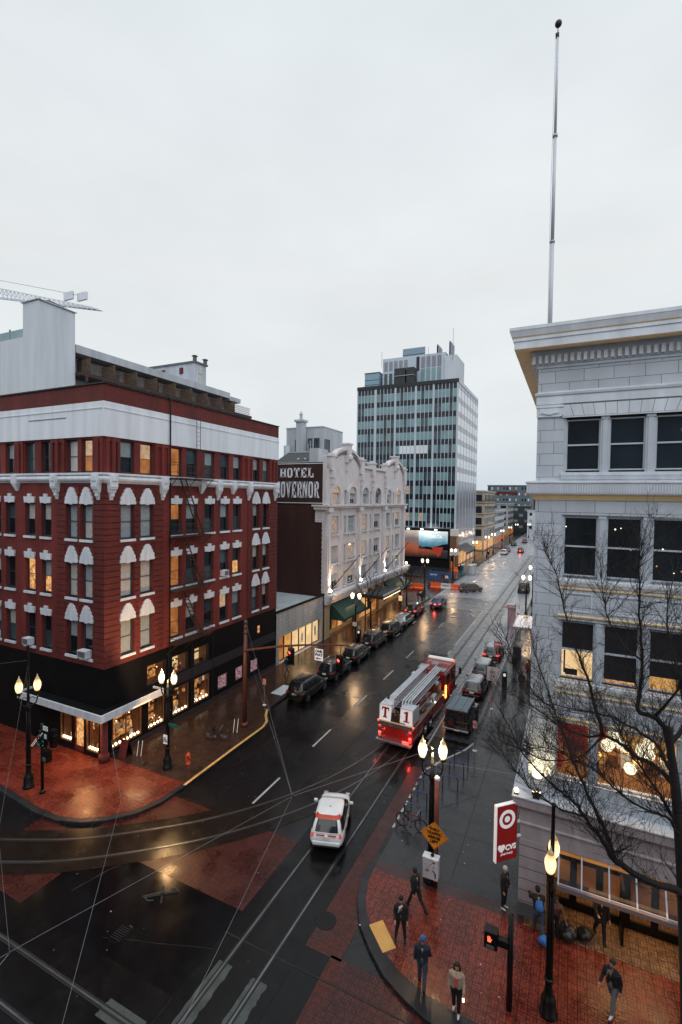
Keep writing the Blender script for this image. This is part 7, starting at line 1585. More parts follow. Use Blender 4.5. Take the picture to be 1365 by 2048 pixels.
put(car('white hatchback with an orange red band turning over the tram rails', L=3.75, W=1.72, H=1.5, belt=.96, hood=.98, body='paint_white', band=True, rails=False, lights='tail_soft', name='small_white_car'), (-10.72, 21.75, .02), R(18))
put(car('dark red hatchback with silver roof right in front of the boxy off-roader', L=4.3, W=1.74, H=1.55, body='paint_maroon', roof='paint_silver', group='cars parked along the right kerb', lights='tail_off'), (-7.2, 43.0, .005), R(0))
put(car('dark red crossover with pale roof, second car beyond the off-roader', L=4.4, W=1.78, H=1.66, body='paint_maroon', roof='paint_silver', group='cars parked along the right kerb', rails=False), (-7.25, 47.7, .005), R(0))
put(car('dark estate with pale roof, last of the near cars on the right kerb', L=4.5, W=1.8, H=1.64, body='paint_brown', roof='paint_silver', group='cars parked along the right kerb', rails=False, lights='tail_red'), (-7.2, 53.6, .005), R(0))
put(car('blue and black van parked beyond the crossing on the right', L=4.9, W=1.9, H=2.0, belt=1.1, body='paint_black', group='cars parked along the right kerb', rails=False), (-7.6, 95, .005), R(0))
put(car('white estate car parked far down on the left before the cream building', L=4.6, W=1.85, body='paint_white', name='distant_car'), (-18.7, 158, .005), R(0))
for x, y, lb, l_ in ((-18.9, 167, 'red lit car close behind the distant white estate', 'tail_red'), (-14.6, 166, 'car braking with bright red lights in the far middle lane', 'tail_red'), (-16.6, 205, 'red lit car far down the middle of the road', 'tail_red'), (-13.4, 220, 'dark car far down the road on the right', 'tail_red'), (-19.2, 190, 'parked dark car far down the left kerb', 'tail_off')):
    put(car(lb, L=4.5, W=1.8, body=rnd.choice(['paint_maroon', 'paint_charcoal']), lights=l_, name='distant_car'), (x, y, .005))
for x, y, e in ((-18.7, 72.6, 22), (-14.6, 163.5, 40)): add_light('POINT', 'tail_glow', (x, y, .7), e, (1, .08, .05), .2)
# --- off-roader
JP = thing('off_roader', 'boxy black off-roader with blue grey roof rack, rear ladder and chrome bumper', 'car', (0, 0, 0), 'cars parked along the right kerb')
b_ = loc(MB()); ring_loft(b_, [[(-.86*k, y, .45), (-.86*k, y, zt_), (.86*k, y, zt_), (.86*k, y, .45)] for y, zt_, k in ((-2.1, 1.1, 1), (.9, 1.12, 1), (.95, 1.08, 1), (2.0, 1.0, .98))], 'paint_black'); b_.build('body', JP, bevel=.05)
b_ = loc(MB()); ring_loft(b_, [[(-.84, -2.08, 1.08), (.84, -2.08, 1.08), (.84, .9, 1.08), (-.84, .9, 1.08)], [(-.78, -2.02, 1.85), (.78, -2.02, 1.85), (.78, .35, 1.85), (-.78, .35, 1.85)]], 'paint_black'); b_.build('cabin', JP, bevel=.04)
for (P, nm) in (([(-.66, -2.075, 1.25), (.66, -2.075, 1.25), (.62, -2.05, 1.7), (-.62, -2.05, 1.7)], 'rear_window'),): g = loc(MB()); g.face(P, 'car_glass'); g.build(nm, JP)
for sx in (-1, 1):
    for y0, y1 in ((-1.9, -1.0), (-.9, .3)): g = loc(MB()); g.face([(sx*.842, y0, 1.2), (sx*.842, y1, 1.2), (sx*.805, y1, 1.72), (sx*.805, y0, 1.72)], 'car_glass'); g.build('side_window', JP)
    for wy in (-1.3, 1.35):
        w_ = loc(MB()); w_.tube([(sx*.6, wy, .4), (sx*.9, wy, .4)], .4, 'rubber', 22); w_ = w_.build('wheel', JP); q = loc(MB()); q.tube([(sx*.9, wy, .4), (sx*.92, wy, .4)], .2, 'steel', 14); q.build('rim', w_)
        q = loc(MB()); q.box(sx*.84, sx*.98, wy-.5, wy+.5, .78, .84, 'rubber'); q.build('wheel_arch', JP)
    t = loc(MB()); t.box(sx*.62, sx*.82, -2.13, -2.1, .72, .92, 'red_brick'); t.build('tail_light', JP)
t = loc(MB()); t.tube([(-.55, -2.22, 1.05), (-.55, -2.1, 1.05)], .001, 'rubber', 4); t.tube([(-.38, -2.28, .98), (-.38, -2.1, .98)], .34, 'rubber', 22); t.tube([(-.38, -2.3, .98), (-.38, -2.28, .98)], .17, 'red_brick', 14); t.build('spare_wheel', JP)
t = loc(MB()); t.box(-.92, .92, -2.35, -2.15, .5, .62, 'chrome'); t.build('bumper', JP, bevel=.02)
t = loc(MB()); 
for x in (.22, .52): t.bar((x, -2.12, .75), (x, -2.1, 1.95), .035, .035, 'rust_pole')
for z in (.9, 1.2, 1.5, 1.8): t.bar((.22, -2.12, z), (.52, -2.12, z), .03, .03, 'rust_pole')
t.build('ladder', JP)
t = loc(MB()); t.box(-.8, .8, -2.05, .4, 1.86, 1.93, 'blue_grey')
for k in range(9): t.box(-.8, .8, -2.0+k*.28, -1.96+k*.28, 1.98, 2.02, 'steel')
for x in (-.78, -.3, .3, .78): t.bar((x, -2.02, 2.0), (x, .38, 2.0), .04, .04, 'steel')
for x in (-.8, .8):
    for y in (-2.0, -.8, .35): t.bar((x, y, 1.9), (x, y, 2.1), .03, .03, 'steel')
    t.bar((x, -2.02, 2.1), (x, .38, 2.1), .03, .03, 'steel')
t.build('roof_rack', JP)
t = loc(MB()); t.box(-.05, .25, -2.37, -2.355, .52, .62, 'cream'); t.build('number_plate', JP)
put(JP, (-7.05, 36.4, .005), R(-1))
# --- fire engine
FE = thing('fire_engine', 'red ladder fire engine with white T 1 panels and a raised white ladder', 'fire engine', (0, 0, 0))
RL_ = 'fire_red'
b_ = loc(MB()); b_.box(-1.25, 1.25, -5.6, 1.9, .45, 1.55, RL_); b_.box(-1.05, 1.05, -5.3, 5.2, .35, .45, 'iron'); b_.build('body', FE, bevel=.05)
b_ = loc(MB()); b_.box(-1.22, 1.22, -5.45, 1.85, 1.55, 1.6, 'diamond_plate'); b_.build('deck', FE)
for sx in (-1, 1):
    for k in range(6):
        b_ = loc(MB()); y = -5.3+k*1.05
        if k in (2,): continue
        b_.box(sx*1.252, sx*1.27, y, y+.95, .7, 1.45, RL_); b_.box(sx*1.27, sx*1.285, y+.4, y+.55, 1.3, 1.34, 'chrome'); b_.build('locker_door', FE, bevel=.01)
    b_ = loc(MB()); b_.box(sx*1.262, sx*1.275, -5.6, 1.9, 1.46, 1.52, 'cream'); b_.build('stripe', FE)
# rear face
b_ = loc(MB()); b_.box(-1.28, 1.28, -5.95, -5.6, .42, .55, 'chrome'); b_.build('tailboard', FE, bevel=.02)
b_ = loc(MB()); b_.box(-1.25, 1.25, -5.66, -5.6, 1.45, 1.62, 'chrome'); b_.build('rear_rail', FE)
b_ = loc(MB())
for k in range(5): b_.box(-1.2, -.85, -5.7, -5.62, .65+k*.17, .68+k*.17, 'chrome')
b_.build('steps', FE)
for sx in (-1, 1):
    for z, m_ in ((.72, 'tail_red'), (.92, 'red_light'), (1.35, 'tail_red')): b_ = loc(MB()); b_.box(sx*1.02, sx*1.18, -5.68, -5.605, z-.06, z+.06, m_); b_.build('tail_light', FE)
    b_ = loc(MB()); b_.sphere((sx*1.26, -5.5, 1.66), .07, 'red_light', 8); b_.build('marker_lamp', FE)
b_ = loc(MB()); b_.box(.55, 1.0, -5.64, -5.6, .58, .64, 'red_light'); b_.build('light_bar', FE)
b_ = loc(MB()); b_.box(.75, 1.0, -5.64, -5.605, 1.12, 1.3, 'chrome'); b_.build('rear_plate', FE)
# T / 1 panels (turntable basket shields)
for sx, ch in ((-1, 'T'), (1, '1')):
    b_ = loc(MB()); x0, x1 = (-1.2, -.38) if sx < 0 else (.3, 1.2)
    b_.face([(x0, -5.5, 1.72), (x1, -5.5, 1.72), (x1, -5.35, 2.75), (x0, -5.35, 2.75)], 'sign_edge'); b_.face([(x0, -5.44, 1.72), (x0, -5.29, 2.75), (x1, -5.29, 2.75), (x1, -5.44, 1.72)], 'sign_edge')
    xo = x0 if sx < 0 else x1; b_.box(xo-.02, xo+.02, -5.48, -4.2, 1.7, 2.75, 'white_stone'); b_.box(x0, x1, -5.4, -4.5, 2.72, 2.78, 'white_stone'); b_ = b_.build('panel', FE)
    xc = (x0+x1)/2; q_ = MB(); q_.local = True
    def lp(u0, u1, v0, v1): q_.face([(xc+u0, -5.512+.1456*(v0-1.72), v0), (xc+u1, -5.512+.1456*(v0-1.72), v0), (xc+u1, -5.512+.1456*(v1-1.72), v1), (xc+u0, -5.512+.1456*(v1-1.72), v1)], 'fire_red')
    if ch == 'T': lp(-.27, .27, 2.48, 2.6); lp(-.27, -.2, 2.36, 2.48); lp(.2, .27, 2.36, 2.48); lp(-.08, .08, 1.98, 2.48); lp(-.16, .16, 1.9, 1.98)
    else: lp(-.07, .1, 1.98, 2.6); lp(-.2, -.07, 2.45, 2.54); lp(-.2, .22, 1.9, 1.98)
    q_.build('lettering', b_)
b_ = loc(MB()); b_.box(-1.22, 1.22, -5.55, -4.3, 1.61, 1.72, 'iron'); b_.box(-1.22, 1.22, -5.58, -5.52, 1.66, 1.74, 'cream'); b_.build('platform', FE)
b_ = loc(MB())
for x, h_ in ((-.28, .5), (-.1, .35), (.1, .6), (.22, .45)): b_.box(x-.07, x+.07, -5.45, -5.2, 1.73, 1.73+h_, 'rust_iron'); b_.sphere((x, -5.35, 1.8+h_), .09, 'wood', 8)
b_.bar((.12, -5.5, 1.8), (.7, -5.5, 1.78), .05, .05, 'rust_iron'); b_.build('rear_equipment', FE)
# ladder: nested sections
for sx in (-1, 1):
    for k in range(4):
        x = sx*(.32+.155*k); LD = loc(MB()); yr = -5.0+.16*k; zt2 = 3.12-.03*k
        LD.bar((x, yr, zt2), (x, 2.7-.1*k, zt2+.08), .085, .07, 'white_stone'); LD.bar((x, yr+.1, 2.5), (x, 2.7, 2.6), .05, .07, 'white_stone')
        LD.bar((x, yr, zt2), (x, yr-.2, 2.5), .075, .06, 'white_stone')
        if k == 0:
            for j in range(14): y = -4.8+j*.53; LD.bar((x, y, 2.5), (x, y+.26, 3.05), .02, .025, 'white_stone'); LD.bar((x, y+.26, 3.05), (x, y+.53, 2.5), .02, .025, 'white_stone')
        LD.build('ladder_rail', FE)
for k in range(22): b_ = loc(MB()); b_.bar((-.3, -4.8+k*.34, 2.52), (.3, -4.8+k*.34, 2.52), .045, .045, 'steel'); b_.build('rung', FE)
b_ = loc(MB()); b_.box(-.72, .72, -4.7, 2.6, 2.36, 2.4, 'black_paint'); b_.build('ladder_bed', FE)
for sx in (-1, 1): b_ = loc(MB()); b_.box(sx*.68, sx*.76, -3.8, 1.0, 1.8, 2.55, RL_); b_.box(sx*.62, sx*.8, -3.9, 1.1, 1.72, 1.8, 'hotel_stone'); b_.build('side_shield', FE)
b_ = loc(MB()); b_.lathe([(.75, 1.6), (.75, 1.75), (.6, 1.8), (.6, 2.4)], (0, 1.1, 0), 'white_stone', 18); b_.build('turntable', FE)
b_ = loc(MB()); b_.box(.75, 1.1, .6, 1.5, 1.62, 2.35, 'wood'); b_.box(-1.2, -.8, .9, 1.4, 1.62, 2.9, 'white_stone'); b_.box(-1.2, -.85, -.5, -.1, 1.62, 2.2, 'white_stone'); b_.sphere((.95, .8, 2.5), .2, 'hotel_stone', 8); b_.build('gear', FE)
# cab
b_ = loc(MB()); b_.box(-1.22, 1.22, 2.1, 5.5, .5, 2.85, RL_); b_.build('cab', FE, bevel=.08)
b_ = loc(MB()); b_.box(-1.1, 1.1, 2.2, 5.3, 2.85, 2.95, RL_); b_.box(-1.15, -.55, 2.3, 3.2, 2.95, 3.02, 'diamond_plate'); b_.box(.3, 1.15, 2.2, 3.0, 2.95, 3.02, 'diamond_plate'); b_.box(-.4, .2, 3.5, 4.2, 2.95, 3.03, 'diamond_plate'); b_.build('cab_roof', FE)
b_ = loc(MB()); b_.box(-1.1, 1.1, 4.9, 5.25, 3.0, 3.18, 'sign_edge'); b_.build('light_bar', FE, bevel=.04); b_ = loc(MB()); b_.sphere((1.12, 5.0, 3.1), .12, 'hand_red', 8); b_.build('beacon', FE)
for sx in (-1, 1):
    for (y0, y1) in ((2.5, 3.5), (4.0, 5.0)): b_ = loc(MB()); b_.box(sx*1.222, sx*1.235, y0, y1, 1.7, 2.6, 'car_glass'); b_.build('side_window', FE)
    for (y0, y1) in ((2.4, 3.6), (3.9, 5.1)): b_ = loc(MB()); b_.box(sx*1.225, sx*1.23, y0, y1, .7, 2.68, RL_); b_.box(sx*1.23, sx*1.25, y0+.05, y0+.2, 1.45, 1.5, 'chrome'); b_.build('door', FE)
    b_ = loc(MB()); b_.tube([(sx*1.2, 5.3, 2.5), (sx*1.6, 5.4, 2.55), (sx*1.6, 5.4, 1.9), (sx*1.25, 5.35, 1.5)], .025, 'black_paint', 6); b_.box(sx*1.5, sx*1.72, 5.36, 5.42, 1.9, 2.45, 'black_paint'); b_.build('mirror', FE)
    for wy, r_ in ((-2.9, .5), (-1.75, .5), (3.75, .5)):
        w_ = loc(MB()); w_.tube([(sx*.85, wy, .5), (sx*1.28, wy, .5)], .5, 'rubber', 26); w_ = w_.build('wheel', FE); q = loc(MB()); q.tube([(sx*1.28, wy, .5), (sx*1.3, wy, .5)], .27, 'chrome', 18); q.tube([(sx*1.3, wy, .5), (sx*1.36, wy, .5)], .1, 'chrome', 10); q.build('rim', w_)
    for y, z in ((-.6, 1.6), (1.6, 1.35), (2.3, 1.0)): b_ = loc(MB()); b_.sphere((sx*1.27, y, z), .055, 'amber' if y > 0 else 'white_light', 8); b_.build('marker_lamp', FE)
b_ = loc(MB()); b_.box(-1.1, 1.1, 5.5, 5.52, 1.65, 2.65, 'car_glass'); b_.build('windscreen', FE)
b_ = loc(MB()); b_.box(-1.22, 1.22, 5.5, 6.0, .45, .85, 'chrome'); b_.build('front_bumper', FE, bevel=.03)
b_ = loc(MB()); b_.box(1.24, 1.3, 2.15, 2.35, .9, 1.9, 'amber'); b_.build('side_beacon', FE)
for sx, y, h_, m_ in ((-1, -3.2, .3, 'hotel_stone'), (-1, -1.8, .35, 'iron'), (1, -3.0, .22, 'wood'), (1, -1.7, .3, 'diamond_plate'), (1, -.4, .3, 'hotel_stone')):
    b_ = loc(MB()); b_.box(sx*.86, sx*1.14, y, y+.7, 1.61, 1.61+h_, m_); b_.tube([(sx*1.0, y-.3, 1.7), (sx*1.0, y+1.0, 1.72)], .04, 'rust_iron', 6); b_.build('deck_equipment', FE, bevel=.02)
for sx in (-1, 1): b_ = loc(MB()); b_.tube([(sx*1.2, -5.4, 1.95), (sx*1.2, -3.9, 1.95), (sx*1.2, -3.9, 1.62)], .02, 'chrome', 6); b_.build('grab_rail', FE)
b_ = loc(MB()); b_.box(-.9, .9, 1.9, 2.08, .5, 2.3, 'diamond_plate'); b_.build('cab_bulkhead', FE)
put(FE, (-10.2, 36.3, .01), R(-2.6))
add_light('POINT', 'tail_glow', (-9.2, 30.0, .8), 26, (1, .06, .03), .03); add_light('POINT', 'beacon_glow', (-8.4, 39.2, 1.4), 20, (1, .25, .08), .03); add_light('POINT', 'tail_glow', (-11.6, 30.0, .8), 5, (1, .06, .03), .03)

# ================================================================ PEOPLE
skins = {}
plain('skin', (.42, .2, .13), .55, var=.08); plain('skin_dark', (.14, .06, .04), .55, var=.08); plain('hair_dark', (.015, .009, .007), .7, var=.2)
def cloth(name, col): return plain(name, col, .85, var=.25, scale=6, bump=.25)
cloth('cloth_black', (.010, .010, .012)); cloth('cloth_navy', (.012, .02, .035)); cloth('cloth_denim', (.045, .06, .09)); cloth('cloth_grey', (.14, .14, .15)); cloth('cloth_brown', (.12, .05, .03)); cloth('cloth_tan', (.42, .3, .22)); cloth('cloth_coral', (.55, .13, .09)); cloth('cloth_white', (.6, .6, .62)); cloth('cloth_red', (.3, .03, .03)); cloth('cloth_blue', (.03, .13, .35)); cloth('bag_blue', (.04, .16, .45)); plain('bag_black', (.012, .012, .013), .3, var=.3, scale=5, bump=.6)
def fleshy(mb, name, parent, vox, smooth_it=3, sub=False):
    o = mb.build(name, parent, smooth=True); r_ = o.modifiers.new('remesh', 'REMESH'); r_.mode = 'VOXEL'; r_.voxel_size = vox; r_.use_smooth_shade = True
    s_ = o.modifiers.new('smooth', 'SMOOTH'); s_.iterations = smooth_it; s_.factor = .5; return o
def person(label, loc_, face, H=1.72, top='cloth_black', legs='cloth_black', skin='skin', hair='hair_dark', hat=None, stride=0, arms=(0, 0), elbow=(15, 15), lean=0, hair_long=False, coat=0, bag=None, scarf=None, hold=None, shoes='cloth_black', headturn=0, headdown=0, backpack=None, knee=None, splay=0, group=None, coatopen=None):
    """local frame: +Y is the way the person faces; angles in degrees, swing forward positive"""
    P = thing('person', label, 'person', (0, 0, 0), group)
    k = H/1.72; V = Vector
    hip = V((0, 0, .93)); ln = R(lean); up = V((0, math.sin(ln), math.cos(ln))); chest = hip+up*.42; neck = hip+up*.52; hd = neck+V((0, math.sin(ln+R(headdown))*.13, .13+.0)); hd = neck+V((0, math.sin(ln*.6+R(headdown))*.14, math.cos(ln*.6)*.145))
    def swing(o, a, ln_, side=0): return o+V((side, math.sin(R(a))*ln_, -math.cos(R(a))*ln_))
    J = {}
    kn = knee or (max(stride, 0)*.25+4, abs(stride)*.8+4)
    for i, sx in enumerate((-1, 1)):
        a = stride*(1 if i == 0 else -1); h0 = hip+V((sx*.095, 0, -.02)); kb = kn[i] if a <= 0 else kn[i]*.4
        kp = swing(h0, a, .43, sx*splay*.3); ak = swing(kp, a-kb, .42, sx*splay*.3); J['leg', i] = (h0, kp, ak)
        s0 = chest+V((sx*.185, 0, .03)); aa = arms[i]; el = swing(s0, aa, .28, sx*.06); wr = swing(el, aa+elbow[i], .25, -sx*.02 if elbow[i] > 40 else sx*.01); hn = swing(wr, aa+elbow[i], .09); J['arm', i] = (s0, el, wr, hn)
    mn = min(J['leg', 0][2].z, J['leg', 1][2].z)-.085; dz = V((0, 0, -mn))
    def S(v): return (v+dz)*k
    # body: one continuous surface, head to hands
    b_ = MB(); b_.local = True
    hc = S(hd); ra = R(headturn)
    b_.sphere(hc+V((0, .0, .03))*k, .088*k, skin, 14, 1.18); b_.sphere(hc+V((0, .02, -.03))*k, .07*k, skin, 12, 1.1)
    fw = V((math.sin(ra), math.cos(ra), 0)); b_.tube([hc+fw*.085*k+V((0, 0, .02*k)), hc+fw*.112*k+V((0, 0, -.015*k))], [.012*k, .018*k], skin, 8)
    sd_ = V((math.cos(ra), -math.sin(ra), 0))
    for s_ in (-1, 1): b_.sphere(hc+sd_*s_*.085*k+V((0, 0, .0)), .022*k, skin, 6, 1.5)
    b_.tube([S(neck-up*.06), hc], [.055*k, .05*k], skin, 10)
    b_.tube([S(hip), S(hip+up*.2), S(chest), S(neck)], [.13*k, .12*k, .14*k, .06*k], skin, 12)
    for i in (0, 1):
        a = J['leg', i]; b_.tube([S(p) for p in a], [.08*k, .052*k, .036*k], skin, 10); q = J['arm', i]
        b_.tube([S(p) for p in q[:3]], [.05*k, .036*k, .026*k], skin, 8)
        d = (q[3]-q[2]).normalized(); b_.tube([S(q[2]), S(q[2]+d*.05), S(q[3])], [.024*k, .038*k, .034*k], skin, 8)
        cr_ = d.cross(V((0, 1, 0))).normalized() if abs(d.y) < .9 else V((1, 0, 0)); curl = V((0, .25, 0)) if abs(d.y) < .9 else V((0, 0, -.3))
        for fi, (off_, l_) in enumerate(((-.03, .065), (-.01, .078), (.01, .074), (.03, .058))):
            p0 = q[3]+cr_*off_; b_.tube([S(p0-d*.02), S(p0+d*l_*.55), S(p0+(d+curl).normalized()*l_)], [.0105*k, .01*k, .008*k], skin, 6)
        p0 = q[2]+d*.035+V((0, .028, 0)); b_.tube([S(p0), S(p0+d*.03+V((0, .03, 0))), S(p0+d*.06+V((0, .035, 0)))], [.013*k, .012*k, .009*k], skin, 6)
    fleshy(b_, 'body', P, .012, 2)
    f_ = MB(); f_.local = True
    for s_ in (-1, 1): f_.sphere(hc+fw*.083*k+sd_*s_*.032*k+V((0, 0, .022*k)), .011*k, 'hair_dark', 6)
    f_.tube([hc+fw*.09*k-sd_*.022*k+V((0, 0, -.045*k)), hc+fw*.09*k+sd_*.022*k+V((0, 0, -.045*k))], .006*k, 'red_brick', 5); f_.build('face', P)
    # trousers
    t = MB(); t.local = True
    t.tube([S(hip+V((0, 0, .1))), S(hip-V((0, 0, .06)))], [.15*k, .15*k], legs, 12)
    for i in (0, 1):
        a = J['leg', i]; t.tube([S(a[0]), S(a[0].lerp(a[1], .5)), S(a[1]), S(a[1].lerp(a[2], .5)), S(a[2].lerp(a[1], .04))], [.105*k, .095*k, .072*k, .066*k, .058*k], legs, 12)
    fleshy(t, 'trousers', P, .018, 3)
    # jacket
    t = MB(); t.local = True; hm = hip+V((0, 0, .04-coat))
    for sx in (-.06, .06): t.tube([S(hm+V((sx, 0, 0))), S(hip+up*.12+V((sx, 0, 0))), S(hip+up*.3+V((sx, 0, 0))), S(chest+V((sx*1.3, 0, 0))), S(chest+up*.07+V((sx, 0, 0)))], [(.135+coat*.12)*k, .13*k, .14*k, .145*k, .09*k], top, 14)
    t.tube([S(chest+V((-.17, 0, .02))), S(chest+V((.17, 0, .02)))], [.085*k, .085*k], top, 10); t.tube([S(chest), S(neck+up*.02)], [.12*k, .075*k], top, 12)
    for i in (0, 1): q = J['arm', i]; t.tube([S(q[0]), S(q[0].lerp(q[1], .5)), S(q[1]), S(q[2])], [.075*k, .068*k, .058*k, .046*k], top, 10)
    fleshy(t, 'jacket', P, .018, 3)
    if coatopen:
        t = MB(); t.local = True; t.tube([S(hip+V((0, .09, .06))), S(chest+V((0, .1, .0)))], [.075*k, .085*k], coatopen, 10); fleshy(t, 'shirt', P, .02, 2)
    for i in (0, 1):
        a = J['leg', i][2]; t = MB(); t.local = True; t.tube([S(a+V((0, -.05, -.045))), S(a+V((0, .05, -.05))), S(a+V((0, .16, -.06)))], [.042*k, .045*k, .03*k], shoes, 10); t.tube([S(a+V((0, -.02, .05))), S(a+V((0, -.02, -.04)))], [.045*k, .045*k], shoes, 8); fleshy(t, 'shoe', P, .014, 1)
    if hat:
        t = MB(); t.local = True; t.sphere(hc+V((0, -.008, .062))*k, .1*k, hat, 14, 1.0); t.build('hat', P, smooth=True)
    else:
        t = MB(); t.local = True; t.sphere(hc-fw*.016*k+V((0, 0, .052))*k, .1*k, hair, 14, 1.05); t.sphere(hc-fw*.04*k+V((0, 0, .0))*k, .085*k, hair, 12, 1.1)
        if hair_long:
            for s_ in (-1, 1): t.tube([hc+sd_*s_*.075*k-fw*.01+V((0, 0, .05)), hc+sd_*s_*.095*k-fw*.02+V((0, 0, -.08)), hc+sd_*s_*.09*k-fw*.01+V((0, 0, -.2))], [.04*k, .045*k, .025*k], hair, 8)
            t.tube([hc-fw*.06+V((0, 0, .03)), hc-fw*.09+V((0, 0, -.2))], [.08*k, .07*k], hair, 10)
        fleshy(t, 'hair', P, .016, 2)
    if scarf: t = MB(); t.local = True; t.tube([S(neck+V((-.05, .05, -.02))), S(neck+V((.06, .1, -.08))), S(neck+V((.1, .12, -.26)))], [.04, .045, .03], scarf, 8); t.build('scarf', P, smooth=True)
    if backpack: t = MB(); t.local = True; t.tube([S(chest+V((0, -.2, .02))), S(chest+V((0, -.24, -.2))), S(chest+V((0, -.2, -.34)))], [.11, .16, .12], backpack, 12); t.build('backpack', P, smooth=True)
    put(P, loc_, R(face)); 
    J['S'] = S; return P, J
G_ = .158
# face angle: 0 looks up the street (+Y), 180 looks towards the viewer, 90 looks left
person('person in black striding left across the corner bricks beside the white control box', (-5.35, 18.75, G_), 60, 1.74, stride=26, arms=(-22, 24), elbow=(12, 25), lean=8, headdown=12)
person('person in black with a white scarf standing still by the yellow tactile plate', (-5.47, 17.15, G_), 200, 1.68, 'cloth_black', 'cloth_black', 'skin', hat='cloth_black', scarf='cloth_white', splay=.15, elbow=(25, 60), arms=(0, 8), coat=.06)
person('person in a blue beanie and dark jacket seen from behind, walking up the bricks', (-4.25, 15.85, G_), 10, 1.76, 'cloth_navy', 'cloth_denim', hat='cloth_blue', stride=12, arms=(-10, 8), elbow=(30, 35), coat=.08)
P_, J_ = person('woman in a pale coat and coral scarf facing the viewer with a lit phone', (-3.0, 15.5, G_), 185, 1.66, 'cloth_tan', 'cloth_black', hair_long=True, shoes='cloth_white', stride=6, arms=(10, -4), elbow=(20, 20), coatopen='cloth_coral', coat=.04)
q = MB(); q.local = True; c = J_['S'](J_['arm', 0][3]); q.box(c.x-.035, c.x+.035, c.y-.01+.03, c.y+.01+.03, c.z-.1, c.z+.05, 'iron'); q.box(c.x-.03, c.x+.03, c.y+.041, c.y+.046, c.z-.09, c.z+.04, 'bulb'); ph = q.build('phone'); ph.location = P_.location; ph.rotation_euler = P_.rotation_euler; tag(ph, 'small glowing phone held in the hand of the woman in the pale coat', 'phone')
person('person in a white cap and black coat standing at the corner of the white building', (-2.1, 20.45, G_), 250, 1.74, 'cloth_black', 'cloth_black', hat='cloth_white', shoes='cloth_white', coat=.1, elbow=(20, 20), headdown=10)
person('bending person in dark jacket with a blue backpack at the white pier', (-.75, 19.75, G_), 15, 1.78, 'cloth_black', 'cloth_denim', backpack='bag_blue', lean=22, stride=14, arms=(45, 35), elbow=(50, 50), headdown=10)
person('person in an orange brown jacket beside the blue backpack, behind the tall lamp', (-.2, 19.95, G_), 200, 1.7, 'cloth_brown', 'cloth_black', lean=14, arms=(30, 30), elbow=(40, 60), skin='skin_dark')
person('person in a long black coat stepping out of the shop doorway', (1.4, 20.65, G_), 195, 1.8, 'cloth_black', 'cloth_black', coat=.28, stride=14, arms=(6, 60), elbow=(20, 40))
person('person with grey trousers and dark hooded jacket walking at the bottom right', (1.62, 17.85, G_), 150, 1.78, 'cloth_black', 'cloth_grey', scarf='cloth_grey', stride=16, arms=(-14, 16), elbow=(30, 25), lean=6, shoes='cloth_white', coat=.04)
# far pedestrians
person('person in black standing on the right pavement by the parking meter pillar', (-4.65, 49.5, G_), 190, 1.75, stride=4, elbow=(20, 30), coat=.08)
person('person at the wall of the white building on the right pavement', (-2.0, 51.0, G_), 90, 1.75, elbow=(10, 10), lean=5)
person('person in a dark red coat walking up the right pavement behind another walker', (-3.3, 48.5, G_), 0, 1.72, 'cloth_red', 'cloth_black', stride=14, coat=.15)
person('person in a dark coat and brown trousers walking up the right pavement alone', (-3.6, 44.8, G_), 0, 1.76, 'cloth_black', 'cloth_brown', stride=12, coat=.15, arms=(8, -10))
person('person in navy and jeans walking on the left pavement near the brick building', (-24.0, 38.5, G_), 160, 1.75, 'cloth_navy', 'cloth_denim', stride=16, arms=(-16, 16), skin='skin_dark')
person('person in grey walking away on the right pavement just past the shelter', (-4.9, 80, G_), 0, 1.74, 'cloth_grey', stride=14)
person('person in black walking this way on the right pavement beyond the pink booth', (-4.4, 71, G_), 180, 1.76, stride=14, coat=.15)
person('person in a tan coat at the far crossing on the right', (-4.6, 105, G_), 180, 1.7, 'cloth_tan', stride=12, coat=.2)
person('person in navy crossing at the far side by the office tower', (-21.8, 121, G_), 90, 1.75, 'cloth_navy', stride=16)
person('person in black waiting at the hotel end crossing, on the left', (-22.3, 76.2, G_), 0, 1.75, 'cloth_black', 'cloth_grey', stride=10)
person('person in black waiting at the hotel end crossing, on the right', (-21.6, 75.9, G_), 20, 1.78, coat=.2)
person('person in brown on the right pavement beyond the lamp by the pink booth', (-3.6, 76, G_), 180, 1.72, 'cloth_brown', stride=12)
person('person by the white wall beyond the shelter on the right pavement', (-2.6, 73.5, G_), 0, 1.75, coat=.2, stride=8)
for x, y, z, sx, lb, m_ in ((.25, 20.1, .16, .42, 'large shiny black rubbish bag on the left of the shop doors', 'bag_black'), (.85, 20.3, .16, .36, 'smaller black rubbish bag behind the large one by the shop doors', 'bag_black'), (-.55, 19.4, .16, .27, 'bright blue carrier bag standing by the tall lamp', 'bag_blue')):
    t = MB()
    for k in range(7): a = k*.9; t.sphere((x+sx*.45*math.cos(a)*random.uniform(.5, 1), y+sx*.4*math.sin(a), z+sx*.55+random.uniform(-.05, .12)), sx*random.uniform(.42, .6), m_, 10)
    t.tube([(x, y, z+sx*.9), (x+.04, y, z+sx*1.5)], [sx*.3, .04], m_, 8); o = fleshy(t, 'rubbish_bag' if m_ == 'bag_black' else 'carrier_bag', None, .03, 2); tag(o, lb, 'bag')
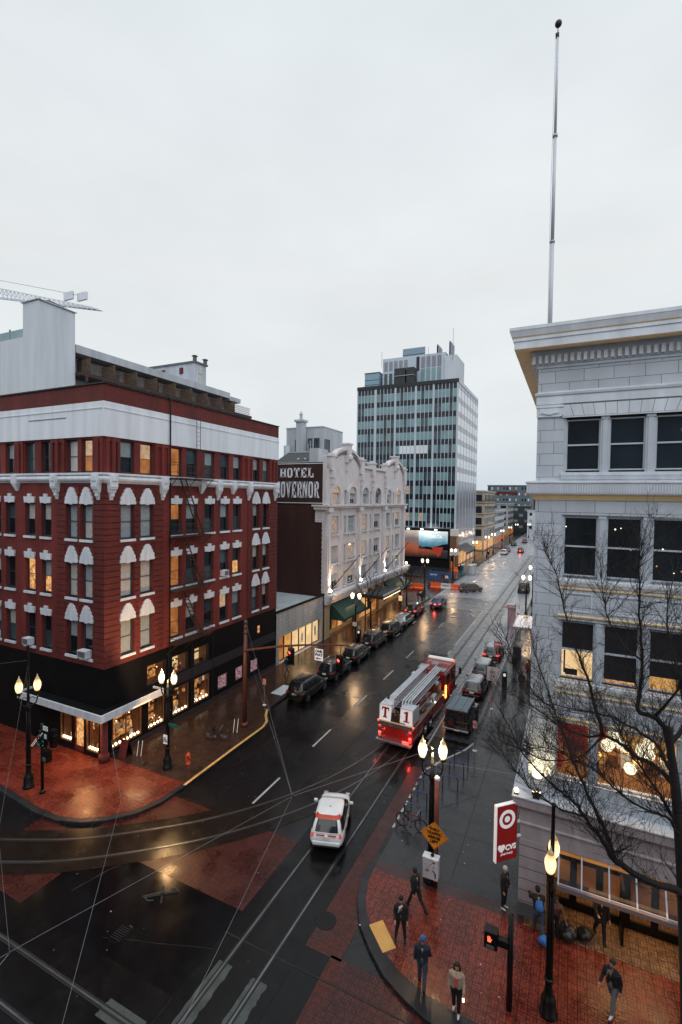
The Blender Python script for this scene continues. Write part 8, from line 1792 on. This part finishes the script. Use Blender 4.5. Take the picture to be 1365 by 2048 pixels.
# ================================================================ TREES
TRK = {
'trunk': ([(2.9, 13.4, .15), (2.85, 13.4, 3), (2.72, 13.4, 6), (2.58, 13.4, 8.1), (2.51, 13.4, 8.91), (2.45, 13.5, 9.6), (2.36, 13.6, 10.49), (2.27, 13.6, 11.11), (2.23, 13.6, 11.63)], .21, .075),
'A': ([(2.75, 13.4, 7.6), (2.52, 13.2, 8.01), (1.86, 12.9, 8.25), (1.22, 12.6, 8.66), (1.07, 12.5, 8.81), (0.77, 12.3, 9.32), (0.44, 12.2, 9.8), (0.19, 12.1, 10.14), (-0.16, 11.9, 10.42), (-0.85, 11.7, 11.16), (-1.39, 11.6, 12.12)], .1, .008),
'A2': ([(1.07, 12.5, 8.81), (1.0, 12.6, 9.1), (0.66, 12.9, 9.64), (0.36, 13.2, 10.16), (-0.02, 13.6, 10.91), (-0.3, 13.9, 11.44), (-0.68, 14.3, 12.34), (-0.92, 14.6, 12.97)], .055, .007),
'B': ([(2.33, 13.6, 10.64), (2.19, 13.6, 11.49), (1.91, 13.5, 11.86), (1.55, 13.3, 12.03), (1.57, 13.2, 12.58), (1.58, 13.1, 13.26), (1.47, 12.9, 14.39), (1.42, 12.7, 15.35), (1.42, 12.6, 15.97)], .085, .006),
'C': ([(2.36, 13.6, 10.3), (2.08, 13.9, 10.45), (1.61, 14.3, 10.48), (1.33, 14.6, 10.58), (0.94, 14.9, 10.57), (0.46, 15.2, 10.31), (-0.14, 15.4, 10.4), (-0.71, 15.6, 10.6), (-1.5, 15.8, 10.87)], .07, .008),
'C2': ([(0.94, 14.9, 10.57), (0.76, 15.0, 11.22), (0.55, 15.0, 11.94), (0.29, 14.9, 12.69), (-0.04, 14.8, 13.65), (-0.34, 14.7, 14.93), (-0.67, 14.6, 15.67)], .055, .006),
'D': ([(2.4, 13.5, 9.52), (2.19, 13.2, 9.89), (2.0, 12.9, 10.32), (1.64, 12.6, 10.88), (1.35, 12.4, 11.37), (1.0, 12.2, 12.1)], .05, .008),
'E': ([(2.33, 13.6, 10.58), (2.21, 13.9, 10.69), (2.04, 14.3, 10.9), (1.49, 14.8, 11.02), (0.91, 15.2, 11.02), (0.24, 15.6, 10.88), (-0.73, 16.0, 10.77), (-1.22, 16.2, 10.95)], .05, .007),
'F': ([(2.5, 13.4, 9.2), (2.13, 13.0, 9.8), (1.71, 12.6, 10.07), (1.14, 12.2, 10.53), (0.59, 11.9, 11.06), (0.21, 11.7, 11.27), (-0.28, 11.5, 11.49), (-0.77, 11.4, 11.45)], .035, .006),
'G': ([(2.28, 13.7, 11.23), (2.61, 14.0, 11.67), (2.53, 14.3, 12.54), (2.4, 14.5, 13.14), (2.25, 14.6, 14.12), (2.41, 14.7, 15.15)], .06, .006),
'H': ([(1.91, 13.5, 11.86), (2.23, 13.3, 12.51), (2.38, 13.2, 12.95), (2.5, 13.1, 14.2)], .04, .006),
'K': ([(0.94, 14.9, 10.57), (0.4, 14.7, 9.95), (-.3, 14.5, 9.75), (-1.0, 14.3, 9.9), (-1.7, 14.1, 10.2)], .03, .005),
'L': ([(0.44, 12.2, 9.8), (0.0, 12.6, 9.55), (-.5, 13.0, 9.5), (-1.1, 13.4, 9.7), (-1.6, 13.7, 10.1)], .028, .005),
'M': ([(-0.3, 13.9, 11.44), (-.8, 14.1, 11.7), (-1.3, 14.3, 12.3), (-1.6, 14.4, 13.1)], .022, .005),
'N': ([(1.58, 13.1, 13.26), (1.1, 13.4, 13.7), (.8, 13.6, 14.4), (.7, 13.7, 15.2)], .025, .005),
'I': ([(2.72, 13.4, 7.4), (3.5, 13.2, 8.8), (4.3, 13.0, 10.4), (4.8, 12.8, 12.4)], .09, .01),
'J': ([(2.5, 13.4, 9.0), (3.1, 14.2, 10.2), (3.6, 14.8, 12), (3.9, 15.1, 14)], .07, .008)}
tr = random.Random(21)
def twig(mb, p, d, L, r, depth):
    n = 3 if depth else 2; pts = [p]; q = p
    for i in range(n):
        d = (d+Vector((tr.uniform(-.35, .35), tr.uniform(-.35, .35), tr.uniform(-.18, .3)))).normalized(); q = q+d*L/n; pts.append(q)
    mb.tube(pts, [r*(1-.75*i/n) for i in range(n+1)], 'bark', 4, cap=False)
    if depth:
        for i in range(tr.randint(2, 4)):
            t = tr.uniform(.2, .95); k = min(int(t*n), n-1); b_ = pts[k].lerp(pts[k+1], t*n-k); nd_ = (d+Vector((tr.uniform(-1, 1), tr.uniform(-1, 1), tr.uniform(-.4, .8)))*.9).normalized()
            twig(mb, b_, nd_, L*tr.uniform(.35, .6), r*.55, depth-1)
    else: mb.sphere(tuple(pts[-1]), .009, 'bark', 4)
T = thing('bare_tree', 'large bare dark tree spreading its branches in front of the white corner building', 'tree', (2.9, 13.4, .15))
tk = MB(); P3 = smoothline(TRK['trunk'][0], 3); n = len(P3); tk.tube(P3, [.21+(.075-.21)*(i/(n-1))**.7 for i in range(n)], 'bark', 12); tk.build('trunk', T, smooth=True)
for nm, (pts, r0, r1) in TRK.items():
    if nm == 'trunk': continue
    P3 = smoothline(pts, 4); n = len(P3); lb = MB(); P3 = [p+Vector((tr.uniform(-.015, .015),)*3) for p in P3]
    lb.tube(P3, [r0+(r1-r0)*(i/(n-1))**.8 for i in range(n)], 'bark', 8)
    tw = MB()
    for i in range(2, n):
        for _ in range(4 if i < n*.4 else 6):
            d = (P3[i]-P3[i-1]).normalized(); sd2 = Vector((tr.uniform(-1, 1), tr.uniform(-1, 1), tr.uniform(-.3, 1)))
            if tr.random() < .8: twig(tw, P3[i-1].lerp(P3[i], tr.random()), (d*.8+sd2).normalized(), tr.uniform(.4, 1.25), tr.uniform(.005, .010), 2)
    l_ = lb.build('limb', T, smooth=True); tw.build('twigs', l_)
def street_tree(label, H, seed, loc_, spread=1.6, group='bare street trees'):
    rr_ = random.Random(seed); T = thing('street_tree', label, 'tree', (0, 0, 0), group); t = loc(MB())
    t.tube([(0, 0, 0), (.05, 0, H*.25), (0, .05, H*.42)], [.15, .12, .09], 'bark', 8); t.build('trunk', T, smooth=True); c = loc(MB())
    def br(p, d, L, r, dep):
        q = p+d*L; c.tube([p, p.lerp(q, .5)+Vector((rr_.uniform(-.06, .06),)*3), q], [r, r*.8, r*.55], 'bark', 5, cap=False)
        if dep:
            for _ in range(rr_.randint(2, 4)): br(p.lerp(q, rr_.uniform(.5, 1)), (d+Vector((rr_.uniform(-.8, .8), rr_.uniform(-.8, .8), rr_.uniform(-.2, .5)))).normalized(), L*rr_.uniform(.55, .8), r*.55, dep-1)
    for k in range(6): a = k*1.05+rr_.uniform(-.3, .3); br(Vector((0, .04, H*(.3+.02*k))), Vector((math.cos(a)*.6, math.sin(a)*.6, 1)).normalized(), H*.3, .06, 3)
    c.build('crown', T); put(T, loc_, rr_.uniform(0, 6)); return T
t0_ = street_tree('bare young tree in front of the hotel, beside the slim traffic pole', 8.5, 3, (-23.0, 57.2, .15))
street_tree('bare young tree at the hotel end of the left pavement by the crossing', 7, 5, (-23.3, 73, .15))
t1_ = street_tree('first of the bare trees on the right pavement beyond the second crossing', 8, 8, (-3.8, 106, .15))
TL_ = ['second of the bare trees on the right beyond the second crossing', 'third of the bare trees on the right beyond the second crossing', 'fourth of the bare trees on the right beyond the second crossing', 'fifth of the bare trees on the right beyond the second crossing', 'last of the bare trees on the right, before the third crossing']
for i, lb in enumerate(TL_): c = copy_tree(t1_); put(c, (-4.2, 115+i*9, .15), i*1.3, lb, s=1+.08*(i % 3))
